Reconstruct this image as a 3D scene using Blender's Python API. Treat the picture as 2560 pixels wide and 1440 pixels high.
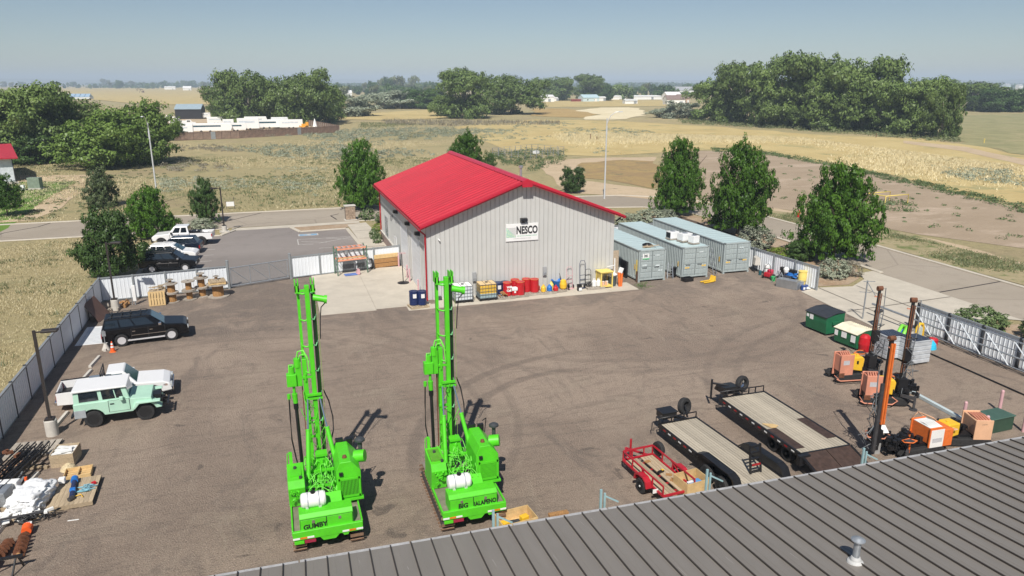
import bpy, bmesh, math, random
import numpy as np
from mathutils import Vector, Matrix, Euler
R = math.radians
for o in list(bpy.data.objects): bpy.data.objects.remove(o)
SC = bpy.context.scene
COL = SC.collection

# ------------------------------------------------------------------ camera
cd = bpy.data.cameras.new('camera'); cam = bpy.data.objects.new('camera', cd); COL.objects.link(cam)
cam.location = (0, 0, 16.5)
cam.rotation_euler = (R(90 - 15.66), 0, R(-17.93))
cd.sensor_width = 36.0; cd.lens = 36.0 * 1830 / 2560
cd.clip_start = 0.3; cd.clip_end = 20000
SC.camera = cam

# ------------------------------------------------------------------ daylight
SUN_EL, SHADOW_AZ = 49.5, 24.0          # shadows fall 24 deg east of +Y
w = bpy.data.worlds.new('World'); SC.world = w; w.use_nodes = True
nt = w.node_tree; nt.nodes.clear()
sky = nt.nodes.new('ShaderNodeTexSky'); sky.sky_type = 'NISHITA'; sky.sun_disc = False
sky.sun_elevation = R(SUN_EL); sky.sun_rotation = R(180 + SHADOW_AZ)
sky.altitude = 1500; sky.air_density = 1.0; sky.dust_density = 1.2; sky.ozone_density = 1.2
hs = nt.nodes.new('ShaderNodeHueSaturation'); hs.inputs['Saturation'].default_value = 0.98
bg = nt.nodes.new('ShaderNodeBackground'); bg.inputs['Strength'].default_value = 0.068
wo = nt.nodes.new('ShaderNodeOutputWorld')
nt.links.new(sky.outputs[0], hs.inputs['Color']); nt.links.new(hs.outputs[0], bg.inputs[0]); nt.links.new(bg.outputs[0], wo.inputs[0])
sl = bpy.data.lights.new('sun', 'SUN'); sl.energy = 5.0; sl.angle = R(0.5); sl.color = (1, .95, .87)
so = bpy.data.objects.new('sun', sl); COL.objects.link(so)
az = R(SHADOW_AZ); el = R(SUN_EL)
so.rotation_euler = Vector((math.sin(az) * math.cos(el), math.cos(az) * math.cos(el), -math.sin(el))).to_track_quat('-Z', 'Y').to_euler()
vs = SC.view_settings; vs.view_transform = 'Standard'; vs.look = 'None'; vs.exposure = 0.1; vs.gamma = 1; vs.use_curve_mapping = False
try:
    SC.cycles.volume_bounces = 0; SC.cycles.max_bounces = 6; SC.cycles.transparent_max_bounces = 8
except Exception: pass

# ------------------------------------------------------------------ helpers
def tag(o, label=None, cat=None, group=None, kind=None):
    if label: o['label'] = label
    if cat: o['category'] = cat
    if group: o['group'] = group
    if kind: o['kind'] = kind
    return o
def thing(name, label, cat, loc=(0, 0, 0), rz=0, group=None):
    o = bpy.data.objects.new(name, None); COL.objects.link(o); o.empty_display_size = .2
    o.location = loc if len(loc) == 3 else (loc[0], loc[1], 0); o.rotation_euler = (0, 0, rz)
    return tag(o, label, cat, group)
def copy_tree(o, loc=None, rz=None, label=None, parent=None, group=None):
    c = o.copy(); COL.objects.link(c)
    if parent: c.parent = parent
    if loc is not None: c.location = loc if len(loc) == 3 else (loc[0], loc[1], 0)
    if rz is not None: c.rotation_euler = (0, 0, rz)
    if label: c['label'] = label
    if group: c['group'] = group
    for ch in list(KIDS.get(o.name, [])):
        copy_tree(ch, parent=c)
    if parent: KIDS.setdefault(parent.name, []).append(c)
    return c
KIDS = {}

class MB:
    """collects shapes, links them as one mesh object"""
    def __init__(s): s.v = []; s.f = []; s.sm = []; s.mi = []; s.M = None; s.m = 0
    def add(s, vs, fs, smooth=False):
        n = len(s.v)
        if s.M is not None: vs = [tuple(s.M @ Vector(p)) for p in vs]
        s.v += [tuple(p) for p in vs]
        for f in fs: s.f.append([i + n for i in f]); s.sm.append(smooth); s.mi.append(s.m)
        return s
    def box(s, x0, x1, y0, y1, z0, z1):
        v = [(x0, y0, z0), (x1, y0, z0), (x1, y1, z0), (x0, y1, z0), (x0, y0, z1), (x1, y0, z1), (x1, y1, z1), (x0, y1, z1)]
        return s.add(v, [(0, 3, 2, 1), (4, 5, 6, 7), (0, 1, 5, 4), (1, 2, 6, 5), (2, 3, 7, 6), (3, 0, 4, 7)])
    def cbox(s, c, d, rz=0, rx=0, ry=0):
        old = s.M; L = Matrix.Translation(c) @ Euler((rx, ry, rz)).to_matrix().to_4x4()
        s.M = L if old is None else old @ L
        s.box(-d[0] / 2, d[0] / 2, -d[1] / 2, d[1] / 2, -d[2] / 2, d[2] / 2); s.M = old; return s
    def bar(s, a, b, w=.05, h=None):
        h = h or w; a = Vector(a); b = Vector(b); d = (b - a); l = d.length
        q = d.to_track_quat('X', 'Z').to_matrix().to_4x4(); old = s.M
        L = Matrix.Translation(a) @ q; s.M = L if old is None else old @ L
        s.box(0, l, -w / 2, w / 2, -h / 2, h / 2); s.M = old; return s
    def cyl(s, a, b, r0, r1=None, n=12, caps=True):
        r1 = r0 if r1 is None else r1; a = Vector(a); b = Vector(b); q = (b - a).to_track_quat('Z', 'X').to_matrix()
        v = []
        for c, r in ((a, r0), (b, r1)):
            for i in range(n):
                t = 2 * math.pi * i / n; v.append(c + q @ Vector((r * math.cos(t), r * math.sin(t), 0)))
        s.add(v, [(i, (i + 1) % n, n + (i + 1) % n, n + i) for i in range(n)], True)
        if caps: s.add(v, [tuple(range(n - 1, -1, -1)), tuple(range(n, 2 * n))])
        return s
    def tube(s, pts, r, n=6, closed=False):
        P = [Vector(p) for p in pts]; v = []; k = len(P)
        for i, p in enumerate(P):
            d = (P[(i + 1) % k] - P[i - 1]) if closed else (P[min(i + 1, k - 1)] - P[max(i - 1, 0)])
            if d.length < 1e-6: d = Vector((0, 0, 1))
            q = d.to_track_quat('Z', 'X').to_matrix()
            rr = r[i] if isinstance(r, (list, tuple)) else r
            for j in range(n):
                t = 2 * math.pi * j / n; v.append(p + q @ Vector((rr * math.cos(t), rr * math.sin(t), 0)))
        f = [(i * n + j, i * n + (j + 1) % n, (i + 1) * n + (j + 1) % n, (i + 1) * n + j) for i in range(k - 1) for j in range(n)]
        s.add(v, f, True)
        if not closed: s.add(v, [tuple(range(n - 1, -1, -1)), tuple(range((k - 1) * n, k * n))])
        return s
    def lathe(s, prof, n=20, o=(0, 0, 0)):
        v = []
        for r, z in prof:
            for i in range(n):
                t = 2 * math.pi * i / n; v.append((o[0] + r * math.cos(t), o[1] + r * math.sin(t), o[2] + z))
        for k in range(len(prof) - 1):
            s.add(v[k * n:(k + 2) * n], [(i, (i + 1) % n, n + (i + 1) % n, n + i) for i in range(n)], True)
        if prof[0][0] > 1e-4: s.add(v[:n], [tuple(range(n - 1, -1, -1))])
        if prof[-1][0] > 1e-4: s.add(v[-n:], [tuple(range(n))])
        return s
    def prism(s, poly, a, b, axis='y'):
        """poly of (u,w) extruded a..b; axis y: (u,y,w); axis x: (x,u,w); axis z: (u,w,z)"""
        n = len(poly)
        def P(u, w_, t): return (u, t, w_) if axis == 'y' else ((t, u, w_) if axis == 'x' else (u, w_, t))
        v = [P(u, w_, a) for u, w_ in poly] + [P(u, w_, b) for u, w_ in poly]
        return s.add(v, [tuple(range(n)), tuple(range(2 * n - 1, n - 1, -1))] + [(i, n + i, n + (i + 1) % n, (i + 1) % n) for i in range(n)])
    def quad(s, a, b, c, d): return s.add([a, b, c, d], [(0, 1, 2, 3)])
    def mesh(s, name, mats):
        me = bpy.data.meshes.new(name); me.from_pydata(s.v, [], s.f)
        for m in (mats if isinstance(mats, (list, tuple)) else [mats]): me.materials.append(m)
        me.polygons.foreach_set('use_smooth', s.sm); me.polygons.foreach_set('material_index', s.mi)
        if any(s.sm) and not all(s.sm): pass
        me.update(); return me
    def fixn(s, me):
        bm = bmesh.new(); bm.from_mesh(me); bmesh.ops.recalc_face_normals(bm, faces=bm.faces); bm.to_mesh(me); bm.free()
    def build(s, name, mat, parent=None, loc=(0, 0, 0), rot=(0, 0, 0), bevel=0, seg=2, label=None, fix=True):
        me = s.mesh(name, mat)
        if fix: s.fixn(me)
        return link(name, me, parent, loc, rot, bevel, seg, label)
def link(name, me, parent=None, loc=(0, 0, 0), rot=(0, 0, 0), bevel=0, seg=2, label=None):
    o = bpy.data.objects.new(name, me); COL.objects.link(o); o.location = loc; o.rotation_euler = rot
    if parent:
        o.parent = parent; KIDS.setdefault(parent.name, []).append(o)
    if bevel:
        b = o.modifiers.new('bevel', 'BEVEL'); b.width = bevel; b.segments = seg; b.limit_method = 'ANGLE'; b.angle_limit = R(35)
    if label: o['label'] = label
    return o
def B(*a): return MB().box(*a)
def dup(src, parent, loc, rot=None, scale=None, label=None):
    c = src.copy(); COL.objects.link(c); c.parent = parent; c.location = loc
    if rot is not None: c.rotation_euler = rot
    if scale is not None: c.scale = scale
    if label: c['label'] = label
    KIDS.setdefault(parent.name, []).append(c); return c

# ------------------------------------------------------------------ materials
MATS = {}
def M(name, col, rough=.6, metal=0, var=.18, scale=2.0, dirt=0, dirtcol=(.12, .09, .07), bump=0, bscale=30, col2=None, stretch=None, spec=.5, detail=5, ovar=0):
    if name in MATS: return MATS[name]
    m = bpy.data.materials.new(name); m.use_nodes = True; n = m.node_tree; b = n.nodes['Principled BSDF']
    b.inputs['Roughness'].default_value = rough; b.inputs['Metallic'].default_value = metal
    b.inputs['Specular IOR Level'].default_value = spec
    tc = n.nodes.new('ShaderNodeTexCoord'); src = tc.outputs['Object']
    if stretch:
        mp = n.nodes.new('ShaderNodeMapping'); mp.inputs['Scale'].default_value = stretch; n.links.new(src, mp.inputs[0]); src = mp.outputs[0]
    nz = n.nodes.new('ShaderNodeTexNoise'); nz.inputs['Scale'].default_value = scale; nz.inputs['Detail'].default_value = detail; nz.inputs['Roughness'].default_value = .65
    n.links.new(src, nz.inputs['Vector'])
    mr = n.nodes.new('ShaderNodeMapRange'); mr.inputs['From Min'].default_value = .3; mr.inputs['From Max'].default_value = .7
    n.links.new(nz.outputs['Fac'], mr.inputs['Value'])
    mx = n.nodes.new('ShaderNodeMix'); mx.data_type = 'RGBA'
    c2 = col2 or tuple(min(1, c * (1 + var)) for c in col); c1 = col if col2 else tuple(c * (1 - var) for c in col)
    mx.inputs['A'].default_value = (*c1, 1); mx.inputs['B'].default_value = (*c2, 1)
    n.links.new(mr.outputs[0], mx.inputs['Factor']); out = mx.outputs['Result']
    if dirt:
        n2 = n.nodes.new('ShaderNodeTexNoise'); n2.inputs['Scale'].default_value = scale * 3.1; n2.inputs['Detail'].default_value = 8; n2.inputs['Roughness'].default_value = .75
        n.links.new(tc.outputs['Object'], n2.inputs['Vector'])
        m2 = n.nodes.new('ShaderNodeMapRange'); m2.inputs['From Min'].default_value = .5; m2.inputs['From Max'].default_value = .75; m2.inputs['To Max'].default_value = dirt
        n.links.new(n2.outputs['Fac'], m2.inputs['Value'])
        mz = n.nodes.new('ShaderNodeMix'); mz.data_type = 'RGBA'; n.links.new(m2.outputs[0], mz.inputs['Factor'])
        n.links.new(out, mz.inputs['A']); mz.inputs['B'].default_value = (*dirtcol, 1); out = mz.outputs['Result']
    if ovar:
        oi = n.nodes.new('ShaderNodeObjectInfo'); hv = n.nodes.new('ShaderNodeHueSaturation'); r2 = n.nodes.new('ShaderNodeMapRange'); r2.inputs['To Min'].default_value = 1 - ovar; r2.inputs['To Max'].default_value = 1 + ovar
        n.links.new(oi.outputs['Random'], r2.inputs['Value']); n.links.new(r2.outputs[0], hv.inputs['Value']); n.links.new(out, hv.inputs['Color']); out = hv.outputs[0]
    n.links.new(out, b.inputs['Base Color'])
    if bump:
        n3 = n.nodes.new('ShaderNodeTexNoise'); n3.inputs['Scale'].default_value = bscale; n3.inputs['Detail'].default_value = 4; n.links.new(src, n3.inputs['Vector'])
        bp = n.nodes.new('ShaderNodeBump'); bp.inputs['Strength'].default_value = bump; bp.inputs['Distance'].default_value = .02
        n.links.new(n3.outputs['Fac'], bp.inputs['Height']); n.links.new(bp.outputs[0], b.inputs['Normal'])
    MATS[name] = m; return m

class NT:
    """small node writer for the ground materials"""
    def __init__(s, name, rough=.9):
        s.m = bpy.data.materials.new(name); s.m.use_nodes = True; s.n = s.m.node_tree; s.b = s.n.nodes['Principled BSDF']
        s.b.inputs['Roughness'].default_value = rough; s.b.inputs['Specular IOR Level'].default_value = .25
        s.tc = s.n.nodes.new('ShaderNodeTexCoord').outputs['Object']
    def noise(s, scale, detail=6, rough=.65, dist=0, stretch=None, lo=.35, hi=.65, off=None):
        v = s.tc
        if stretch or off:
            mp = s.n.nodes.new('ShaderNodeMapping')
            if stretch: mp.inputs['Scale'].default_value = stretch
            if off: mp.inputs['Location'].default_value = off
            s.n.links.new(v, mp.inputs[0]); v = mp.outputs[0]
        k = s.n.nodes.new('ShaderNodeTexNoise'); k.inputs['Scale'].default_value = scale; k.inputs['Detail'].default_value = detail
        k.inputs['Roughness'].default_value = rough; k.inputs['Distortion'].default_value = dist; s.n.links.new(v, k.inputs['Vector'])
        return s.range(k.outputs['Fac'], lo, hi)
    def voro(s, scale, lo=0, hi=.5, off=None):
        k = s.n.nodes.new('ShaderNodeTexVoronoi'); k.inputs['Scale'].default_value = scale; s.n.links.new(s.tc, k.inputs['Vector'])
        return s.range(k.outputs['Distance'], lo, hi), k.outputs['Color']
    def range(s, x, lo, hi, a=0., b=1., smooth=True):
        r = s.n.nodes.new('ShaderNodeMapRange'); r.inputs['From Min'].default_value = lo; r.inputs['From Max'].default_value = hi
        r.inputs['To Min'].default_value = a; r.inputs['To Max'].default_value = b
        if smooth: r.interpolation_type = 'SMOOTHSTEP'
        s.n.links.new(x, r.inputs['Value']); return r.outputs[0]
    def math(s, op, a, b=None):
        k = s.n.nodes.new('ShaderNodeMath'); k.operation = op
        for i, x in enumerate((a, b)):
            if x is None: continue
            if isinstance(x, (int, float)): k.inputs[i].default_value = x
            else: s.n.links.new(x, k.inputs[i])
        return k.outputs[0]
    def mix(s, f, a, b, mode='MIX'):
        k = s.n.nodes.new('ShaderNodeMix'); k.data_type = 'RGBA'; k.blend_type = mode
        if isinstance(f, (int, float)): k.inputs['Factor'].default_value = f
        else: s.n.links.new(f, k.inputs['Factor'])
        for nm, x in (('A', a), ('B', b)):
            if isinstance(x, tuple): k.inputs[nm].default_value = (*x, 1)
            else: s.n.links.new(x, k.inputs[nm])
        return k.outputs['Result']
    def ring(s, cx, cy, r, w_):
        k = s.n.nodes.new('ShaderNodeVectorMath'); k.operation = 'DISTANCE'; s.n.links.new(s.tc, k.inputs[0]); k.inputs[1].default_value = (cx, cy, 0)
        d = s.math('ABSOLUTE', s.math('SUBTRACT', k.outputs['Value'], r))
        return s.range(d, w_, w_ * .4)
    def sep(s):
        k = s.n.nodes.new('ShaderNodeSeparateXYZ'); s.n.links.new(s.tc, k.inputs[0]); return k.outputs
    def out(s, col, bump=None, strength=.4, dist=.03):
        s.n.links.new(col, s.b.inputs['Base Color'])
        if bump is not None:
            bp = s.n.nodes.new('ShaderNodeBump'); bp.inputs['Strength'].default_value = strength; bp.inputs['Distance'].default_value = dist
            s.n.links.new(bump, bp.inputs['Height']); s.n.links.new(bp.outputs[0], s.b.inputs['Normal'])
        return s.m
GREEN = M('rig_green', (.09, .58, .018), .42, var=.08, dirt=.3, dirtcol=(.06, .3, .02))
BLACK = M('black_paint', (.012, .012, .014), .38, var=.3, dirt=.15, dirtcol=(.1, .09, .08))
RUBBER = M('rubber', (.02, .02, .021), .85, var=.3, scale=8, dirt=.3, dirtcol=(.12, .1, .09))
GLASS = M('dark_glass', (.012, .018, .024), .06, var=.2, spec=.9)
GLASSB = M('blue_glass', (.03, .08, .11), .06, var=.2, spec=.9)
CHROME = M('chrome', (.75, .76, .78), .18, 1, var=.08)
STEEL = M('galvanised_steel', (.42, .45, .48), .42, .6, var=.2, scale=6)
DSTEEL = M('dark_steel', (.07, .07, .075), .5, .3, var=.3, scale=6, dirt=.3)
RUST = M('rust', (.16, .06, .028), .85, var=.4, scale=9, dirt=.4, dirtcol=(.05, .03, .02))
WHITE = M('white_paint', (.8, .8, .79), .35, var=.03)
WPLAST = M('white_plastic', (.8, .8, .78), .5, var=.05)
WOOD = M('weathered_wood', (.42, .33, .22), .8, var=.25, scale=3, stretch=(8, 1, 8), dirt=.25, dirtcol=(.16, .12, .08), ovar=.16)
DECKW = M('deck_plank_wood', (.43, .38, .3), .8, var=.22, scale=3, stretch=(10, .8, 10), dirt=.3, dirtcol=(.2, .17, .13), ovar=.14)
GREYW = M('grey_wood', (.36, .32, .27), .85, var=.3, scale=3, stretch=(2, 2, 2), dirt=.3, ovar=.2)
NEWW = M('fresh_pine', (.6, .42, .2), .7, var=.2, scale=3, dirt=.1)
BROWNW = M('reel_wood', (.36, .19, .07), .75, var=.35, scale=6, stretch=(3, 3, .6), dirt=.3)
CONC = M('concrete', (.52, .47, .39), .85, var=.1, scale=.7, dirt=.2, dirtcol=(.36, .31, .25), bump=.1)
CONCP = M('pale_concrete', (.55, .52, .47), .85, var=.12, scale=3, dirt=.2, dirtcol=(.35, .32, .28))
RED = M('red_paint', (.42, .012, .025), .4, var=.12, dirt=.15)
REDD = M('drum_red', (.5, .012, .02), .35, var=.1, dirt=.1)
ORANGE = M('orange_paint', (.75, .17, .03), .5, var=.15, scale=4, dirt=.35, dirtcol=(.3, .1, .04))
FADED = M('faded_orange', (.62, .26, .17), .6, var=.12, scale=3, dirt=.25, dirtcol=(.4, .18, .12))
PEACH = M('peach_paint', (.7, .42, .26), .6, var=.08, scale=3, dirt=.12, dirtcol=(.5, .25, .12))
YELLOW = M('yellow_paint', (.8, .48, .03), .45, var=.08, dirt=.15)
PYELLOW = M('pale_yellow', (.8, .62, .16), .5, var=.06)
BLUE = M('blue_plastic', (.02, .16, .5), .45, var=.1)
NAVY = M('navy_drum', (.012, .025, .1), .35, var=.15)
CYAN = M('bright_cyan', (.03, .5, .75), .45)
LIME = M('lime_plastic', (.2, .62, .06), .45)
PINK = M('faded_pink', (.6, .36, .38), .6, var=.1)
TEAL = M('teal_steel', (.3, .45, .47), .5, var=.1)
PANELW = M('white_fence_metal', (.74, .77, .8), .5, var=.03, scale=.8)
FGREY = M('fence_grey_trim', (.28, .3, .31), .5, .2, var=.12)
FDARK = M('fence_dark_post', (.03, .035, .045), .5, var=.2)
LAMPB = M('bronze_paint', (.035, .028, .025), .5, var=.2)

def text(txt, size, mat, parent, loc, rot, extrude=.004, bold=0., name='lettering', squeeze=1, align='CENTER'):
    c = bpy.data.curves.new('t', 'FONT'); c.body = txt; c.size = size; c.extrude = extrude; c.offset = bold; c.align_x = align; c.align_y = 'CENTER'; c.resolution_u = 3
    o = bpy.data.objects.new('t', c); COL.objects.link(o); bpy.context.view_layer.update()
    dg = bpy.context.evaluated_depsgraph_get(); me = bpy.data.meshes.new_from_object(o.evaluated_get(dg)); me.name = name
    bpy.data.objects.remove(o); me.materials.clear(); me.materials.append(mat)
    r = link(name, me, parent, loc, rot); r.scale = (squeeze, 1, 1); return r

# ------------------------------------------------------------------ ground materials
def mat_drygrass():
    k = NT('dry_grassland', .95)
    c = k.mix(k.noise(.012, 4, dist=.6), (.5, .415, .225), (.4, .35, .18))
    c = k.mix(k.math('MULTIPLY', k.noise(.05, 5, lo=.5, hi=.68, off=(30, 0, 0)), .6), c, (.37, .28, .19))
    c = k.mix(k.math('MULTIPLY', k.noise(.16, 6, lo=.52, hi=.66), .75), c, (.29, .285, .145))
    c = k.mix(k.math('MULTIPLY', k.noise(.9, 8, .75, lo=.48, hi=.66, stretch=(1, 1.6, 1)), .6), c, (.22, .19, .11))
    c = k.mix(k.math('MULTIPLY', k.noise(2.6, 8, .8, dist=1.2, lo=.5, hi=.62), .6), c, (.58, .48, .26))
    n = k.noise(5, 8, .8, lo=.3, hi=.7)
    c = k.mix(k.math('MULTIPLY', n, .4), c, (.2, .16, .09))
    return k.out(c, n, .6, .15)
def mat_simple(name, a, b, s=.15, fine=3., c3=None, c3s=.4, rough=.95, bump=.5, dist=.05, lo3=.52, stretch=None):
    k = NT(name, rough)
    c = k.mix(k.noise(s, 6, .7, dist=.4, stretch=stretch), a, b)
    if c3: c = k.mix(k.noise(c3s, 7, .75, lo=lo3, hi=lo3 + .12, off=(7, 3, 0), stretch=stretch), c, c3)
    n = k.noise(fine, 8, .8, lo=.3, hi=.7)
    c = k.mix(k.math('MULTIPLY', n, .35), c, tuple(x * .55 for x in a))
    return k.out(c, n, bump, dist)
def mat_gravel():
    k = NT('yard_gravel', .95)
    c = k.mix(k.noise(.09, 6, .6, dist=.8), (.305, .228, .176), (.455, .348, .268))
    c = k.mix(k.math('MULTIPLY', k.noise(.24, 7, .7, dist=1.5, lo=.5, hi=.68, stretch=(1.6, .7, 1), off=(4, 9, 0)), .7), c, (.17, .135, .115))
    c = k.mix(k.math('MULTIPLY', k.noise(.2, 5, .7, dist=1., lo=.55, hi=.68, off=(40, 20, 0)), .6), c, (.43, .345, .26))
    c = k.mix(k.math('MULTIPLY', k.noise(.55, 7, .7, dist=2.2, lo=.5, hi=.62, stretch=(.35, 1.8, 1), off=(3, 8, 0)), .45), c, (.15, .12, .1))
    c = k.mix(k.math('MULTIPLY', k.noise(.4, 7, .7, dist=2.5, lo=.52, hi=.66, stretch=(1.5, .3, 1), off=(31, 8, 0)), .4), c, (.46, .37, .285))
    # dark compacted band of wet grit along the concrete
    y = k.sep()[1]
    band = k.math('MULTIPLY', k.range(y, 48.0, 52.0), k.noise(.35, 6, .7, dist=1, lo=.3, hi=.6, off=(2, 2, 0)))
    c = k.mix(k.math('MULTIPLY', band, .75), c, (.125, .105, .095))
    # tyre tracks left by turning vehicles
    wob = k.noise(1.1, 5, .7, lo=.25, hi=.5, off=(11, 0, 0))
    for cx, cy, r, w_ in ((17.4, 27.75, 12.64, .42), (15.4, 30.13, 7.58, .4), (24., 55., 17.5, .4), (24., 55., 19.3, .4), (37., 26., 14.5, .35), (37., 26., 16.2, .35), (-4, 36, 13.5, .3), (-4, 36, 15.2, .3)):
        st = .62 if cx in (17.4, 15.4) else .34
        if cx in (17.4, 15.4): wb2 = k.math('MULTIPLY', wob, k.math('MULTIPLY', k.range(y, 27., 30.), k.range(k.sep()[0], 18.5, 15.)))
        c = k.mix(k.math('MULTIPLY', k.math('MULTIPLY', k.ring(cx, cy, r, w_), wb2 if cx in (17.4, 15.4) else wob), st), c, (.15, .115, .095))
    c = k.mix(k.math('MULTIPLY', k.noise(.8, 3, .5, dist=.5, lo=.68, hi=.74, off=(60, 7, 0)), .75), c, (.07, .055, .05))
    c = k.mix(k.math('MULTIPLY', k.noise(3.2, 6, .8, lo=.5, hi=.66, off=(8, 1, 0)), .38), c, (.13, .1, .085))
    c = k.mix(k.math('MULTIPLY', k.noise(4.5, 6, .8, lo=.52, hi=.66, off=(18, 1, 0)), .35), c, (.5, .4, .32))
    c = k.mix(.30, c, k.mix(k.noise(22, 3, .8, lo=.35, hi=.65), (.13, .1, .08), (.66, .55, .45)), 'MIX')
    c = k.mix(k.math('MULTIPLY', k.noise(9, 4, .8, lo=.6, hi=.68), .55), c, (.58, .5, .42))
    c = k.mix(k.math('MULTIPLY', k.noise(7, 4, .8, lo=.58, hi=.66, off=(5, 5, 0)), .5), c, (.1, .078, .062))
    n = k.noise(12, 6, .8, lo=.3, hi=.7)
    return k.out(c, n, .9, .05)
def mat_road(name, a, b, cracks=True):
    k = NT(name, .85)
    c = k.mix(k.noise(.08, 5, .6, stretch=(.4, 1, 1)), a, b)
    c = k.mix(k.math('MULTIPLY', k.noise(.5, 6, .7, lo=.5, hi=.7), .35), c, tuple(x * .72 for x in a))
    if cracks:
        v = k.n.nodes.new('ShaderNodeTexVoronoi'); v.feature = 'DISTANCE_TO_EDGE'; v.inputs['Scale'].default_value = .085
        k.n.links.new(k.tc, v.inputs['Vector'])
        c = k.mix(k.math('MULTIPLY', k.range(v.outputs['Distance'], .01, .003), .22), c, (.07, .06, .055))
    n = k.noise(14, 4, .8, lo=.3, hi=.7); c = k.mix(k.math('MULTIPLY', n, .16), c, (.1, .09, .08))
    return k.out(c, n, .25, .01)
def mat_stones():
    k = NT('landscape_stones', .9)
    p, pc = k.voro(5.5, .05, .4)
    c = k.mix(k.noise(3, 4, .7), (.44, .28, .17), (.6, .45, .3))
    c = k.mix(k.math('MULTIPLY', p, .6), c, (.2, .14, .09)); c = k.mix(k.math('MULTIPLY', k.noise(.4, 4), .4), c, (.5, .42, .33))
    return k.out(c, p, -1., .08)
MG = dict(
    grass=mat_drygrass(), gravel=mat_gravel(), stones=mat_stones(),
    lot=mat_road('car_park_asphalt', (.225, .2, .185), (.29, .258, .24), False),
    road=mat_road('street_asphalt', (.34, .29, .23), (.4, .345, .28)),
    lawn=mat_simple('green_lawn', (.11, .22, .03), (.17, .27, .05), .2, 6),
    sand=mat_simple('sandy_track', (.52, .4, .265), (.6, .47, .32), .12, 4, (.36, .31, .17), .5, lo3=.56),
    bare=mat_simple('bare_earth', (.37, .285, .2), (.43, .335, .24), .06, 3, (.52, .41, .31), .045, stretch=(1, 2.2, 1), lo3=.5),
    rusty=mat_simple('rusty_grass', (.33, .23, .12), (.42, .3, .13), .15, 1.5, (.24, .2, .11), .3),
    gold=mat_simple('golden_grass', (.52, .4, .18), (.6, .48, .23), .05, 1.2, (.36, .33, .16), .08),
    stub=mat_simple('stubble', (.72, .62, .4), (.82, .72, .5), .06, .5),
    brown=mat_simple('cut_field', (.42, .29, .12), (.5, .36, .16), .06, .5),
    sparse=mat_simple('sparse_verge', (.35, .3, .17), (.44, .36, .22), .25, 3, (.15, .19, .06), .5, lo3=.5),
    olive=mat_simple('olive_grass', (.27, .26, .13), (.36, .33, .17), .12, 2, (.42, .35, .2), .1),
)
def poly_obj(name, pts, z, mat, kind='structure', jitter=0, seed=0, step=6., parent=None, thick=0):
    rnd = random.Random(seed); P = []
    n = len(pts)
    for i in range(n):
        a, b = Vector(pts[i]), Vector(pts[(i + 1) % n]); k = max(1, int((b - a).length / step)) if jitter else 1
        k = min(k, 60)
        for j in range(k):
            p = a.lerp(b, j / k)
            if jitter: p = p + Vector((rnd.uniform(-1, 1), rnd.uniform(-1, 1))) * jitter
            P.append((p.x, p.y))
    bm = bmesh.new(); vs_ = [bm.verts.new((x, y, 0)) for x, y in P]; f = bm.faces.new(vs_); f.normal_update()
    if f.normal.z < 0: f.normal_flip()
    if thick:
        r = bmesh.ops.extrude_face_region(bm, geom=[f]); top = [v for v in r['geom'] if isinstance(v, bmesh.types.BMVert)]
        bmesh.ops.translate(bm, verts=top, vec=(0, 0, thick)); bmesh.ops.recalc_face_normals(bm, faces=bm.faces)
    bmesh.ops.triangulate(bm, faces=[f for f in bm.faces if len(f.verts) > 4])
    me = bpy.data.meshes.new(name); bm.to_mesh(me); bm.free(); me.materials.append(mat)
    o = link(name, me, parent, (0, 0, z))
    if parent is None: o['kind'] = kind
    return o
poly_obj('ground', [(-9000, -3000), (9000, -3000), (9000, 9000), (-9000, 9000)], -.02, MG['grass'])

# yard, car park, street
poly_obj('gravel_yard', [(-13.7, 4), (42.2, 4), (41.5, 36.8), (41.9, 47.6), (41.2, 57), (41, 69.5), (12, 69.5), (10.6, 66.9), (.7, 64.8), (-4.3, 63.1), (-13.7, 62.1)], .0, MG['gravel'])
poly_obj('car_park', [(-12.2, 62.5), (-4.3, 63.2), (.7, 64.9), (8.2, 66.6), (8.0, 78), (7.5, 86.5), (2.2, 86.0), (1.2, 89.3), (-4.8, 89.3), (-6.2, 86.5), (-12.2, 86.5)], .004, MG['lot'])
street = [(-400, 101.6), (42, 101.6), (50, 100.3), (56, 96), (59, 89), (59.4, 80), (59.6, 60), (58.8, 42), (58.4, 20), (58, -30)]
inner = [(48.9, -30), (49.6, 20), (50.4, 38), (51.2, 50), (52, 60), (52.6, 74), (51.6, 84), (48, 89.5), (41, 91.2), (-400, 90.6)]
poly_obj('street', street + inner, .004, MG['road'])
def kerb(name, pts, wdt=.42, h=.12):
    m = MB()
    for a, b in zip(pts[:-1], pts[1:]):
        m.bar((a[0], a[1], h / 2 - .01), (b[0], b[1], h / 2 - .01), wdt, h)
    o = m.build(name, CONC, bevel=.03, seg=1); o['kind'] = 'structure'; return o
kerb('street_kerb', street)
kerb('inner_kerb', [(49.6, 20), (50.4, 36)]); kerb('inner_kerb', [(51.3, 50.5), (52, 60), (52.6, 74), (51.6, 84), (48, 89.5), (41, 91.2), (9.5, 91)])
kerb('inner_kerb', [(-5.6, 90.6), (-60, 90.6)])
kerb('car_park_kerb', [(8.2, 67), (8.0, 78), (7.6, 86.5), (2.3, 86.1), (1.3, 89.4)]); kerb('car_park_kerb', [(-4.9, 89.4), (-6.3, 86.6), (-12.3, 86.6), (-12.3, 63.2)])
poly_obj('drainage_pan', [(-5.2, 89.3), (1.6, 89.3), (9.5, 89.9), (9.5, 91.2), (-5.2, 90.8)], .008, CONC)
poly_obj('planter_stones', [(2.4, 86.4), (7.3, 86.7), (9.2, 89.6), (1.7, 89.2)], .03, MG['stones'])
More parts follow.
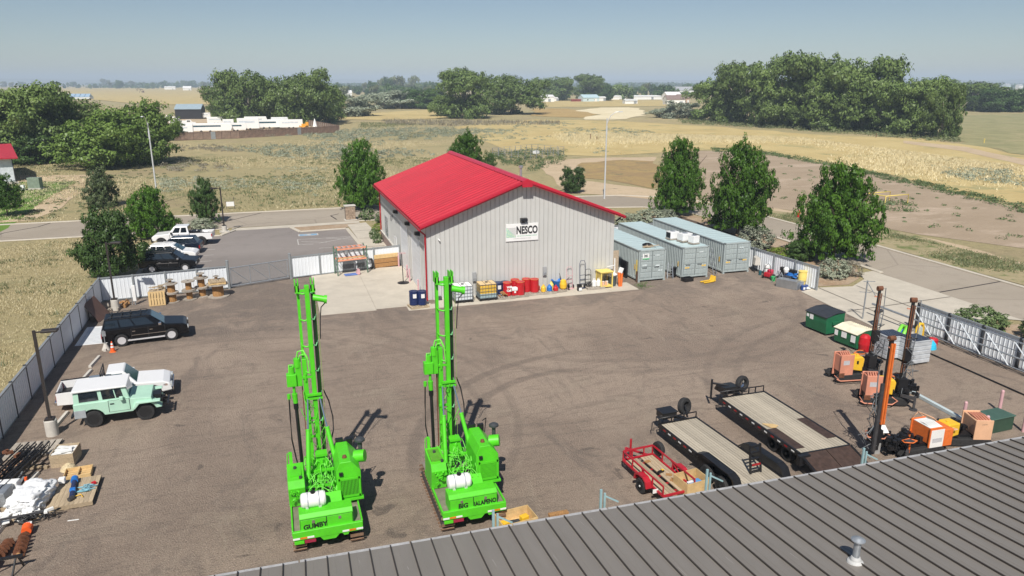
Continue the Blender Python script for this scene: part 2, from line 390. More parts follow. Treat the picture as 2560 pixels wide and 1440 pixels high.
# concrete apron in sawn slabs; joints are real gaps
apron = thing('concrete_apron', 'pale concrete apron slab left of the steel building', 'apron'); apron['kind'] = 'structure'
del apron['category']; del apron['label']
for i, (x0, x1) in enumerate(((2.4, 6.5), (6.52, 10.7))):
    for j, (y0, y1) in enumerate(((53.2 + (.3 if i else 0), 57.5), (57.52, 62), (62.02, 66.3))):
        B(x0, x1, y0, y1, -.1, .03 + .002 * ((i + j) % 2)).build('slab', CONC, apron)
for k in range(8):
    x0 = 8.8 + k * 2.4
    B(x0, min(x0 + 2.385, 28.0), 52.35, 53.48 if x0 < 10 else 54.6, -.1, .034 + .002 * (k % 2)).build('slab', CONC, apron)
walk = tag(poly_obj('concrete_walk', [(8.4, 66.8), (10.7, 66.9), (10.7, 80), (10.2, 89.6), (7.9, 88.8), (8.2, 78)], .02, CONC, thick=.05))
for y in (71, 75.5, 80, 84.5): B(8.3, 10.4, y, y + .05, .071, .075).build('walk_joint', M('joint_dark', (.2, .17, .14)), walk)
drive = poly_obj('concrete_driveway', [(40.3, 47.6), (42.2, 48.2), (45.5, 47.6), (48.2, 49.2), (49.2, 51), (51.1, 51.3), (50.5, 36.3), (49, 37.3), (44, 37.0), (41.2, 35.6), (38.9, 37.0)], .03, CONC)
for a, b in (((41.5, 37), (42.4, 48)), ((45, 37), (45.9, 47.6)), ((40, 42), (50.6, 42.6))):
    MB().bar((*a, .034), (*b, .034), .06, .004).build('joint', M('joint_dark', (.2, .17, .14)), drive)
poly_obj('stone_bed', [(42.3, 48.6), (45.6, 48.2), (48, 49.6), (50.9, 53), (51.7, 60), (52.2, 74), (51, 83), (41.3, 83), (41.4, 57)], .01, MG['stones'])
poly_obj('mulch_strip', [(42.6, 56), (48.6, 57), (49, 82), (41.6, 82)], .018, mat_simple('dark_mulch', (.1, .07, .05), (.16, .11, .08), .6, 5), jitter=.3, seed=3, step=2)
poly_obj('south_bed', [(41.6, 36), (44, 36.6), (49.6, 35.8), (49.2, 20), (41.4, 20)], .006, MG['stones'])
poly_obj('verge', [(28.2, 69.7), (41.2, 69.7), (41.2, 90.5), (11, 90.6), (11, 80.2), (28.2, 80.2)], .002, MG['sparse'])
# painted parking marks
LINE = M('worn_line_paint', (.5, .48, .45), .8, var=.25, scale=5)
marks = MB()
for y in (68.6, 71.3, 74.0, 76.7, 79.4, 82.0): marks.box(-11.9, -6.4, y, y + .1, .0085, .0095)
for y in (73.6, 76.6): marks.box(3.8, 7.8, y, y + .1, .0085, .0095)
for a, b in (((4.0, 79.2), (7.6, 81.4)), ((4.9, 81.6), (7.6, 80.2)), ((2.2, 80.6), (4.8, 79.4)), ((1.8, 81.8), (7.5, 81.7)), ((1.8, 79.2), (3.4, 78.9))): marks.bar((*a, .012), (*b, .012), .1, .003)
marks.box(1.8, 1.9, 79, 81.8, .0085, .0098)
pm = marks.build('parking_lines', LINE); pm['kind'] = 'structure'
ac = thing('accessible_bay_mark', 'small blue and white painted bay marking beside stone planter', 'road marking', (3.1, 84.2, 0))
B(-1.1, 1.1, -.55, .55, .009, .011).build('white_border', LINE, ac); B(-.95, .95, -.42, .42, .012, .0135).build('blue_field', M('blue_paint', (.2, .35, .5), .8), ac)
m = MB(); m.tube([(-.15, 0, .016), (0, .2, .016), (.25, .15, .016), (.3, -.15, .016), (.05, -.25, .016), (-.15, -.1, .016)], .035, 4); m.bar((-.4, .25, .016), (.1, .1, .016), .06, .004); m.bar((-.4, -.2, .016), (-.4, .3, .016), .06, .004); m.build('wheelchair_symbol', LINE, ac)

# ground beyond
def zone(name, pts, z, key, j, s, step=8): return poly_obj(name, pts, z, MG[key], jitter=j, seed=s, step=step)
zone('lawn', [(-43.15, 148.82), (-32.77, 144.89), (-32.41, 131.94), (-32.14, 119.26), (-30.85, 106.39), (-30.49, 96.78), (-60, 101.9), (-60, 165)], .006, 'lawn', .25, 1, 2)
zone('gravel_path', [(-45.16, 156.66), (-32.40, 154.45), (-29.10, 135.71), (-28.25, 113.64), (-29.46, 103.60), (-38, 101.9), (-30.76, 106.07), (-32.03, 119.22), (-32.29, 131.90), (-32.78, 144.33), (-42.51, 146.92)], .012, 'sand', .5, 2, 3)
zone('bare_plot', [(94.65, 168.26), (105.51, 162.35), (112.88, 149.84), (110.92, 129.55), (105.98, 107.75), (101.08, 90.15), (97.60, 78.42), (93.84, 66.05), (75.20, 49.86), (73.75, 54.56), (69.10, 63.34), (66.79, 73.32), (65.60, 82.58), (59.51, 92.71), (56.80, 102.14), (68.20, 119.98)], .01, 'bare', 1.0, 4, 5)
zone('sandy_strip', [(54.16, 150.50), (69.25, 154.81), (84.50, 152.82), (80.09, 144.76), (64.98, 141.09), (56.54, 133.86), (51.24, 119.42), (56.54, 107.00), (59.51, 92.71), (65.60, 82.58), (66.79, 73.32), (67.81, 62.10), (67.54, 49.69), (75, 30), (72, 20), (63, 44), (66.08, 64.31), (64.33, 77.74), (57.89, 90.13), (52.83, 94.87), (43.93, 105.40), (46.55, 120.94)], .016, 'sand', .7, 5, 4)
zone('rusty_grass_patch', [(62.25, 145.30), (74.18, 148.49), (79.27, 143.25), (67.50, 120.21), (59.02, 106.19), (56.71, 113.16), (53.04, 121.80)], .022, 'rusty', 1.2, 6, 4)
zone('verge_strip', [(59.9, 30), (60.2, 60), (60, 80), (59.6, 88), (59.05, 87.90), (64.35, 80.95), (68.03, 66.91), (67.03, 55.34), (65.24, 44.90), (72, 28)], .02, 'sparse', .5, 7, 4)
zone('golden_field', [(69.81, 280.93), (121.30, 332.05), (150.57, 302.98), (165.29, 250.04), (172.19, 200.72), (192.25, 175.70), (163.72, 119.52), (101.29, 68.34), (100.26, 80.32), (103.03, 91.95), (107.86, 109.71), (113.20, 132.27), (114.83, 152.47), (108.75, 167.41), (87.88, 159.01), (72.16, 156.82), (60.40, 167.90), (56.48, 212.93)], .03, 'gold', 3, 8, 10)
zone('olive_meadow', [(232.61, 287.94), (394.67, 306.28), (390.39, 236.88), (169.65, 100.95), (172.15, 131.74), (196.47, 179.61), (183.48, 214.06)], .04, 'olive', 4, 9, 12)
zone('stubble_field', [(181.70, 432.44), (218.15, 476.65), (239.19, 469.84), (211.42, 395.64), (177.92, 340.28), (151.97, 314.03), (141.23, 321.51), (143.29, 333.38), (166.71, 369.07)], .1, 'stub', 3, 10, 12)
zone('cut_field', [(167.98, 475.63), (187.95, 460.94), (182.67, 411.45), (169.25, 373.67), (147.56, 340.84), (129.20, 365.75)], .08, 'brown', 3, 11, 12)
zone('wheat_field', [(-971.07, 3912.58), (-172.61, 3474.05), (-32.55, 628.04), (-79.98, 643.39), (-264.61, 1058.78)], .25, 'gold', 5, 12, 40)
zone('far_field', [(35.81, 406.15), (110.19, 486.10), (80.09, 353.83), (47.49, 340.09), (31.72, 361.03)], .12, 'gold', 3, 13, 20)
zone('far_field', [(373.56, 634.94), (280.76, 781.99), (178.99, 498.38), (256.95, 492.17), (311.78, 494.78)], .12, 'gold', 3, 14, 20)
zone('sandy_track', [(560.31, 436.20), (512.88, 451.55), (865.64, 752.31), (995.21, 777.31)], .2, 'gold', 3, 15, 20)
zone('dirt_track', [(177.92, 173.64), (176.30, 150.70), (158.66, 121.16), (140.97, 96.43), (132.36, 90.33), (149.29, 113.81), (164.00, 142.25), (170.79, 166.56)], .06, 'sand', .8, 16, 8)
ribs = MB()   # crack sealant lines on the street
for pts in ([(-30.6, 92.5), (-29.9, 96), (-27.2, 99), (-26.5, 101.3)], [(-19.6, 91.3), (-18.9, 92.6)], [(-8.5, 91), (-6, 96), (-2, 101)], [(7, 93), (6.5, 96), (7.6, 97.2)], [(51.6, 66), (59, 66.4)], [(51, 44), (58.9, 45)]):
    ribs.tube([(x, y, .004) for x, y in pts], .09, 4)
o = ribs.build('crack_sealant', M('tar', (.05, .042, .04), .7)); o.scale = (1, 1, .25); o.location = (0, 0, .006); o['kind'] = 'structure'

# ------------------------------------------------------------------ steel building with red roof
bld = thing('steel_building', 'pale grey steel workshop with ribbed walls and bright red gabled roof', 'building', (0, 0, 0))
WALLM = M('grey_wall_metal', (.57, .57, .55), .45, .1, var=.04, scale=.6)
SEAM = M('wall_seam', (.33, .33, .32), .6)
ROOFR = M('red_roof_metal', (.45, .009, .03), .55, var=.14, scale=1.2, stretch=(.3, 2, .3), dirt=.1, dirtcol=(.55, .1, .14))
X0, X1, YF, YB, EV, RG = 10.7, 26.65, 54.6, 79.4, 6.02, 9.0
XM = (X0 + X1) / 2
def rz_(x): return EV + (RG - EV) * (1 - abs(x - XM) / (XM - X0))
wall = MB().prism([(X0 + .06, 0), (X1 - .06, 0), (X1 - .06, EV - .05), (XM, RG - .08), (X0 + .06, EV - .05)], YF + .05, YB - .05).build('wall', SEAM, bld)
n = 43; st = (X1 - X0) / n
for i in range(n):                       # ribbed cladding, each sheet its own part
    a, b = X0 + i * st + .012, X0 + (i + 1) * st - .012
    mid = XM if a < XM < b else None
    top = [(b, rz_(b) - .04)] + ([(XM, RG - .04)] if mid else []) + [(a, rz_(a) - .04)]
    m = MB().prism([(a, .02), (b, .02)] + top, YF, YF + .06)
    m.box(a + .02, a + .055, YF - .028, YF + .01, .02, rz_(a) - .1)
    m.build('wall_panel', WALLM, bld)
m = MB(); y = YF + .03
doors = [(57.1, 60.9), (62.7, 66.5)]; pd = (69.2, 70.3)
while y < YB - .2:                        # left wall sheets
    y1 = min(y + .6, YB); z0 = .02
    for d0, d1 in doors:
        if y1 > d0 and y < d1: z0 = 4.25
    if y1 > pd[0] and y < pd[1]: z0 = 2.2
    m.box(X0, X0 + .07, y + .008, y1 - .008, z0, EV - .02); m.box(X0 - .03, X0 + .01, y + .02, y + .07, z0, EV - .1); y = y1
m.build('side_cladding', WALLM, bld)
m = MB(); y = YF + .03
while y < YB - .2: m.box(X1 - .07, X1, y + .008, y + .592, .02, EV - .02); y += .6
m.build('side_cladding', WALLM, bld)
DOORW = M('overhead_door_white', (.72, .74, .76), .45, var=.04)
for d0, d1 in doors:
    f = MB().box(X0 - .04, X0 + .07, d0 - .12, d0, 0, 4.3).box(X0 - .04, X0 + .07, d1, d1 + .12, 0, 4.3).box(X0 - .04, X0 + .07, d0, d1, 4.2, 4.32).build('door_frame', WALLM, bld)
    dr = B(X0 + .02, X0 + .05, d0, d1, .02, 4.2).build('overhead_door', DOORW, bld)
    for k in range(7): B(X0 - .005, X0 + .025, d0 + .01, d1 - .01, .05 + k * .595, .05 + k * .595 + .575).build('door_section', DOORW, dr)
d = B(X0 - .03, X0 + .05, pd[0], pd[1], .05, 2.15).build('entrance_door', WHITE, bld); MB().cyl((X0 - .08, pd[0] + .15, 1.05), (X0 - .03, pd[0] + .15, 1.05), .04).build('door_handle', DSTEEL, d)
wn = B(X0 - .03, X0 + .04, 74.3, 76.1, 1.0, 3.1).build('window', GLASSB, bld)
fr = MB()
for a in ((74.2, 74.3, .9, 3.2), (76.1, 76.2, .9, 3.2), (75.15, 75.25, 1, 3.1), (74.3, 76.1, 3.1, 3.2), (74.3, 76.1, .9, 1), (74.3, 76.1, 2.5, 2.56)): fr.box(X0 - .06, X0 + .03, *a)
fr.build('window_frame', M('window_frame_grey', (.33, .33, .34)), wn)
B(X0 - .12, X0 - .0, 71.2, YB, 0, .95).build('stone_wainscot', M('wainscot', (.3, .22, .19), .9, var=.4, scale=4), bld)
B(X0 - .14, X0 + .0, 71.15, YB, .95, 1.05).build('wainscot_cap', CONCP, bld)
for yy in (57.2, 61.8, 68.0):
    MB().prism([(X0 - .42, 4.78), (X0, 4.68), (X0, 5.02), (X0 - .38, 5.0)], yy - .22, yy + .22).build('wall_light', BLACK, bld)
for i, (a, zz) in enumerate(((70.9, 3.6), (71.9, 3.3))): B(X0 - .05, X0 + .02, a, a + .18, zz, zz + .5).build('wall_plate', DSTEEL, bld)
for xa, z_ in ((14.35, 1.25), (20.3, 1.25)):
    v = B(xa, xa + .3, YF - .16, YF - .035, z_, z_ + .75).build('meter_box', M('meter_grey', (.33, .34, .35)), bld); B(xa + .03, xa + .27, YF - .2, YF - .16, z_ + .05, z_ + .3).build('cover', STEEL, v)
B(12.0, 12.3, YF - .14, YF - .03, .1, 1.2).build('service_box', WHITE, bld); B(11.3, 11.75, YF - .4, YF - .05, .03, .3).build('step_block', DSTEEL, bld)
MB().cyl((11.65, YF - .12, 4.9), (11.75, YF - .2, 4.75), .05).build('small_spotlight', WHITE, bld)
# roof
OH, OF = .55, .62; th = .1
sl_ = (RG - EV) / (XM - X0); ex0 = X0 - OH; ez = EV - OH * sl_
for sgn in (-1, 1):
    m = MB(); y = YF - OF; xe = XM + sgn * (XM - ex0); L = YB + OF * .5 - y; k = int(L / .8); p = L / k
    prof = []
    for i in range(k):
        q = y + i * p; prof += [(q, 0), (q + p * .4, 0), (q + p * .44, .02), (q + p * .48, 0), (q + p * .8, 0), (q + p * .84, .1), (q + p * .93, .1), (q + p * .97, 0)]
    prof.append((y + L, 0))
    vt = []; N = len(prof)
    for (q, hz) in prof: vt += [(XM, q, RG + .14 + hz), (xe, q, ez + .14 + hz)]
    m.add(vt, [(2 * i, 2 * i + 1, 2 * i + 3, 2 * i + 2) for i in range(N - 1)])
    m.add([(XM, y, RG + .135), (xe, y, ez + .135), (xe, y + L, ez + .135), (XM, y + L, RG + .135), (XM, y, RG + .0), (xe, y, ez + .0), (xe, y + L, ez), (XM, y + L, RG)], [(4, 5, 6, 7), (0, 4, 7, 3), (1, 2, 6, 5), (2, 3, 7, 6), (0, 1, 5, 4)])
    m.build('roof_slope', ROOFR, bld, fix=False)
    # rake trim in two steps along front edge and back edge
    for yy, s_ in ((YF - OF, -1), (YB + OF * .5, 1)):
        m = MB()
        for o1, o2, zz, hh in ((0, .09, -.06, .26), (.09, .17, .06, .13)):
            a, b = sorted((yy + s_ * o1, yy + s_ * o2)); 
            P = [(XM, RG + zz), (XM, RG + zz + hh), (xe, ez + zz + hh), (xe, ez + zz)]
            m.prism(P, a, b)
        m.build('rake_trim', ROOFR, bld)
    a, b = sorted((xe, xe + sgn * .16))
    m = MB().prism([(xe, ez - .08), (xe + sgn * .14, ez - .08), (xe + sgn * .18, ez + .1), (xe + sgn * .15, ez + .1), (xe + sgn * .12, ez - .05), (xe, ez - .05)], YF - OF, YB + OF * .5); m.build('gutter', ROOFR, bld)
RC = M('ridge_red', (.5, .03, .06), .4)
MB().prism([(XM - .34, RG + .12), (XM - .12, RG + .3), (XM + .12, RG + .3), (XM + .34, RG + .12)], YF - OF - .1, YB + OF * .5 + .05).build('ridge_cap', RC, bld)
MB().prism([(XM - .42, RG - .32), (XM + .42, RG - .32), (XM + .42, RG + .12), (XM, RG + .27), (XM - .42, RG + .12)], YF - OF - .2, YF - OF - .1).build('peak_box', ROOFR, bld)
for yy in (YF - .08, YB - .1):
    m = MB(); m.bar((ex0 - .05, yy - .0, ez - .1), (X0 - .08, yy, EV - .75), .11); m.bar((X0 - .08, yy, EV - .7), (X0 - .08, yy, .15), .12, .1); m.bar((X0 - .08, yy, .2), (X0 - .08, yy - .25, .08), .1); m.build('downspout', M('dark_red', (.4, .01, .02), .4), bld)
MB().bar((ex0 + 17., YF - .1, ez - .1), (X1 + .08, YF - .1, EV - .6), .1).build('downspout', BLACK, bld)
v = MB().cyl((22.3, 66.2, 7.3), (22.3, 66.2, 8.7), .11).cyl((22.3, 66.2, 8.75), (22.3, 66.2, 8.95), .2).build('roof_vent', STEEL, bld)
# sign
sg = thing('company_sign', 'white wall sign lettered NESCO with green and grey dotted square', 'sign', (18.5, YF - .04, 5.0))
B(-1.36, 1.36, -.05, .0, -.7, .7).build('board', WHITE, sg, bevel=.01, seg=1)
dk = M('sign_charcoal', (.03, .03, .032), .5)
text('NESCO', .84, dk, sg, (.4, -.053, .14), (R(90), 0, 0), bold=.034, squeeze=.66)
text('NEW GROUND ATMOSPHERIC COMPANY', .1, M('sign_green', (.05, .4, .18)), sg, (.4, -.053, -.3), (R(90), 0, 0), squeeze=.9)
text('ENVIRONMENTAL & GEOTECHNICAL DRILLING', .07, M('sign_grey', (.3, .3, .3)), sg, (.0, -.053, -.5), (R(90), 0, 0))
DG_ = 0; DG = [M('dot_green', (.03, .4, .2)), M('dot_lime', (.35, .6, .08)), M('dot_grey', (.35, .35, .35))]
for key in range(3):
    m = MB()
    for i in range(10):
        for j in range(10):
            c = 2 if i > 9 - j else (1 if (i + j * 2) % 7 == 3 else 0)
            if c == key: x = -1.32 + i * .08; z = -.38 + j * .08; m.box(x, x + .052, -.054, -.05, z, z + .052)
    m.build('dot_pattern', DG[key], sg)['kind'] = 'stuff'
l = thing('sign_lamp', 'black box lamp on the gable above the white sign', 'wall light', (18.6, YF - .05, 5.95))
MB().prism([(-.3, -.02), (0, -.12), (0, .2), (-.27, .16)], -.28, .28, 'x').build('housing', BLACK, l); B(-.1, .1, -.03, 0, -.2, -.1).build('bracket', BLACK, l)

# ------------------------------------------------------------------ brown roofed building below the camera
br = thing('brown_roof_building', 'building below with weathered brown standing seam metal roof', 'building', (11, 17.0, 0), R(-1.5))
BROOF = M('brown_roof_metal', (.25, .226, .2), .45, .2, var=.06, scale=.8, stretch=(3, .5, 1), dirt=.1, dirtcol=(.34, .32, .3))
BSEAM = M('brown_seam', (.045, .036, .03), .5)
ta = math.tan(R(5.9))
B(-20, 24, -17.2, -.6, 0, 4.3).build('wall', WALLM, br)
for i in range(82):
    x = -19.9 + i * .552
    m = MB(); m.add([(x + .014, .0, 4.5), (x + .538, .0, 4.5), (x + .538, -18, 4.5 + 18 * ta), (x + .014, -18, 4.5 + 18 * ta)], [(0, 1, 2, 3)])
    m.add([(x + .18, -.1, 4.512), (x + .2, -.1, 4.516), (x + .2, -18, 4.516 + 18 * ta), (x + .18, -18, 4.512 + 18 * ta)], [(0, 1, 2, 3)])
    m.build('roof_panel', BROOF, br)
m = MB()
for i in range(83):
    x = -19.9 + i * .552; m.add([(x - .014, .02, 4.49), (x + .014, .02, 4.49), (x + .014, .02, 4.545), (x - .014, .02, 4.545), (x - .014, -18, 4.49 + 18 * ta), (x + .014, -18, 4.49 + 18 * ta), (x + .014, -18, 4.545 + 18 * ta), (x - .014, -18, 4.545 + 18 * ta)], [(0, 1, 2, 3), (3, 2, 6, 7), (0, 3, 7, 4), (1, 5, 6, 2)])
m.build('roof_seams', BSEAM, br)
ed = MB()
for i in range(16): ed.box(-19.9 + i * 2.9, -19.9 + i * 2.9 + 2.86, -.06 + .012 * (i % 2), .1 + .012 * (i % 2), 4.36, 4.496)
ed.build('eave_trim', M('eave_trim', (.55, .54, .53), .4, .3, dirt=.6, dirtcol=(.25, .23, .22)), br)
rs = random.Random(8); m = MB()
for i in range(90):
    x = rs.uniform(-12, 24); yy = -rs.uniform(.2, 11); l_ = rs.uniform(.12, .5); m.add([(x, yy, 4.506 - yy * ta), (x + .012, yy, 4.506 - yy * ta), (x + .03, yy - l_, 4.506 - (yy - l_) * ta), (x + .02, yy - l_, 4.506 - (yy - l_) * ta)], [(0, 1, 2, 3)])
m.build('scuff_marks', M('pale_scuff', (.36, .34, .32), .5), br)['kind'] = 'stuff'
m = MB().box(-19.9, 24.6, -17.9, -.06, 4.3, 4.4); m.build('soffit', BSEAM, br)
vt = thing('roof_vent_pipe', 'galvanised vent pipe with rain cap on brown metal roof', 'vent pipe', (13.0, 12.35, 4.97)); vt.scale = (.85, .85, .85)
MB().lathe([(.24, 0), (.22, .05), (.16, .09), (.15, .14), (.12, .2)], 20).build('flashing', M('white_sealant', (.5, .5, .49), .6, dirt=.4), vt)
MB().cyl((0, 0, .1), (0, 0, .72), .1, n=20).build('pipe', STEEL, vt)
MB().lathe([(.13, .7), (.2, .74), (.2, .77), (.08, .84), (0.001, .86)], 20).build('rain_cap', STEEL, vt)
m = MB()
for t in range(3): a = t * 2.1; m.bar((.1 * math.cos(a), .1 * math.sin(a), .66), (.17 * math.cos(a), .17 * math.sin(a), .76), .015)
m.build('cap_strap', STEEL, vt)

# ------------------------------------------------------------------ fences
def panel_mesh(L, h, rib=.29, bot=.12):
    m = MB(); x = 0; k = max(2, int(round(L / rib))); p = L / k; pr = []
    for i in range(k):
        a = i * p; pr += [(a, .0), (a + p * .74, 0), (a + p * .81, -.03), (a + p * .93, -.03)]
    pr.append((L, 0))
    for s_ in (0, .012):
        vt_ = []
        for q, d in pr: vt_ += [(q, d + s_, bot), (q, d + s_, h - .06)]
        m.add(vt_, [(2 * i, 2 * i + 2, 2 * i + 3, 2 * i + 1) for i in range(len(pr) - 1)])
    return m.mesh('panel', PANELW)
def fence(label, a, b, h=1.95, bay=2.4, postm=None, group='white metal fences round the yard', rail=True, posth=None, name='metal_fence'):
    a = Vector(a); b = Vector(b); d = b - a; L = d.length; k = max(1, int(round(L / bay))); p = L / k; postm = postm or FGREY
    f = thing(name, label, 'fence', (a.x, a.y, 0), math.atan2(d.y, d.x), group)
    me = panel_mesh(p - .1, h)
    pm_ = B(-.06, .06, -.09, .05, 0, posth or h + .04).mesh('post', postm); rm = B(0, p, -.06, .07, h - .08, h).mesh('top_rail', FGREY); bm_ = B(.06, p - .06, -.04, .04, .06, .14).mesh('bottom_rail', FGREY)
    for i in range(k + 1): link('post', pm_, f, (i * p, 0, 0))
    for i in range(k):
        link('panel', me, f, (i * p + .05, .02, 0)); link('top_rail', rm, f, (i * p, .0, .0)); link('bottom_rail', bm_, f, (i * p, .0, .0))
    return f
fl = fence('long white metal fence with dark posts along the left side of the yard', (-13.6, 62.0), (-13.45, 26), 1.95, 2.4, FDARK)
fence('white metal fence behind the cable reels, left of the pipe gate', (-13.6, 62.0), (-4.35, 63.05), 1.95, 2.55)
fence('white metal fence between pipe gate and steel building', (.75, 64.85), (10.55, 66.75), 1.95, 2.45)
fence('white metal fence beside the right shipping container ending at driveway', (41.0, 57.8), (41.75, 47.5), 2.0, 2.6)
fence('white metal fence closing the yard behind the containers', (27.0, 69.2), (41.0, 69.2), 2.0, 2.6)
fence('white metal fence running behind right container beside the shaded mulch', (41.0, 69.2), (41.0, 57.8), 2.0, 2.6)
for i, (x, y, hh) in enumerate(((-4.3, 63.05, 2.35), (.68, 64.8, 2.2))):
    t = thing('gate_post', ('round grey gate post left of the pipe gate' if i == 0 else 'round grey gate post right of the pipe gate'), 'post', (x, y, 0), 0, 'gate posts of the rear gate')
    MB().cyl((0, 0, 0), (0, 0, hh), .11).build('shaft', FGREY, t); MB().lathe([(.13, 0), (.12, .06), (0.001, .1)], 12, (0, 0, hh)).build('cap', FGREY, t)
g = thing('pipe_gate', 'grey pipe frame sliding gate with diagonal braces between white fences', 'gate', (-4.15, 63.0, 0), math.atan2(1.75, 4.7))
GL = 4.95; m = MB()
m.tube([(0, 0, .2), (GL, 0, .2)], .045).tube([(0, 0, 1.75), (GL, 0, 1.75)], .045)
m.build('frame', STEEL, g)
for x in (0.05, 1.65, 3.3, GL - .05): MB().tube([(x, 0, .2), (x, 0, 1.75)], .035).build('upright', STEEL, g)
for x in (0.05, 1.65, 3.3): MB().tube([(x, 0, 1.72), (x + 1.6, 0, .25)], .025).build('brace', STEEL, g)
m = MB()
for k in range(70): m.bar((k * .07, .0, .25), (k * .07 + .0, .0, 1.7), .006)
for k in range(20): m.bar((0, .0, .25 + k * .075), (GL, .0, .25 + k * .075), .006)
m.build('wire_mesh', STEEL, g)
# sliding cantilever gate on the right, folded back along the fence
SGX0, SGY0, SGX1, SGY1 = 40.9, 37.1, 40.6, 22.0
d = Vector((SGX1 - SGX0, SGY1 - SGY0)); L = d.length
f = thing('metal_fence', 'white metal fence right of driveway hidden behind sliding gate frame', 'fence', (SGX0 + .45, SGY0, 0), math.atan2(d.y, d.x), 'white metal fences round the yard')
k = 6; p = L / k; me = panel_mesh(p - .25, 1.95)
for i in range(k + 1): B(-.07, .07, -.07, .07, 0, 2.0).build('post', FDARK, f, (i * p, 0, 0))
for i in range(k): link('panel', me, f, (i * p + .12, 0.02, 0)); B(0, p, -.06, .06, 1.9, 1.98).build('top_rail', FGREY, f, (i * p, 0, 0))
g = thing('sliding_gate', 'galvanised cantilever sliding gate frame with diagonal flat braces on right', 'gate', (SGX0 - .15, SGY0 - .1, 0), math.atan2(d.y, d.x))
m = MB()
for z, r in ((1.9, .05), (1.35, .03), (.95, .06), (.3, .04)): MB().tube([(-.1, 0, z), (L, 0, z)], r).build('rail', STEEL, g)
MB().tube([(-3.6, 0, .95), (0, 0, .95)], .08).build('counterbalance_arm', STEEL, g)
for i in range(9):
    x = i * L / 8; MB().tube([(x, 0, .3), (x, 0, 1.9)], .035).build('upright', STEEL, g)
    if i < 8: MB().bar((x, -.05, 1.85), (x + L / 8 - .15, -.05, .35), .09, .02).build('brace', M('galv_bright', (.62, .66, .7), .4, .2), g)
mp = thing('gate_mast', 'thin galvanised post with cross arms at the end of the sliding gate', 'post', (39.7, 40.2, 0))
MB().cyl((0, 0, 0), (0, 0, 2.9), .05, n=8).build('shaft', STEEL, mp); MB().bar((-.35, 0, 2.85), (.5, -.2, 2.85), .04).bar((-.4, .2, 2.05), (.4, -.1, 2.0), .035).build('cross_arm', STEEL, mp); MB().bar((0, 0, 2.8), (.3, -.6, 1.9), .04).build('brace', STEEL, mp)
mp = thing('gate_roller_post', 'stout galvanised roller post holding the sliding gate arm', 'post', (39.3, 38.6, 0))
MB().cyl((0, 0, 0), (0, 0, 1.25), .1, n=10).cyl((.35, .1, 0), (.35, .1, 1.2), .08, n=10).build('shaft', STEEL, mp); MB().cyl((-.1, 0, 1.1), (.5, .1, 1.1), .14, n=12).build('roller', DSTEEL, mp)
rp = MB().bar((32.5, 29.3, .1), (32.1, 25.0, .1), .2, .16).build('steel_beam', M('painted_track', (.5, .58, .6), .5, var=.1)); tag(rp, 'long pale blue steel beam lying on gravel right of the drills', 'beam')
cb = MB(); pts = [(38.46, 33.1), (38.3, 30), (38.1, 27), (37.9, 23)]
cb.tube([(x, y, .05) for x, y in pts], .05, 6); tag(cb.build('gate_guide_rail', BLACK), 'thin black guide rail lying across gravel from pallet boxes to the gate', 'pipe')  # guide rail of the sliding gate, drawn as a smooth black tube

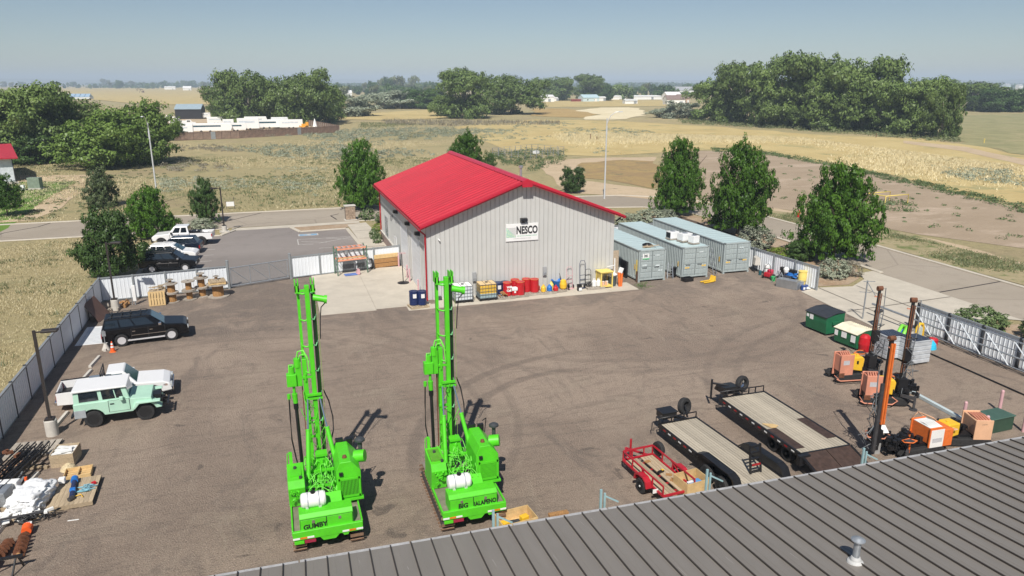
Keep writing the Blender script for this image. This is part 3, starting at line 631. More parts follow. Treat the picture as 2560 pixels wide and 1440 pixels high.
# containers
CONTM = M('container_grey_green', (.36, .41, .41), .5, var=.07, scale=1.2, dirt=.18, dirtcol=(.22, .2, .17))
CONTR = M('container_roof', (.45, .56, .57), .45, var=.05, scale=.6, dirt=.12, dirtcol=(.35, .36, .34))
CDARK = M('container_gasket', (.06, .08, .09), .6)
DECY = M('decal_yellow', (.75, .5, .12), .5); CPALE = M('decal_pale', (.6, .66, .66))
def container(label, x, y, w_, L, rz, h=2.8):
    t = thing('shipping_container', label, 'shipping container', (x, y, 0), rz, 'grey green containers beside the building')
    m = MB(); zb, zt = .16, h
    for X in (0, w_):           # corrugated sides
        sg_ = 1 if X == 0 else -1; k = 44; p = (L - .3) / k; pr = []
        for i in range(k): a = .15 + i * p; pr += [(a, 0), (a + p * .3, 0), (a + p * .45, .05), (a + p * .8, .05), (a + p * .95, 0)]
        pr.append((L - .15, 0)); vt_ = []
        for q, dd in pr: vt_ += [(X + sg_ * (.02 + dd), q, zb + .1), (X + sg_ * (.02 + dd), q, zt - .1)]
        m.add(vt_, [(2 * i, 2 * i + 2, 2 * i + 3, 2 * i + 1) for i in range(len(pr) - 1)])
    m.box(.06, w_ - .06, L - .1, L - .04, zb, zt - .08); m.build('side_wall', CONTM, t)
    m = MB()
    for X in (0, w_ - .14):
        for Y in (0, L - .14): m.box(X, X + .14, Y, Y + .14, .14, zt)
    m.box(0, w_, 0, .12, zt - .13, zt - .002).box(0, .08, .14, L - .14, zt - .12, zt - .002).box(w_ - .08, w_, .14, L - .14, zt - .12, zt - .002)
    m.box(0, .1, .14, L - .14, .14, .3).box(w_ - .1, w_, .14, L - .14, .14, .3).box(.14, w_ - .14, .0, .12, .14, .28); m.build('frame', CONTM, t, bevel=.015, seg=1)
    m = MB(); k = 16; p = (L - .2) / k; pr = []
    for i in range(k): a = .1 + i * p; pr += [(a, 0), (a + p * .6, 0), (a + p * .66, .02), (a + p * .94, .02)]
    pr.append((L - .1, 0)); vt_ = []
    for q, dd in pr: vt_ += [(.06, q, zt - .02 + dd), (w_ - .06, q, zt - .02 + dd)]
    m.add(vt_, [(2 * i, 2 * i + 1, 2 * i + 3, 2 * i + 2) for i in range(len(pr) - 1)]); m.build('roof', CONTR, t, fix=False)
    for X in (0.0, w_ - .16):
        for Z in (.0, zt - .0): MB().box(X, X + .16, -.02, .16, Z, Z + (.14 if Z == 0 else .03)).build('corner_casting', CONTM, t)
    for i in range(2):
        x0 = .15 + i * (w_ / 2 - .145); x1 = x0 + w_ / 2 - .16
        d_ = B(x0, x1, .04, .09, .3, zt - .15).build('door', CONTM, t)
        hh = (zt - .6) / 5
        for r_ in range(5):
            for c_ in range(2):
                a = x0 + .06 + c_ * (x1 - x0 - .06) / 2; B(a, a + (x1 - x0 - .06) / 2 - .06, .012, .045, .38 + r_ * (hh + .03), .38 + r_ * (hh + .03) + hh - .06).build('door_panel', CONTM, d_, bevel=.012, seg=1)
        for c_ in (.3, .72):
            xx = x0 + (x1 - x0) * c_; MB().cyl((xx, -.01, .24), (xx, -.01, zt - .1), .018, n=6).build('lock_rod', CONTM, d_)
        B(x0 - .012, x0 + .012, .015, .05, .3, zt - .15).build('gasket', CDARK, d_)
        MB().bar((x0 + .2, -.02, 1.25), (x0 + .65, -.02, 1.25), .03).build('handle', DSTEEL, d_)
    return t
CW = 2.6
c1 = container('grey green container nearest the building, with white RK sticker on door', 28.95, 54.35, CW, 12.4, R(1))
c2 = container('middle grey green container carrying white air conditioning units', 33.05, 54.15, CW, 12.5, R(.5))
c3 = container('grey green container with clear roof, next to the white fence', 37.5, 54.6, CW + .1, 13.2, R(0))
s = thing('door_sticker', 'white RK sticker with green stripe on left container door', 'sticker', (29.5, 54.38, 1.98), R(1))
B(-.2, .42, -.03, -.012, 0, .5).build('sheet', WHITE, s); B(-.2, .42, -.034, -.03, 0, .1).build('green_stripe', M('sticker_green', (.1, .5, .2)), s)
text('RK', .3, M('sign_charcoal', (.03, .03, .03)), s, (.11, -.034, .29), (R(90), 0, 0), bold=.01)
for t, (a, z_, mm) in ((c1, (1.55, 2.2, CPALE)), (c1, (1.6, 1.3, CPALE)), (c1, (1.9, .85, CPALE)), (c1, (.35, 1.4, CPALE)), (c2, (.3, .92, DECY)), (c2, (1.95, 1.02, DECY)), (c2, (1.6, 2.25, CPALE)), (c3, (.25, .98, DECY)), (c3, (1.95, 1.1, DECY)), (c3, (1.55, 2.25, CPALE))):
    B(a, a + .42, -.001 + .0, .008, z_, z_ + .13).build('decal', mm, t)
for t in (c1, c2, c3): B(-.006, .004, .6, .78, 1.0, 1.45).build('side_decal', DECY, t)
B(-.03, -.0, .25, .45, .6, 1.9).build('hazard_strip', PYELLOW, c1)
B(-.12, -.02, .05, .2, .0, .95).build('side_flap', M('rusty_brown', (.12, .07, .05)), c1)

# ------------------------------------------------------------------ vegetation
def leaf_mat(name, a, b, trans=.16):
    m = bpy.data.materials.new(name); m.use_nodes = True; n = m.node_tree; n.nodes.clear()
    at = n.nodes.new('ShaderNodeAttribute'); at.attribute_name = 'tint'
    oi = n.nodes.new('ShaderNodeObjectInfo')
    mx = n.nodes.new('ShaderNodeMix'); mx.data_type = 'RGBA'; mx.inputs['A'].default_value = (*a, 1); mx.inputs['B'].default_value = (*b, 1)
    n.links.new(at.outputs['Fac'], mx.inputs['Factor'])
    h = n.nodes.new('ShaderNodeHueSaturation'); n.links.new(mx.outputs['Result'], h.inputs['Color'])
    r = n.nodes.new('ShaderNodeMapRange'); r.inputs['To Min'].default_value = .8; r.inputs['To Max'].default_value = 1.2; n.links.new(oi.outputs['Random'], r.inputs['Value']); n.links.new(r.outputs[0], h.inputs['Value'])
    d = n.nodes.new('ShaderNodeBsdfDiffuse'); t = n.nodes.new('ShaderNodeBsdfTranslucent'); s = n.nodes.new('ShaderNodeMixShader'); s.inputs[0].default_value = trans
    n.links.new(h.outputs[0], d.inputs[0]); n.links.new(h.outputs[0], t.inputs[0]); n.links.new(d.outputs[0], s.inputs[1]); n.links.new(t.outputs[0], s.inputs[2])
    g = n.nodes.new('ShaderNodeBsdfGlossy'); g.inputs['Roughness'].default_value = .45; g.inputs[0].default_value = (.5, .5, .5, 1)
    s2 = n.nodes.new('ShaderNodeMixShader'); s2.inputs[0].default_value = .04; n.links.new(s.outputs[0], s2.inputs[1]); n.links.new(g.outputs[0], s2.inputs[2])
    o = n.nodes.new('ShaderNodeOutputMaterial'); n.links.new(s2.outputs[0], o.inputs[0]); return m
BARK = M('bark', (.16, .12, .09), .9, var=.35, scale=6, stretch=(4, 4, .6))
BARKP = M('pale_bark', (.33, .29, .24), .9, var=.3, scale=4, stretch=(4, 4, .6))
LM = dict(maple=leaf_mat('maple_leaves', (.028, .08, .008), (.1, .21, .02)), dark=leaf_mat('dark_leaves', (.04, .08, .02), (.09, .16, .04)),
          cotton=leaf_mat('cottonwood_leaves', (.08, .13, .035), (.2, .28, .075)), bright=leaf_mat('bright_leaves', (.075, .135, .025), (.17, .25, .055)),
          pine=leaf_mat('pine_needles', (.06, .09, .035), (.13, .17, .07)), silver=leaf_mat('silver_leaves', (.2, .24, .17), (.36, .4, .3)),
          sage=leaf_mat('sage_leaves', (.23, .26, .19), (.38, .41, .3)), brush=leaf_mat('brush_twigs', (.2, .17, .13), (.34, .32, .24)),
          yel=leaf_mat('yellow_green_leaves', (.12, .18, .02), (.26, .34, .05)), straw=leaf_mat('straw_blades', (.5, .43, .25), (.74, .65, .42)),
          weed=leaf_mat('weed_leaves', (.08, .13, .05), (.18, .24, .1)), olivew=leaf_mat('olive_leaves', (.11, .13, .06), (.22, .25, .12)))
def leafmesh(name, P, Nn, size, tint, mat, rng, aspect=.62):
    n = len(P); Nn = Nn / (np.linalg.norm(Nn, axis=1, keepdims=True) + 1e-9)
    a = rng.normal(size=(n, 3)); T = np.cross(Nn, a); T /= np.linalg.norm(T, axis=1, keepdims=True) + 1e-9; Bt = np.cross(Nn, T)
    s = (size * rng.uniform(.6, 1.35, n))[:, None]
    V = np.empty((n, 4, 3)); V[:, 0] = P - T * s; V[:, 1] = P - Bt * s * aspect + Nn * s * .15; V[:, 2] = P + T * s; V[:, 3] = P + Bt * s * aspect + Nn * s * .15
    me = bpy.data.meshes.new(name); me.vertices.add(4 * n); me.vertices.foreach_set('co', V.ravel())
    me.loops.add(4 * n); me.loops.foreach_set('vertex_index', np.arange(4 * n)); me.polygons.add(n)
    me.polygons.foreach_set('loop_start', np.arange(n) * 4); me.polygons.foreach_set('loop_total', np.full(n, 4))
    at = me.attributes.new('tint', 'FLOAT', 'FACE'); at.data.foreach_set('value', np.clip(tint, 0, 1)); me.materials.append(mat); me.update(); me.validate(); return me
def crown(name, blobs, nl, size, seed, mat, cr=.16, nc=240, up=.35, inner=.55, soft=.5):
    """blobs in unit space (crown fits -1..1 by 0..1 high); leaves grouped in clumps spread through the volume"""
    rng = np.random.default_rng(seed); Bb = np.array(blobs); wt = Bb[:, 3] * Bb[:, 4] + Bb[:, 3] * Bb[:, 5]; wt /= wt.sum()
    bi = rng.choice(len(Bb), nc, p=wt); d = rng.normal(size=(nc, 3)); d /= np.linalg.norm(d, axis=1, keepdims=True)
    rf = rng.uniform(inner, 1.03, nc) ** .6; C = Bb[bi, :3] + d * Bb[bi, 3:] * rf[:, None]
    ct = rng.uniform(0, 1, nc); crs = cr * rng.uniform(.55, 1.4, nc)
    li = rng.integers(0, nc, nl); o = rng.normal(size=(nl, 3)); o /= np.linalg.norm(o, axis=1, keepdims=True); u = rng.uniform(0, 1, nl) ** soft
    off = o * (crs[li] * u)[:, None]; off[:, 2] *= .7
    P = C[li] + off; Nn = o * .9 + d[li] * .5 + rng.normal(size=(nl, 3)) * .45; Nn[:, 2] += up
    tint = ct[li] * .55 + rng.uniform(0, .45, nl)
    P[:, 2] = np.maximum(P[:, 2], .01)
    return leafmesh(name, P, Nn, size, tint, mat, rng)
def cone_blobs(seed, base=.1, w=1., tip=1., lead=3, k=26):
    r = random.Random(seed); out = []
    for i in range(k):
        h = base + (tip - base) * (i / k) ** 1.0; prof = w * min(1, ((h - base) / .14 + .62)) * (1 - ((h - base) / (tip - base)) ** 2.6) ** .7 + .05
        a = r.uniform(0, 6.28); rr = prof * r.uniform(.2, .52); s = max(.1, prof * r.uniform(.42, .55)); out.append((rr * math.cos(a), rr * math.sin(a), h + r.uniform(-.02, .03), s, s, s * .34 + .035))
    for i in range(lead): a = r.uniform(0, 6.28); q = r.uniform(.08, .34); out.append((q * math.cos(a), q * math.sin(a), tip - .09 - .3 * q, .11, .11, .11))
    return out
def round_blobs(seed, k=18, lo=.25, w=.62, flat=.8, sp=.55):
    r = random.Random(seed); out = [(0, 0, .52, w * .7, w * .7, .36)]
    for i in range(k):
        a = r.uniform(0, 6.28); h = r.uniform(lo, .86); q = sp * math.sqrt(max(.05, 1 - ((h - .5) / .5) ** 2)) * r.uniform(.5, 1.15); s = r.uniform(.2, .36)
        out.append((q * math.cos(a), q * math.sin(a), h, s, s, s * .42))
    return out
PROTO = dict(
    maple=[crown('maple_crown', cone_blobs(s, .05, 1.08, k=52), 34000, .021, s, LM['maple'], .085, 760, inner=.35) for s in (1, 2)],
    dark=[crown('dark_crown', cone_blobs(3, .05, 1.0), 20000, .026, 3, LM['dark'], .1, 420), crown('dark_crown', round_blobs(4, 26, .06), 24000, .023, 4, LM['dark'], .1, 520, inner=.4)],
    cotton=[crown('cottonwood_crown', round_blobs(s, 34, .06, .6, sp=.66), 24000, .023, s, LM['cotton'], .1, 560, inner=.4) for s in (5, 6, 7)],
    bright=[crown('bright_crown', round_blobs(8, 28, .04, sp=.6), 20000, .022, 8, LM['bright'], .1, 420)],
    pine=[crown('pine_crown', cone_blobs(9, .03, 1.0, lead=5, k=34), 18000, .026, 9, LM['pine'], .1, 380, up=.6)],
    silver=[crown('silver_crown', round_blobs(10, 16, .05), 7000, .032, 10, LM['silver'], .14, 160), crown('silver_crown', round_blobs(11, 16, .05), 7000, .032, 11, LM['silver'], .14, 160)],
    sage=[crown('sage_dome', [(0, 0, .35, .8, .8, .5), (.3, .2, .4, .5, .5, .4), (-.3, -.2, .4, .5, .5, .45)], 3200, .045, 12, LM['sage'], .13, 160, up=1.2)],
    brush=[crown('brush_dome', [(0, 0, .35, .8, .8, .5), (.3, .2, .4, .5, .5, .4)], 2600, .05, 13, LM['brush'], .15, 120, up=1.2)],
    yel=[crown('yellow_green_dome', [(0, 0, .35, .8, .8, .5)], 2600, .045, 14, LM['yel'], .12, 140, up=1)],
    far=[crown('far_crown', round_blobs(s, 9, .1, .8, sp=.5), 2200, .065, s, LM[mm], .2, 70) for s, mm in ((20, 'dark'), (21, 'cotton'), (22, 'olivew'), (23, 'dark'))],
    farcone=[crown('far_crown', cone_blobs(24, .05, .8), 1800, .07, 24, LM['dark'], .18, 60)],
    dome=[crown('shrub_dome', [(0, 0, .35, .85, .85, .55)], 6000, .04, 26, LM['weed'], .09, 420, up=1)],
    weed=[crown('weed_crown', [(0, 0, .35, .8, .8, .5)], 900, .08, 25, LM['weed'], .2, 60, up=1)],
)
def trunk_mesh(seed, low=.0, limbs=6, r0=.035, mat=BARK, spread=.5, top=.75):
    r = random.Random(seed); m = MB(); m.tube([(0, 0, 0), (.01, .01, low * .5 + .1), (-.01, .0, .4), (.02, 0, top)], [r0 * 1.25, r0, r0 * .7, r0 * .2], 8)
    for i in range(limbs):
        a = i * 6.28 / limbs + r.uniform(-.4, .4); h = r.uniform(.14, .42); q = spread * r.uniform(.6, 1.1)
        m.tube([(0, 0, h), (q * .45 * math.cos(a), q * .45 * math.sin(a), h + .14), (q * math.cos(a), q * math.sin(a), h + r.uniform(.22, .38))], [r0 * .6, r0 * .4, r0 * .12], 6)
    return m.mesh('trunk', mat)
TRK = {k: trunk_mesh(i, mat=BARKP if k == 'cotton' else BARK, r0=.04 if k in ('cotton',) else .028, spread=.55) for i, k in enumerate(('maple', 'dark', 'cotton', 'bright', 'pine', 'silver'))}
rnd = random.Random(77)
TREEN = {'maple': 'maple_tree', 'dark': 'dark_tree', 'cotton': 'cottonwood_tree', 'bright': 'ash_tree', 'pine': 'pine_tree', 'silver': 'russian_olive_tree', 'sage': 'sage_shrub', 'brush': 'twiggy_shrub', 'yel': 'low_green_shrub', 'weed': 'green_weed', 'dome': 'domed_shrub'}
def tree(kind, label, x, y, h, w_, group=None, v=0, rz=None, parts=True, lift=0):
    f = PROTO[kind]; me = f[v % len(f)]
    cat = 'shrub' if kind in ('sage', 'brush', 'yel', 'weed', 'dome') else 'tree'
    rz = rnd.uniform(0, 6.28) if rz is None else rz
    if parts and kind in TRK:
        t = thing(TREEN[kind], label, cat, (x, y, 0), rz, group)
        c = link('crown', me, t, (0, 0, lift)); c.scale = (w_ / 2, w_ / 2, h - lift); k = link('trunk', TRK[kind], t); k.scale = (h * .6, h * .6, h)
        return t
    o = link(TREEN.get(kind, 'distant_tree'), me, None, (x, y, 0), (0, 0, rz)); o.scale = (w_ / 2, w_ / 2, h); return tag(o, label, cat, group)
# street trees and shrubs near the yard
for k, lab, p, h, w_, v, lf in (
    ('maple', 'dark green pyramidal tree standing just left of the red roof', (11.0, 100.0), 9.3, 7.6, 0, .6),
    ('maple', 'leafy green tree rising behind the far end of red roof', (30.5, 118.0), 9.0, 8.2, 1, .6),
    ('maple', 'pyramidal tree behind the containers, leftmost of the three street trees', (48.9, 82.0), 9.9, 7.2, 0, .8),
    ('maple', 'bright green tree over the right container, middle of three street trees', (49.6, 70.0), 10.5, 8.6, 1, .8),
    ('maple', 'largest street tree beside the right road, nearest the driveway', (50.4, 55.6), 9.4, 8.8, 0, .7),
    ('dark', 'dark round tree growing outside the left fence corner', (-14.0, 70.3), 6.3, 7.4, 1, .3),
    ('maple', 'light green tree behind the dark tree by the car park', (-13.4, 87.5), 5.9, 5.6, 1, .3),
    ('dark', 'small dense dark evergreen tree beside the car park entrance', (-8.2, 95.2), 5.6, 4.2, 0, .2),
    ('pine', 'bushy dark pine tree in the field left of street light', (-22.8, 113.0), 5.5, 6.0, 0, .2),
    ('maple', 'small round tree on the green lawn at left edge', (-33.0, 108.6), 5.4, 5.0, 0, 1.1),
    ('dark', 'small dark shrub tree behind the red roof near street light', (44.2, 105.5), 4.2, 5.0, 1, .2),
    ('dark', 'narrow dark bush beyond ridge of the red roof', (35.5, 122.0), 4.8, 3.4, 0, .2),
):
    tree(k, lab, p[0], p[1], h, w_, None, v, lift=lf)
# silvery and low shrubs
for k, p, h, w_, lab in (
    ('sage', (39.2, 76.5), 2.1, 5.0, 'silvery shrub behind containers, nearest the steel building'), ('sage', (42.8, 78.2), 2.2, 5.0, 'silvery shrub behind the middle container roof'),
    ('sage', (46.2, 80.0), 1.6, 3.2, 'small silvery shrub under the leftmost street tree'), ('sage', (46.6, 62.5), 2.7, 4.4, 'large silvery shrub right of the right container'),
    ('yel', (46.5, 58.6), 1.1, 3.2, 'yellow green low shrub between silver shrub and street tree'), ('sage', (46.0, 50.4), 2.0, 3.2, 'silvery shrub at the fence end beside the driveway'),
    ('brush', (48.2, 50.8), 1.5, 2.6, 'greyish twiggy shrub right of fence end on stone bed'), ('dark', (47.2, 56.8), 2.0, 3.2, 'dark leafy shrub in shade left of the largest street tree'),
    ('dome', (46.0, 36.1), 1.7, 4.0, 'rounded grey green shrub right of driveway behind sliding gate'), ('dome', (47.9, 33.0), 1.7, 3.2, 'dark rounded shrub at the right edge beyond the sliding gate'),
    ('yel', (-10.2, 78.2), 1.3, 2.6, 'yellow green shrub in front of the parked cars'), ('sage', (-8.5, 91.0), 1.6, 4.2, 'silvery round shrub beside the dark evergreen and lamp'),
    ('weed', (-11.9, 91.6), 2.0, 2.0, 'tall pale green grass clump behind the white pickup'), ('weed', (10.6, 91.6), 1.7, 2.6, 'ornamental grass clump beside the stone sign pillar'),
    ('weed', (12.2, 88.8), 1.8, 2.4, 'ornamental grass clump at back corner of steel building'), ('yel', (10.9, 84.2), 1.0, 1.8, 'bright green low shrub beside the concrete walk'),
    ('weed', (9.9, 77.2), 1.4, 1.3, 'green grass clump against the building side wall'), ('weed', (9.9, 79.4), 1.5, 1.4, 'second green grass clump along building side wall'),
    ('yel', (-31, 172), 2.6, 9, 'low bright green thicket beside the left red roof')):
    tree(k, lab, p[0], p[1], h, w_, 'shrubs round the yard' if k != 'dark' else None, 0, parts=False)
# big cottonwoods; (px base x, base y, top y, width px) resolved to metres
BIG = [
 ('cotton', (-51.24, 184.60), 16.66, 27, 0, 'huge dark cottonwood at left edge beyond the lawn'), ('cotton', (-63.51, 193.05), 15.83, 30, 1, 'huge cottonwood cut by the left picture edge'),
 ('cotton', (-46.81, 195.32), 14.32, 24, 2, 'cottonwood between the edge tree and the brighter ash'),
 ('bright', (-33.10, 168.08), 12.29, 27, 0, 'broad bright green ash left of the street light'), ('bright', (-26.72, 172.41), 13.88, 22, 0, 'bright green ash directly behind the left street light'),
 ('cotton', (-57.76, 193.05), 17.08, 26, 2, 'huge dark cottonwood above the left red roof'), ('cotton', (-48.31, 188.13), 16.08, 25, 1, 'cottonwood with pointed top right of the edge giants'), ('dark', (-51.13, 178.66), 6.71, 20, 1, 'low dark tree in front of the left cottonwoods'), ('dark', (-41.97, 186.08), 8.66, 18, 0, 'lower dark tree between cottonwood and bright ash'),
 ('dark', (-28.22, 243.64), 5.26, 12, 1, 'scruffy dark bush at left end of the wooden fence'),
 ('cotton', (-7.76, 329.98), 23.08, 34, 1, 'large cottonwood behind storage yard, left one of the pair'), ('cotton', (14.10, 316.58), 22.96, 34, 2, 'large cottonwood behind storage yard, right one of the pair'),
 ('cotton', (4.34, 339.50), 17.64, 34, 0, 'lower cottonwood filling the gap behind the storage yard pair'), ('cotton', (-16.40, 349.74), 18.48, 24, 2, 'left shoulder cottonwood of the storage yard group'), ('cotton', (23.28, 333.37), 16.82, 22, 0, 'right shoulder cottonwood of the storage yard group'),
 ('dark', (-24.17, 400.99), 5.41, 10, 1, 'small dark tree left of the storage yard cottonwoods'),
 ('cotton', (89.25, 350.87), 23.59, 37, 0, 'tall cottonwood in the field above red roof, left one'), ('cotton', (126.71, 392.99), 22.12, 46, 1, 'broad cottonwood in the field above red roof, right one'),
 ('cotton', (87.95, 379.09), 10.97, 24, 2, 'lower cottonwood at the foot of the tall one above red roof'),
 ('cotton', (191.65, 293.44), 19.40, 34, 0, 'left end cottonwood of the big grove at right'), ('cotton', (191.48, 272.09), 26.39, 38, 1, 'second cottonwood from the left in the right grove'),
 ('cotton', (193.61, 252.40), 28.06, 40, 2, 'tall cottonwood left of the centre of the right grove'), ('cotton', (196.24, 234.56), 27.72, 40, 0, 'tallest middle cottonwood of the right grove'),
 ('cotton', (200.99, 220.19), 26.97, 40, 1, 'tall cottonwood right of the centre of the right grove'), ('cotton', (202.70, 207.84), 20.30, 32, 2, 'sloping side cottonwood of the right grove'),
 ('cotton', (203.32, 194.70), 18.62, 27, 0, 'cottonwood near right end of grove with pale trunk'), ('cotton', (196.45, 177.83), 17.31, 15, 1, 'drooping lower cottonwood ending the right grove'),
 ('cotton', (190.99, 241.72), 15.32, 30, 2, 'lower dark cottonwood at the front foot of right grove'), ('cotton', (193.81, 220.07), 15.40, 30, 1, 'low cottonwood with forked trunk in front of the grove'),
 ('silver', (188.18, 318.86), 8.57, 28, 0, 'silvery russian olive thicket at left foot of the right grove'), ('silver', (184.10, 329.02), 4.96, 20, 1, 'low silvery olive tree left of the right grove'),
 ('silver', (40.81, 394.35), 11.56, 42, 0, 'silvery olive tree right of the storage yard cottonwoods'), ('silver', (72.57, 498.28), 11.95, 46, 1, 'silvery olive tree, middle of the grey green row'),
 ('silver', (87.86, 510.05), 11.02, 40, 0, 'silvery olive tree ending the grey green row'), ('dark', (95.14, 490.97), 12.71, 34, 1, 'dark green tree right of the silvery olive row'),
 ('dark', (132.84, 623.34), 12.30, 40, 1, 'brownish green tree left of the tall cottonwood'),
 ('cotton', (420.55, 362.44), 19.37, 62, 2, 'hazy cottonwood beyond the right end of grove'), ('dark', (408.40, 331.89), 13.58, 40, 1, 'dark tree mass at right horizon'), ('dark', (434.87, 336.54), 12.34, 46, 0, 'dark tree at far right picture edge'),
 ('cotton', (263.51, 687.83), 23.54, 66, 1, 'hazy cottonwood above white farm shed, left one'), ('cotton', (305.69, 692.28), 25.22, 46, 0, 'hazy cottonwood above pale blue farmhouse'), ('dark', (308.35, 656.04), 15.39, 20, 1, 'dark tree beside pale blue farmhouse'),
]
for k, p, h, w_, v, lab in BIG: tree(k, lab, p[0], p[1], max(3, min(h, 34)), w_, None, v, lift=0)
# the far tree line
FARL = {0: 'rounded', 1: 'pointed'}
rnd = random.Random(5)
FAR = []
def gp(px, py):
    r = (px - 1280) / 1830.; u = -(py - 720) / 1830.; p = R(15.66); fh = math.cos(p) + u * math.sin(p); z = -math.sin(p) + u * math.cos(p); y_ = R(17.93)
    X = fh * math.sin(y_) + r * math.cos(y_); Y = fh * math.cos(y_) - r * math.sin(y_); t = -16.5 / z; return X * t, Y * t
for x0, x1, ya, yb, n_, hh in ((130, 560, 217, 222, 26, 20), (255, 300, 214, 218, 3, 28), (440, 540, 216, 219, 9, 22), (820, 1110, 222, 246, 40, 15), (930, 1070, 228, 236, 8, 26), (1330, 1760, 226, 250, 60, 13), (1500, 1760, 216, 228, 26, 14), (2380, 2640, 214, 240, 26, 12), (1700, 2560, 212, 216, 20, 18), (-60, 130, 214, 219, 8, 20)):
    for i in range(n_):
        px = x0 + (x1 - x0) * (i + rnd.uniform(0, 1)) / n_; py = rnd.uniform(ya, yb); x, y = gp(px, py); h = hh * rnd.uniform(.6, 1.35)
        ki = 1 if rnd.random() < .15 else 0
        FAR.append((x, y, h, h * rnd.uniform(.9, 1.6), ki, rnd.randrange(4)))
for x, y, h, w_, ki, v in FAR:
    o = link('distant_tree', (PROTO['farcone'] if ki else PROTO['far'])[v % (1 if ki else 4)], None, (x, y, 0), (0, 0, rnd.uniform(0, 6))); o.scale = (w_ / 2, w_ / 2, h); pl = 'beyond the left golden field' if x < 0 else ('beyond the silvery olive row' if x < y * .42 else ('beyond the white sheds right of centre' if x < y * .62 else 'beyond the right grove')); tag(o, ('low ' if h < 14 else 'tall ' if h > 20 else '') + FARL[ki] + ' hazy tree of the far tree line ' + pl, 'tree', 'trees of the far tree line ' + pl)
rng = np.random.default_rng(3); n_ = 60000     # woods merging at the horizon
Dd = rng.uniform(2600, 8200, 500); A = rng.uniform(-.85, .5, 500); cx = Dd * np.sin(R(17.93) - A); cy = Dd * np.cos(R(17.93) - A)
li = rng.integers(0, 500, n_); P = np.stack([cx[li] + rng.normal(0, 45, n_), cy[li] + rng.normal(0, 45, n_), rng.uniform(0, 13, n_) * (.5 + (li % 7) / 7)], 1)
o = link('distant_woods', leafmesh('distant_woods', P, rng.normal(size=(n_, 3)) + np.array([0, 0, .5]), 4.5, rng.uniform(0, 1, n_), LM['dark'], rng)); tag(o, 'hazy woods merging along the horizon', 'woods', kind='stuff')

# scrub, grass
def inpoly(X, Y, poly):
    ins = np.zeros(len(X), bool); n = len(poly); j = n - 1
    for i in range(n):
        xi, yi = poly[i]; xj, yj = poly[j]
        with np.errstate(divide='ignore', invalid='ignore'): c = ((yi > Y) != (yj > Y)) & (X < (xj - xi) * (Y - yi) / (yj - yi) + xi)
        ins ^= c; j = i
    return ins
def sample(poly, n, rng, clump=0):
    xs = [p[0] for p in poly]; ys = [p[1] for p in poly]; out = []
    tot = 0
    while tot < n:
        X = rng.uniform(min(xs), max(xs), 4 * n); Y = rng.uniform(min(ys), max(ys), 4 * n); m = inpoly(X, Y, poly)
        if clump: m &= (np.sin(X * clump + 1.3 * np.sin(Y * clump * .7)) + np.sin(Y * clump * 1.3 + np.sin(X * clump * .5)) + rng.normal(0, .5, len(X))) > .2
        out.append(np.stack([X[m], Y[m]], 1)); tot += m.sum()
    return np.concatenate(out)[:n]
def grass(name, label, poly, n, h, seed, mat, clump=0, blades=5, wd=.02, spread=.12, cat='grass'):
    rng = np.random.default_rng(seed); C = sample(poly, n, rng, clump); m = n * blades; ci = np.repeat(np.arange(n), blades)
    base = np.concatenate([C[ci] + rng.normal(0, spread, (m, 2)), np.full((m, 1), .0)], 1); ang = rng.uniform(0, 6.28, m); hh = h * rng.uniform(.4, 1.3, m) * (.6 + .8 * rng.uniform(0, 1, n))[ci]
    lean = rng.normal(0, .45, (m, 2)) * hh[:, None]; V = np.empty((m, 3, 3)); wv = np.stack([np.cos(ang), np.sin(ang), np.zeros(m)], 1) * (wd * rng.uniform(.7, 1.5, m))[:, None]
    V[:, 0] = base - wv; V[:, 1] = base + wv; V[:, 2] = base; V[:, 2, :2] += lean; V[:, 2, 2] += hh
    me = bpy.data.meshes.new(name); me.vertices.add(3 * m); me.vertices.foreach_set('co', V.ravel()); me.loops.add(3 * m); me.loops.foreach_set('vertex_index', np.arange(3 * m)); me.polygons.add(m)
    me.polygons.foreach_set('loop_start', np.arange(m) * 3); me.polygons.foreach_set('loop_total', np.full(m, 3)); at = me.attributes.new('tint', 'FLOAT', 'FACE'); at.data.foreach_set('value', np.clip(rng.uniform(0, 1, n)[ci] * .7 + rng.uniform(0, .3, m), 0, 1)); me.materials.append(mat); me.update()
    return tag(link(name, me), label, cat, kind='stuff')
def scrub(name, label, poly, n, r, h, seed, mat, clump=0, lv=46, ls=.09, cat='scrub'):
    rng = np.random.default_rng(seed); C = sample(poly, n, rng, clump); s = rng.uniform(.45, 1.4, n); m = n * lv; ci = np.repeat(np.arange(n), lv); d = rng.normal(size=(m, 3)); d /= np.linalg.norm(d, axis=1, keepdims=True); d[:, 2] = np.abs(d[:, 2])
    u = rng.uniform(.3, 1, m) ** .5; P = np.stack([C[ci, 0] + d[:, 0] * r * s[ci] * u, C[ci, 1] + d[:, 1] * r * s[ci] * u, d[:, 2] * h * s[ci] * u], 1); Nn = d + rng.normal(0, .5, (m, 3)); Nn[:, 2] += .4
    return tag(link(name, leafmesh(name, P, Nn, ls, rng.uniform(0, 1, n)[ci] * .6 + rng.uniform(0, .4, m), mat, rng)), label, cat, kind='stuff')
grass('dry_grass', 'dry straw coloured grass outside the left fence', [(-60, 26), (-14.2, 26), (-14.2, 62), (-16.5, 68), (-16.5, 90), (-60, 90)], 26000, .14, 31, LM['straw'], .25, spread=.28, wd=.022)
grass('green_tufts', 'muted green weeds mixed in the field beyond the street', [(-60, 104), (42, 104), (40, 165), (-60, 200)], 3500, .25, 52, LM['olivew'], .09, 8, .05, .6)
grass('green_tufts', 'low green weeds among the dry grass by left fence', [(-45, 30), (-14.2, 30), (-14.2, 62), (-18, 88), (-45, 89)], 700, .25, 32, LM['olivew'], .5, 12, .03, .25)
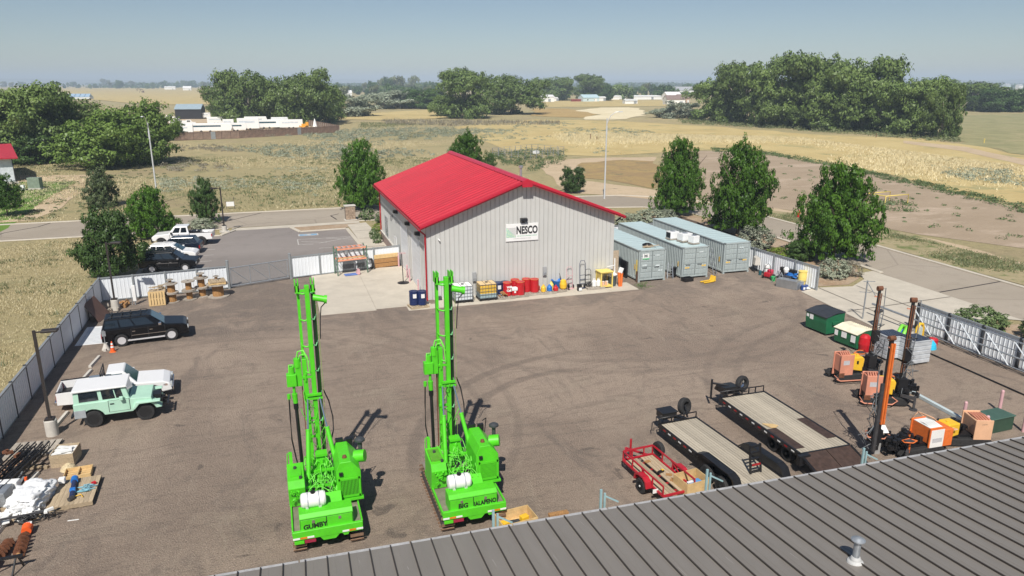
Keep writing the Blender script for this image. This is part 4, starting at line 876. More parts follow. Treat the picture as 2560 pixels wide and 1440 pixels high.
grass('dry_grass', 'dry grass beyond the street at left', [(-70, 103), (45, 103), (42, 150), (60, 230), (-90, 230)], 24000, .22, 33, LM['straw'], .12, 5, .045, .5)
scrub('green_weeds', 'olive weeds scattered in the field beyond the street', [(-60, 104), (40, 104), (40, 160), (-60, 190)], 900, .5, .25, 34, LM['olivew'], .15, 30, .1)
SG = [(-16.19, 248.43), (24.14, 277.42), (62.47, 283.31), (88.05, 244.94), (40.25, 174.42), (18.43, 166.54), (1.61, 176.69), (-13.55, 203.28)]
scrub('sagebrush', 'grey green sagebrush spread beyond the wooden fence', SG, 650, 1.5, .8, 35, LM['sage'], .06, 50, .17)
scrub('sagebrush', 'greyish brush clumps left of the sage flat', [(-30.20, 228.64), (-12.61, 222.95), (-3.54, 173.64), (-9.10, 151.58), (-20.07, 155.13)], 110, 1.1, .7, 36, LM['brush'], .1, 50, .13)
scrub('sagebrush', 'silvery low scrub in the field above the car park', [(-21.71, 162.87), (10.44, 152.47), (6.09, 110.00), (-16.17, 117.20)], 260, .9, .35, 37, LM['sage'], .12, 36, .1)
scrub('sagebrush', 'sage patches on the golden field at right', [(129.08, 117.94), (135.66, 104.74), (118.53, 86.94), (113.64, 99.23)], 90, 1.2, .7, 38, LM['sage'], 0, 50, .14)
scrub('sagebrush', 'sage patches behind the red roof by wire pen', [(116.91, 325.38), (127.81, 232.08), (75.06, 163.16), (52.44, 178.35), (57.29, 215.97)], 160, 1.3, .6, 48, LM['sage'], .07, 46, .15)
scrub('green_weeds', 'line of green weeds edging the bare plot', [(109.42, 168.45), (116.17, 154.27), (113.78, 132.96), (108.82, 110.72), (104.64, 93.44), (101.68, 81.51), (97.26, 69.64), (91.50, 65.33), (95.70, 77.14), (99.35, 89.30), (103.48, 106.08), (109.27, 127.58), (111.62, 148.14), (104.27, 160.41)], 330, .9, .55, 39, LM['weed'], 0, 46, .12)
scrub('green_weeds', 'dark weeds scattered over the bare earth plot', [(102.90, 139.20), (99.93, 92.96), (91.36, 68.37), (75.24, 55.73), (68.15, 71.45), (67.30, 90.19)], 90, .45, .3, 40, LM['weed'], 0, 30, .1)
scrub('green_weeds', 'green weeds around the yellow pipe rail', [(82.01, 83.47), (86.39, 82.05), (80.60, 75.03), (76.54, 77.01)], 16, 1.0, .7, 41, LM['weed'], 0, 60, .12)
scrub('green_weeds', 'green bushes between the red roof and wire pen', [(48.95, 171.60), (62.14, 178.78), (69.73, 170.44), (57.61, 145.12), (47.19, 133.37), (45.56, 149.02)], 150, 1.1, .9, 42, LM['weed'], 0, 46, .14)
scrub('green_weeds', 'weeds at the foot of the right grove', [(180.02, 304.96), (195.18, 219.63), (196.39, 170.96), (185.91, 161.67), (182.80, 205.52), (165.65, 280.45)], 240, 1.6, 1.3, 43, LM['olivew'], 0, 46, .2)
grass('golden_grass', 'tall golden grass on the right hand field', [(89.37, 244.51), (156.30, 192.61), (143.63, 109.37), (107.36, 77.23), (110.80, 112.78), (116.32, 157.68), (72.97, 158.58)], 18000, .42, 44, LM['straw'], .05, 5, .08, .7)
grass('verge_grass', 'patchy grass on the verge beyond the right road', [(60.2, 35), (60.6, 60), (66.54, 65.38), (66.78, 49.09), (68, 36)], 1600, .2, 45, LM['olivew'], .4, 6, .035, .2)
grass('verge_grass', 'patchy grass on verge right of the far road bend', [(60.5, 62), (60.2, 84), (64.35, 80.95), (64.50, 73.49)], 500, .2, 46, LM['olivew'], .4, 6, .035, .2)
grass('dry_stalks', 'dark dry stalks standing in the field above the red roof', [(50.29, 346.93), (83.53, 328.43), (120.85, 305.32), (112.70, 284.67), (68.77, 289.83), (44.38, 306.78)], 900, 1.1, 47, LM['brush'], 0, 4, .1, .6)
grass('rush_grass', 'green tall grass near the field edge above red roof', [(37.67, 332.24), (69.23, 298.74), (60.35, 243.03), (42.47, 220.77), (31.05, 275.18)], 1100, .4, 49, LM['olivew'], .08, 4, .06, .6)
grass('gravel_weeds', 'small weeds at the edge of concrete apron', [(28.2, 52.4), (29.5, 52.4), (29.5, 54), (28.2, 54)], 14, .2, 50, LM['weed'], 0, 14, .02, .15)

# ------------------------------------------------------------------ vehicles
BPAINT = M('black_car_paint', (.004, .004, .005), .22, var=.2, spec=.35)
WPAINT = M('white_car_paint', (.8, .8, .8), .2, var=.02, spec=.7)
NVPAINT = M('dark_blue_car_paint', (.012, .018, .032), .2, var=.1, spec=.4)
MINT = M('mint_paint', (.42, .66, .52), .5, var=.06, scale=2, dirt=.1, dirtcol=(.6, .66, .6))
TRIMB = M('black_trim', (.015, .015, .016), .55, var=.2)
ALLOY = M('alloy', (.68, .68, .7), .35, .25, var=.08)
TAIL = M('tail_lamp_red', (.35, .01, .015), .2); HEAD = M('head_lamp', (.6, .62, .62), .12, .2); AMBER = M('amber_lamp', (.7, .2, .02), .3)
def wheel(parent, x, y, r, w_=.26, side=-1, rimm=ALLOY, spokes=5, z=None):
    n = 22; rr = r * .62
    m = MB().lathe([(rr, -w_ / 2), (r * .93, -w_ / 2), (r, -w_ * .32), (r, w_ * .32), (r * .93, w_ / 2), (rr, w_ / 2), (rr, -w_ / 2)], n)
    t = m.build('wheel', RUBBER, parent, (x, y, z if z is not None else r), (R(90), 0, 0))
    s = -side; zz = s * w_ * .32
    k = MB().lathe([(0.001, zz * .7), (rr * .9, zz * .5), (rr * .92, zz * 1.3), (rr, zz * 1.35)], n)
    for i in range(spokes):
        a = 6.283 * i / spokes; k.bar((.03 * math.cos(a), .03 * math.sin(a), zz * 1.05), (rr * .95 * math.cos(a), rr * .95 * math.sin(a), zz * 1.15), rr * .22, .03)
    k.cyl((0, 0, zz * .8), (0, 0, zz * 1.3), rr * .22, n=10); k.build('rim', rimm, t)
    k = MB().lathe([(0.002, zz * .8), (rr * .88, zz * .6)], n).build('brake_shadow_disc', DSTEEL, t)
    return t
def lerp3(a, b, t): return tuple(a[i] + (b[i] - a[i]) * t for i in range(3))
def pane(q, u0, u1, v0, v1, off):
    """sub-quad of quad q (bl, br, tr, tl) pushed out along its normal"""
    def P(u, v): return Vector(lerp3(lerp3(q[0], q[1], u), lerp3(q[3], q[2], u), v))
    n = (Vector(q[1]) - Vector(q[0])).cross(Vector(q[3]) - Vector(q[0])).normalized()
    a = [P(u0, v0), P(u1, v0), P(u1, v1), P(u0, v1)]; return [tuple(p + n * off) for p in a], [tuple(p - n * .01) for p in a]
def add_pane(name, q, u0, u1, v0, v1, mat, parent, off=.008):
    o, i = pane(q, u0, u1, v0, v1, off); m = MB(); m.add(o + i, [(0, 1, 2, 3), (0, 4, 5, 1), (1, 5, 6, 2), (2, 6, 7, 3), (3, 7, 4, 0), (7, 6, 5, 4)]); return m.build(name, mat, parent)
def car(name, label, loc, rz, paint, L, W, wb, xo, wr, z0, top, gh, roofz, win, group=None, glass=GLASS, rimm=ALLOY, roofm=None, doors=(), arch=None, bed=None, spokes=5, tw=.26, bev=.06, lights=True, flare=None, cat='car', wind=None):
    t = thing(name, label, cat, loc, rz, group); fa, ra = xo + wb / 2, xo - wb / 2; ar = arch or wr * 1.17
    def outline(x0, x1):
        P = [(x0, z0 + .06)]
        for ax in (ra, fa):
            if x0 < ax < x1: P += [(ax + ar * math.cos(a), max(z0, wr + ar * math.sin(a))) for a in [math.pi * (1 - i / 10) for i in range(11)] if wr + ar * math.sin(a) >= z0]
        return P + [(x1, z0 + .06)]
    if bed:
        x_cab = bed[0]; zb = bed[1]; cab = [p for p in top if p[0] >= x_cab - .001]
        o = outline(x_cab, L / 2 + xo * 0)
        body = MB().prism(o + [(x, z) for x, z in sorted(cab, key=lambda p: -p[0])], -W / 2, W / 2).build('body', paint, t, bevel=bev)
        ob = outline(-L / 2, x_cab - .03); m = MB()
        side = ob + [(x_cab - .03, zb), (-L / 2, zb)]
        m.prism(side, -W / 2, -W / 2 + .1).prism(side, W / 2 - .1, W / 2); m.box(-L / 2, -L / 2 + .07, -W / 2 + .1, W / 2 - .1, z0 + .1, zb - .01); m.box(-L / 2 + .07, x_cab - .03, -W / 2 + .1, W / 2 - .1, z0 + .22, z0 + .3).box(x_cab - .09, x_cab - .03, -W / 2 + .1, W / 2 - .1, z0 + .3, zb - .01)
        m.build('bed', paint, t, bevel=.02, seg=1)
        MB().box(-L / 2 + .07, x_cab - .1, -W / 2 + .1, W / 2 - .1, z0 + .31, z0 + .325).build('bed_liner', TRIMB, t)
        for s in (-1, 1): B(-L / 2, x_cab - .05, s * (W / 2 - .05) - .055, s * (W / 2 - .05) + .055, zb + .003, zb + .03).build('bed_rail', TRIMB, t)
        for ax in (ra,):
            for s in (-1, 1): B(ax - wr, ax + wr, s * (W / 2 - .2) - .1, s * (W / 2 - .2) + .1, z0 + .33, z0 + .55).build('wheel_housing', paint, t, bevel=.03)
    else:
        body = MB().prism(outline(-L / 2, L / 2) + [(x, z) for x, z in sorted(top, key=lambda p: -p[0])], -W / 2, W / 2).build('body', paint, t, bevel=bev, seg=3)
    MB().box(ra - wr, fa + wr, -W / 2 + .3, W / 2 - .3, z0 - .02, z0 + .3).build('underbody', TRIMB, t)
    gb0, gb1, gt0, gt1, zb_, inset = gh; hw = W / 2 - .05; ht = W / 2 - inset
    V = [(gb0, -hw, zb_ - .05), (gb1, -hw, zb_ - .05), (gb1, hw, zb_ - .05), (gb0, hw, zb_ - .05), (gt0, -ht, roofz), (gt1, -ht, roofz), (gt1, ht, roofz), (gt0, ht, roofz)]
    MB().add(V, [(0, 3, 2, 1), (4, 5, 6, 7), (0, 1, 5, 4), (1, 2, 6, 5), (2, 3, 7, 6), (3, 0, 4, 7)]).build('cabin', roofm or paint, t, bevel=.05, seg=3)
    for s in (0, 1):
        q = (V[0], V[1], V[5], V[4]) if s == 0 else (V[2], V[3], V[7], V[6])
        for a, b in win:
            u0, u1 = (a, b) if s == 0 else (1 - b, 1 - a); add_pane('side_window', q, u0, u1, .2, .86, glass, t)
    add_pane('windscreen', (V[1], V[2], V[6], V[5]), .06, .94, .12, .92, wind or glass, t); add_pane('rear_window', (V[3], V[0], V[4], V[7]), .08, .92, .25, .88, glass, t)
    for s in (-1, 1):
        for ax, rt in ((fa, 0), (ra, 0)): wheel(t, ax, s * (W / 2 - tw / 2 + .0), wr, tw, s, rimm, spokes)
        for d0, d1, dz0, dz1 in doors:
            dr = B(d0 + .015, d1 - .015, s * (W / 2 + .004) - .008, s * (W / 2 + .004) + .008, dz0, dz1).build('door', paint, t, bevel=.006, seg=1)
            B(d0 - .012, d1 + .012, s * (W / 2 + .0) - .004, s * (W / 2 + .0) + .004, dz0 - .015, dz1 + .02).build('door_gap', TRIMB, t)
            B(d0 + .07, d0 + .25, s * (W / 2 + .03) - .015, s * (W / 2 + .03) + .015, dz1 - .17, dz1 - .13).build('door_handle', CHROME if paint is BPAINT else TRIMB, dr)
        mm = B(gb1 - .45, gb1 - .27, s * (W / 2 + .12) - .1, s * (W / 2 + .12) + .1, zb_ + .02, zb_ + .2).build('mirror', CHROME if paint is BPAINT else (TRIMB if flare else paint), t, bevel=.03)
        if lights:
            B(L / 2 - .16, L / 2 + .012, s * (W / 2 - .22) - .19, s * (W / 2 - .22) + .2, top[-1][1] - .22, top[-1][1] - .04).build('headlight', HEAD, t, bevel=.02, seg=1)
            B(-L / 2 - .012, -L / 2 + .1, s * (W / 2 - .09) - .08, s * (W / 2 - .09) + .095, top[0][1] - .45, top[0][1] - .12).build('tail_light', TAIL, t, bevel=.015, seg=1)
    B(L / 2 - .02, L / 2 + .02, -W / 2 + .45, W / 2 - .45, top[-1][1] - .3, top[-1][1] - .08).build('grille', TRIMB, t, bevel=.01, seg=1)
    B(-L / 2 - .02, -L / 2 + .02, -.2, .2, z0 + .3, z0 + .42).build('number_plate', WHITE, t)
    return t, V
suvdoors = ((-.55, .35, .55, 1.02), (.37, 1.35, .55, 1.02))
# black SUV in the yard
t, V = car('black_suv', 'large black SUV with roof rack and five spoke chrome wheels beside left fence', (-8.95, 51.5, 0), R(6.5), BPAINT, 5.15, 2.0, 2.95, .02, .41, .34,
    [(-2.57, 1.1), (-2.5, 1.22), (1.0, 1.24), (1.25, 1.2), (2.3, 1.08), (2.52, .95)], (-2.5, 1.25, -2.3, .35, 1.2, .26), 1.86, ((.03, .27), (.30, .52), (.55, .85)), doors=((-.85, .15, .5, 1.12), (.17, 1.15, .5, 1.12)), rimm=ALLOY, wind=GLASSB)
for s in (-1, 1):
    B(-1.1, 1.1, s * .98 - .05, s * .98 + .08, .34, .42).build('running_board', ALLOY, t); B(-.85, 1.2, s * 1.012 - .005, s * 1.012 + .005, .68, .71).build('side_moulding', CHROME, t)
    B(2.2, 2.42, s * .985 - .01, s * .985 + .012, .78, .9).build('turn_signal', AMBER, t)
    MB().tube([(-2.1, s * .62, 1.86), (-2.0, s * .62, 1.95), (.1, s * .62, 1.95), (.2, s * .62, 1.86)], .022).build('roof_rail', TRIMB, t)
for x in (-1.9, -1.3, -.8, -.2): MB().bar((x, -.62, 1.96), (x, .62, 1.96), .05, .03).build('rack_bar', TRIMB, t)
# white pickup in the yard
t, V = car('white_pickup', 'white regular cab pickup with open bed behind the mint vehicle', (-9.0, 41.45, 0), R(5), WPAINT, 5.45, 1.9, 3.25, .12, .38, .38,
    [(-2.7, 1.1), (-.55, 1.12), (.9, 1.12), (1.0, 1.1), (2.3, 1.0), (2.62, .85)], (-.5, 1.1, -.35, .45, 1.08, .24), 1.78, ((.22, .82),), bed=(-.55, 1.12), doors=((-.2, .95, .5, 1.04),), rimm=ALLOY, glass=GLASSB, wind=GLASSB, cat='pickup truck')
B(2.58, 2.78, -.93, .93, .42, .66).build('front_bumper', CHROME, t, bevel=.04); B(-2.86, -2.7, -.85, .85, .42, .6).build('rear_bumper', CHROME, t, bevel=.02, seg=1)
for s in (-1, 1): B(2.3, 2.5, s * .94 - .01, s * .94 + .014, .72, .84).build('turn_signal', AMBER, t)
m = MB(); m.bar((-.62, -.75, 1.13), (-.62, -.75, 1.85), .05).bar((-.62, .75, 1.13), (-.62, .75, 1.85), .05)
for z in (1.4, 1.6, 1.82): m.bar((-.62, -.8, z), (-.62, .8, z), .045)
m.build('headache_rack', BLACK, t)
B(-1.35, -.85, -.82, .82, 1.0, 1.22).build('toolbox', M('toolbox_alloy', (.35, .4, .46), .35, .6, var=.1), t, bevel=.02, seg=1)
text('NESCO', .2, M('sign_charcoal', (.03, .03, .03)), t, (.35, -.966, .82), (R(90), 0, 0), extrude=.001)
# mint off-roader
t, V = car('mint_off_roader', 'mint green vintage off roader with white roof and stripped front end', (-8.4, 38.85, 0), R(3.5), MINT, 3.9, 1.72, 2.32, 0.0, .43, .56,
    [(-1.95, 1.32), (.55, 1.32), (.56, 1.28), (1.5, 1.22), (1.55, 1.0)], (-1.93, .55, -1.9, .4, 1.3, .1), 1.98, ((.1, .45), (.52, .75), (.77, .9)), doors=((-.42, .52, .72, 1.3),), rimm=TRIMB, roofm=MINT, arch=.55, spokes=6, tw=.34, bev=.025, lights=False, cat='off roader', wind=GLASSB)
MB().prism([(-2.0, 1.92), (.5, 1.92), (.46, 2.0), (-1.92, 2.03)], -.87, .87).build('roof', WPAINT, t, bevel=.03)
for s in (-1, 1):
    m = MB().prism([(.62, .75), (.8, 1.08), (1.9, 1.04), (1.9, .98), (.95, .98), (.72, .72)], s * .86 - .16, s * .86 + .16).build('front_fender', MINT, t, bevel=.015, seg=1)
    B(-1.95, -1.45, s * .87 - .01, s * .87 + .012, .6, 1.0).build('primer_patch', M('grey_primer', (.35, .38, .4), .6), t)
m = MB(); m.box(1.55, 1.9, -.3, .3, .75, 1.1)
for i in range(9): a = rnd.uniform(-.5, .5); m.bar((1.6, a, .6 + .04 * i), (2.1, a * .5, .55 + .05 * i), .05)
m.bar((1.5, -.38, .58), (2.25, -.38, .6), .09).bar((1.5, .38, .58), (2.25, .38, .6), .09).bar((2.2, -.6, .62), (2.2, .6, .62), .08); m.build('bare_front_frame', BLACK, t)
MB().bar((-2.1, -.7, .62), (-2.1, .7, .62), .1).build('rear_bumper', BLACK, t)
# cars in the car park
t, V = car('white_lifted_pickup', 'lifted white crew cab pickup with black wheels in the car park', (-9.6, 83.0, 0), R(175), WPAINT, 5.9, 2.0, 3.9, .1, .46, .62,
    [(-2.9, 1.35), (-.7, 1.38), (1.1, 1.38), (1.3, 1.36), (2.7, 1.25), (2.9, 1.1)], (-.72, 1.35, -.55, .75, 1.34, .22), 2.05, ((.1, .42), (.5, .84)), bed=(-.75, 1.36), doors=((-.6, .3, .75, 1.28), (.32, 1.2, .75, 1.28)), rimm=TRIMB, tw=.32, flare=1, cat='pickup truck')
B(2.85, 3.05, -1.0, 1.0, .5, .9).build('front_bumper', BLACK, t, bevel=.05); m = MB()
for k in range(3): m.cbox((-1.6 + k * .5, .1, 1.35), (.4, 1.1, .25), rz=.2 * k)
m.bar((-.85, -.8, 1.4), (-.85, .8, 1.4), .06).bar((-.85, 0, 1.4), (-.85, 0, 1.75), .06); m.build('bed_load', BLACK, t)
SUVTOP = [(-2.35, 1.0), (-2.2, 1.1), (.9, 1.08), (1.1, 1.05), (2.1, .92), (2.35, .75)]
t, V = car('dark_suv', 'dark blue crossover parked nose left below the white lifted pickup', (-9.9, 78.9, 0), R(174), NVPAINT, 4.7, 1.9, 2.75, .05, .36, .3, SUVTOP, (-2.2, 1.25, -1.75, .3, 1.05, .25), 1.66, ((.08, .28), (.31, .56), (.59, .86)), doors=((-.8, .1, .42, 1.0), (.12, 1.0, .42, 1.0)), group='cars in the small car park')
t, V = car('white_suv', 'white crossover parked nose right between two dark vehicles', (-10.0, 75.6, 0), R(-6), WPAINT, 4.6, 1.85, 2.7, .05, .35, .3, SUVTOP, (-2.2, 1.25, -1.75, .3, 1.05, .25), 1.62, ((.1, .28), (.31, .56), (.59, .86)), doors=((-.8, .1, .42, 1.0), (.12, 1.0, .42, 1.0)), glass=GLASS, wind=GLASSB, group='cars in the small car park')
for s in (-1, 1): MB().tube([(-1.6, s * .6, 1.62), (-1.5, s * .6, 1.68), (.1, s * .6, 1.68), (.2, s * .6, 1.62)], .02).build('roof_rail', ALLOY, t)
t, V = car('black_rack_suv', 'black SUV with full length roof rack just behind the white fence', (-9.7, 71.4, 0), R(172 - 180 + 2), BPAINT, 4.8, 1.9, 2.8, .05, .38, .4, [(-2.4, 1.15), (-2.3, 1.2), (1.0, 1.2), (1.15, 1.15), (2.2, 1.05), (2.4, .9)], (-2.3, 1.3, -2.1, .45, 1.15, .2), 1.82, ((.05, .28), (.31, .56), (.59, .86)), doors=((-.8, .1, .5, 1.1), (.12, 1.0, .5, 1.1)), group='cars in the small car park')
m = MB()
for s in (-1, 1): m.tube([(-2.0, s * .7, 1.92), (.6, s * .7, 1.92)], .03)
for k in range(11): m.bar((-2.0 + k * .26, -.7, 1.92), (-2.0 + k * .26, .7, 1.92), .07, .03)
m.build('roof_rack', TRIMB, t)
for s in (-1, 1): B(-.9, .9, s * .955 - .01, s * .955 + .01, .85, .88).build('side_moulding', CHROME, t)

# ------------------------------------------------------------------ the two green drill rigs
def rig(label, x, y, words, group, seed, dirty=False):
    r = random.Random(seed); t = thing('drill_rig', label, 'drill rig', (x, y, 0), 0, group)
    PLATE = M('checker_plate', (.3, .26, .21), .55, .3, var=.25, dirt=.4); TRK_ = M('rusty_track', (.2, .12, .075), .8, .2, var=.35, scale=10, dirt=.4, dirtcol=(.3, .24, .18))
    for s in (-1, 1):                                      # crawler tracks
        cx = s * 1.02; L_ = 4.5; rr = .33; k = 40; tk = MB().prism([(.3, .08), (.15, .33), (.3, .58), (L_ - .3, .58), (L_ - .15, .33), (L_ - .3, .08)], cx - .17, cx + .17, 'x').build('track_frame', DSTEEL, t)
        pts = []
        per = 2 * (L_ - .66) + 2 * math.pi * rr
        cl = B(-.24, .24, -.052, .052, -.022, .022).mesh('track_shoe', TRK_)
        for i in range(k):
            d_ = per * i / k
            if d_ < L_ - .66: p = (rr + d_, .66); a = 0
            elif d_ < L_ - .66 + math.pi * rr: a = (d_ - (L_ - .66)) / rr; p = (L_ - rr + rr * math.sin(a), rr + rr * math.cos(a)); a = -a
            elif d_ < 2 * (L_ - .66) + math.pi * rr: p = (L_ - rr - (d_ - (L_ - .66) - math.pi * rr), 0.0); a = 0
            else: a = (d_ - 2 * (L_ - .66) - math.pi * rr) / rr; p = (rr - rr * math.sin(a), rr - rr * math.cos(a)); a = -a
            link('track_shoe', cl, tk, (cx, p[0], p[1] + .02), (a, 0, 0))
        MB().tube([(cx, rr * (1 - math.cos(q)) if q < 3.2 else 0, rr) for q in (0, 1)], .01).build('track_pin', DSTEEL, tk)
        m = MB()
        for yy in (.36, L_ - .36): MB().cyl((cx - .15, yy, .34), (cx + .15, yy, .34), .27, n=16).build('sprocket', DSTEEL, tk)

    B(-1.0, 1.0, .2, 4.4, .72, .86).build('chassis', GREEN, t)
    dk = M('deck_green', (.1, .3, .05), .6, dirt=.5, dirtcol=(.25, .2, .14))
    B(-1.22, 1.22, -.02, .0 + 4.1, .86, .9).build('deck_plate', PLATE, t)
    m = MB().box(-1.24, 1.24, -.14, -.02, .66, 1.0).box(-1.26, -1.2, -.02, 3.2, .8, 1.0).box(1.2, 1.26, -.02, 3.2, .8, 1.0); m.build('bumper_beam', GREEN, t, bevel=.01, seg=1)
    MB().prism([(-.3, .66), (-.18, .5), (.25, .5), (.4, .66)], -.12, -.06).prism([(.5, .66), (.55, .56), (.7, .56), (.74, .66)], -.12, -.06).build('tow_bracket', GREEN, t)
    for xx, mt in ((-1.12, WHITE), (-.86, AMBER), (-.62, WHITE), (.62, WHITE), (.86, AMBER), (1.12, WHITE)):
        B(xx - .12, xx + .12, -.15, -.138, .7, .77).build('reflector', mt, t)
    B(-1.2, -.86, -.16, -.1, .52, .62).build('green_marker', GREEN, t); B(-.84, -.45, -.16, -.1, .52, .62).build('red_marker', M('marker_red', (.3, .02, .05), .5), t)
    # toolbox with name
    tb = MB().prism([(-.02, .9), (-.02, 1.42), (.12, 1.55), (.62, 1.55), (.62, .9)], -.97, .92, 'x').build('toolbox', GREEN, t, bevel=.012, seg=1)
    for i, xx in enumerate((-.49, .44)):
        B(xx - .45, xx + .45, -.04, -.018, .96, 1.38).build('toolbox_door', GREEN, tb, bevel=.005, seg=1); B(xx - .465, xx + .465, -.026, -.019, .945, 1.395).build('door_gap', M('gap_dark_green', (.01, .06, .005), .7), tb); lt = B(xx - .05, xx + .05, -.055, -.04, 1.22, 1.34).build('latch', CHROME, tb)
    txtm = M('black_lettering', (.01, .015, .01), .6)
    for wd, xx in words: text(wd, .26, txtm, tb, (xx, -.042, 1.09), (R(90), R(-3 if len(wd) > 3 else 2), 0), extrude=.002, bold=.013, squeeze=.95 if len(wd) < 6 else .72)
    MB().prism([(.62, .9), (.62, 1.2), (1.25, 1.62), (1.25, .9)], -.7, .62, 'x').build('sloped_cover', GREEN, t, bevel=.01, seg=1)
    # white tank with straps
    wt = MB().lathe([(.12, -.46), (.24, -.43), (.28, -.36), (.28, .36), (.24, .43), (.12, .46)], 24).build('water_tank', WPLAST, t, (-.42, .62, 1.78), (0, R(90), 0))
    for q in (-.2, .2): MB().lathe([(.287, q - .025), (.292, q), (.287, q + .025)], 24).build('tank_strap', M('grey_strap', (.4, .42, .45), .5), wt)
    MB().cyl((-.26, 0, .0), (-.34, 0, .0), .09, n=14).build('tank_cap', BLACK, wt)
    for q in (-.66, -.2): MB().prism([(.42, 1.45), (.35, 1.62), (.5, 1.56), (.75, 1.56), (.9, 1.7), (.95, 1.45)], q - .05, q + .05, 'x').build('tank_saddle', WPLAST, t)
    # left cabinet
    lc = MB().prism([(1.75, .92), (1.6, 1.75), (1.75, 2.02), (2.95, 2.12), (2.95, .92)], -1.28, -.66, 'x').build('left_cabinet', GREEN, t, bevel=.015, seg=1)
    if dirty: B(-1.22, -.76, 1.9, 2.8, 2.03, 2.125).build('stained_lid', M('stained_green', (.1, .35, .02), .6, dirt=.8, dirtcol=(.14, .1, .05), scale=3), lc, rot=(0, 0, 0))
    B(-1.18, -.76, 2.0, 2.75, 2.05, 2.115 if not dirty else 2.1).build('cabinet_lid', GREEN, lc); MB().cyl((-.98, 2.5, 2.1), (-.98, 2.5, 2.2), .06).build('filler_cap', DSTEEL, lc); MB().cyl((-.8, 1.85, 2.02), (-.8, 1.85, 2.12), .06).build('filler_cap', DSTEEL, lc)
    m = MB()
    for k in range(14): a = Vector((r.uniform(-1.2, -.75), 1.52 + r.uniform(0, .08), r.uniform(1.3, 1.7))); m.bar(a, a + Vector((r.uniform(-.15, .15), -.06, r.uniform(-.12, .12))), r.uniform(.03, .08))
    m.build('control_levers', GREEN, lc)
    m = MB().bar((-1.1, 3.0, 2.0), (-1.1, 3.05, 2.55), .12, .12).bar((-1.25, 3.0, 2.0), (-1.22, 3.05, 2.5), .03).bar((-1.22, 3.05, 2.5), (-1.1, 3.05, 2.58), .03); m.build('mast_rest', GREEN, lc)
    # engine housing
    P = [(.5, 1.15), (.5, 2.25), (.66, 2.62), (1.08, 2.62), (1.42, 2.2), (1.42, 1.15)]
    eh = MB(); n_ = len(P); v = [(a, 1.35 + (0 if z < 2 else .12), z) for a, z in P] + [(a, 3.2, z) for a, z in P]
    eh.add(v, [tuple(range(n_)), tuple(range(2 * n_ - 1, n_ - 1, -1))] + [(i, n_ + i, n_ + (i + 1) % n_, (i + 1) % n_) for i in range(n_)])
    eh = eh.build('engine_housing', GREEN, t, bevel=.015, seg=1)
    gr = MB().box(.56, 1.36, 1.3, 1.34, 1.22, 1.3).box(.56, 1.36, 1.3, 1.34, 1.94, 2.02).box(.54, .62, 1.3, 1.34, 1.22, 2.02).box(1.3, 1.38, 1.3, 1.34, 1.22, 2.02).build('grille_frame', GREEN, eh)
    GD = M('grille_core', (.012, .05, .006), .7); B(.6, 1.32, 1.325, 1.36, 1.28, 1.96).build('radiator_core', GD, eh)
    gl = MB()
    if dirty:
        for k in range(13): gl.box(.62, 1.3, 1.3, 1.325, 1.3 + k * .051, 1.324 + k * .051)
    else:
        for k in range(13): gl.box(.63 + k * .052, .655 + k * .052, 1.3, 1.325, 1.3, 1.95)
    gl.build('grille_bars', GREEN, eh)
    B(.6, .74, 1.36, 1.44, 2.12, 2.24).build('inspection_hole', BLACK, eh, loc=(0, .0, 0)); B(.46, 1.46, 1.26, 1.5, 1.08, 1.16).build('housing_ledge', GREEN, eh)
    MB().cyl((.87, 1.85, 2.6), (.87, 1.9, 2.72), .1, .06, n=14).build('exhaust_flap', RUST, eh)
    MB().cyl((1.3, 2.35, 2.35), (1.68, 2.2, 2.4), .24, n=18).build('air_filter', GREEN, t, bevel=.02, seg=1); m = MB().cyl((1.55, 2.55, 2.5), (1.55, 2.55, 2.86), .08, n=12).lathe([(.1, 0), (.2, .05), (.2, .12), (.1, .18), (0.001, .2)], 16, (1.55, 2.55, 2.84)); m.build('intake_cap', M('grey_cap', (.05, .055, .06), .5), t)
    m = MB().box(.65, .95, 3.2, 3.35, 2.2, 2.75).box(1.05, 1.3, 3.2, 3.35, 2.3, 2.7).bar((1.35, 3.25, 2.3), (1.42, 3.25, 2.95), .03).bar((1.25, 3.25, 2.85), (1.42, 3.25, 2.95), .03); m.build('rear_fittings', BLACK, t)
    # hydraulics between the housings
    m = MB()
    for k in range(90):
        a = Vector((r.uniform(-.6, .45), r.uniform(1.3, 3.9), r.uniform(1.0, 1.7))); b = Vector((a.x + r.uniform(-.6, .6), a.y + r.uniform(-.5, .6), r.uniform(1.0, 1.8))); b.x = min(.48, max(-.62, b.x))
        c = (a + b) / 2 + Vector((r.uniform(-.2, .2), r.uniform(-.1, .2), r.uniform(.1, .5))); m.tube([a, a.lerp(c, .6) + Vector((0, 0, .04)), c, b.lerp(c, .6) + Vector((0, 0, .04)), b], .016, 5)
    m.build('hydraulic_hoses', M('hose_green', (.16, .68, .06), .5, var=.2), t)['kind'] = 'stuff'
    for k in range(16):
        a = (r.uniform(-.55, .4), r.uniform(1.4, 3.7), r.uniform(1.0, 1.35)); MB().cbox(a, (r.uniform(.1, .35), r.uniform(.1, .3), r.uniform(.12, .4)), rz=r.uniform(-.3, .3)).build('valve_block', GREEN if k % 3 else DSTEEL, t, bevel=.01, seg=1)
    for yy, zz in ((2.0, 1.5), (3.0, 1.6)): MB().bar((-.62, yy, zz), (.5, yy, zz), .09).build('cross_member', GREEN, t)
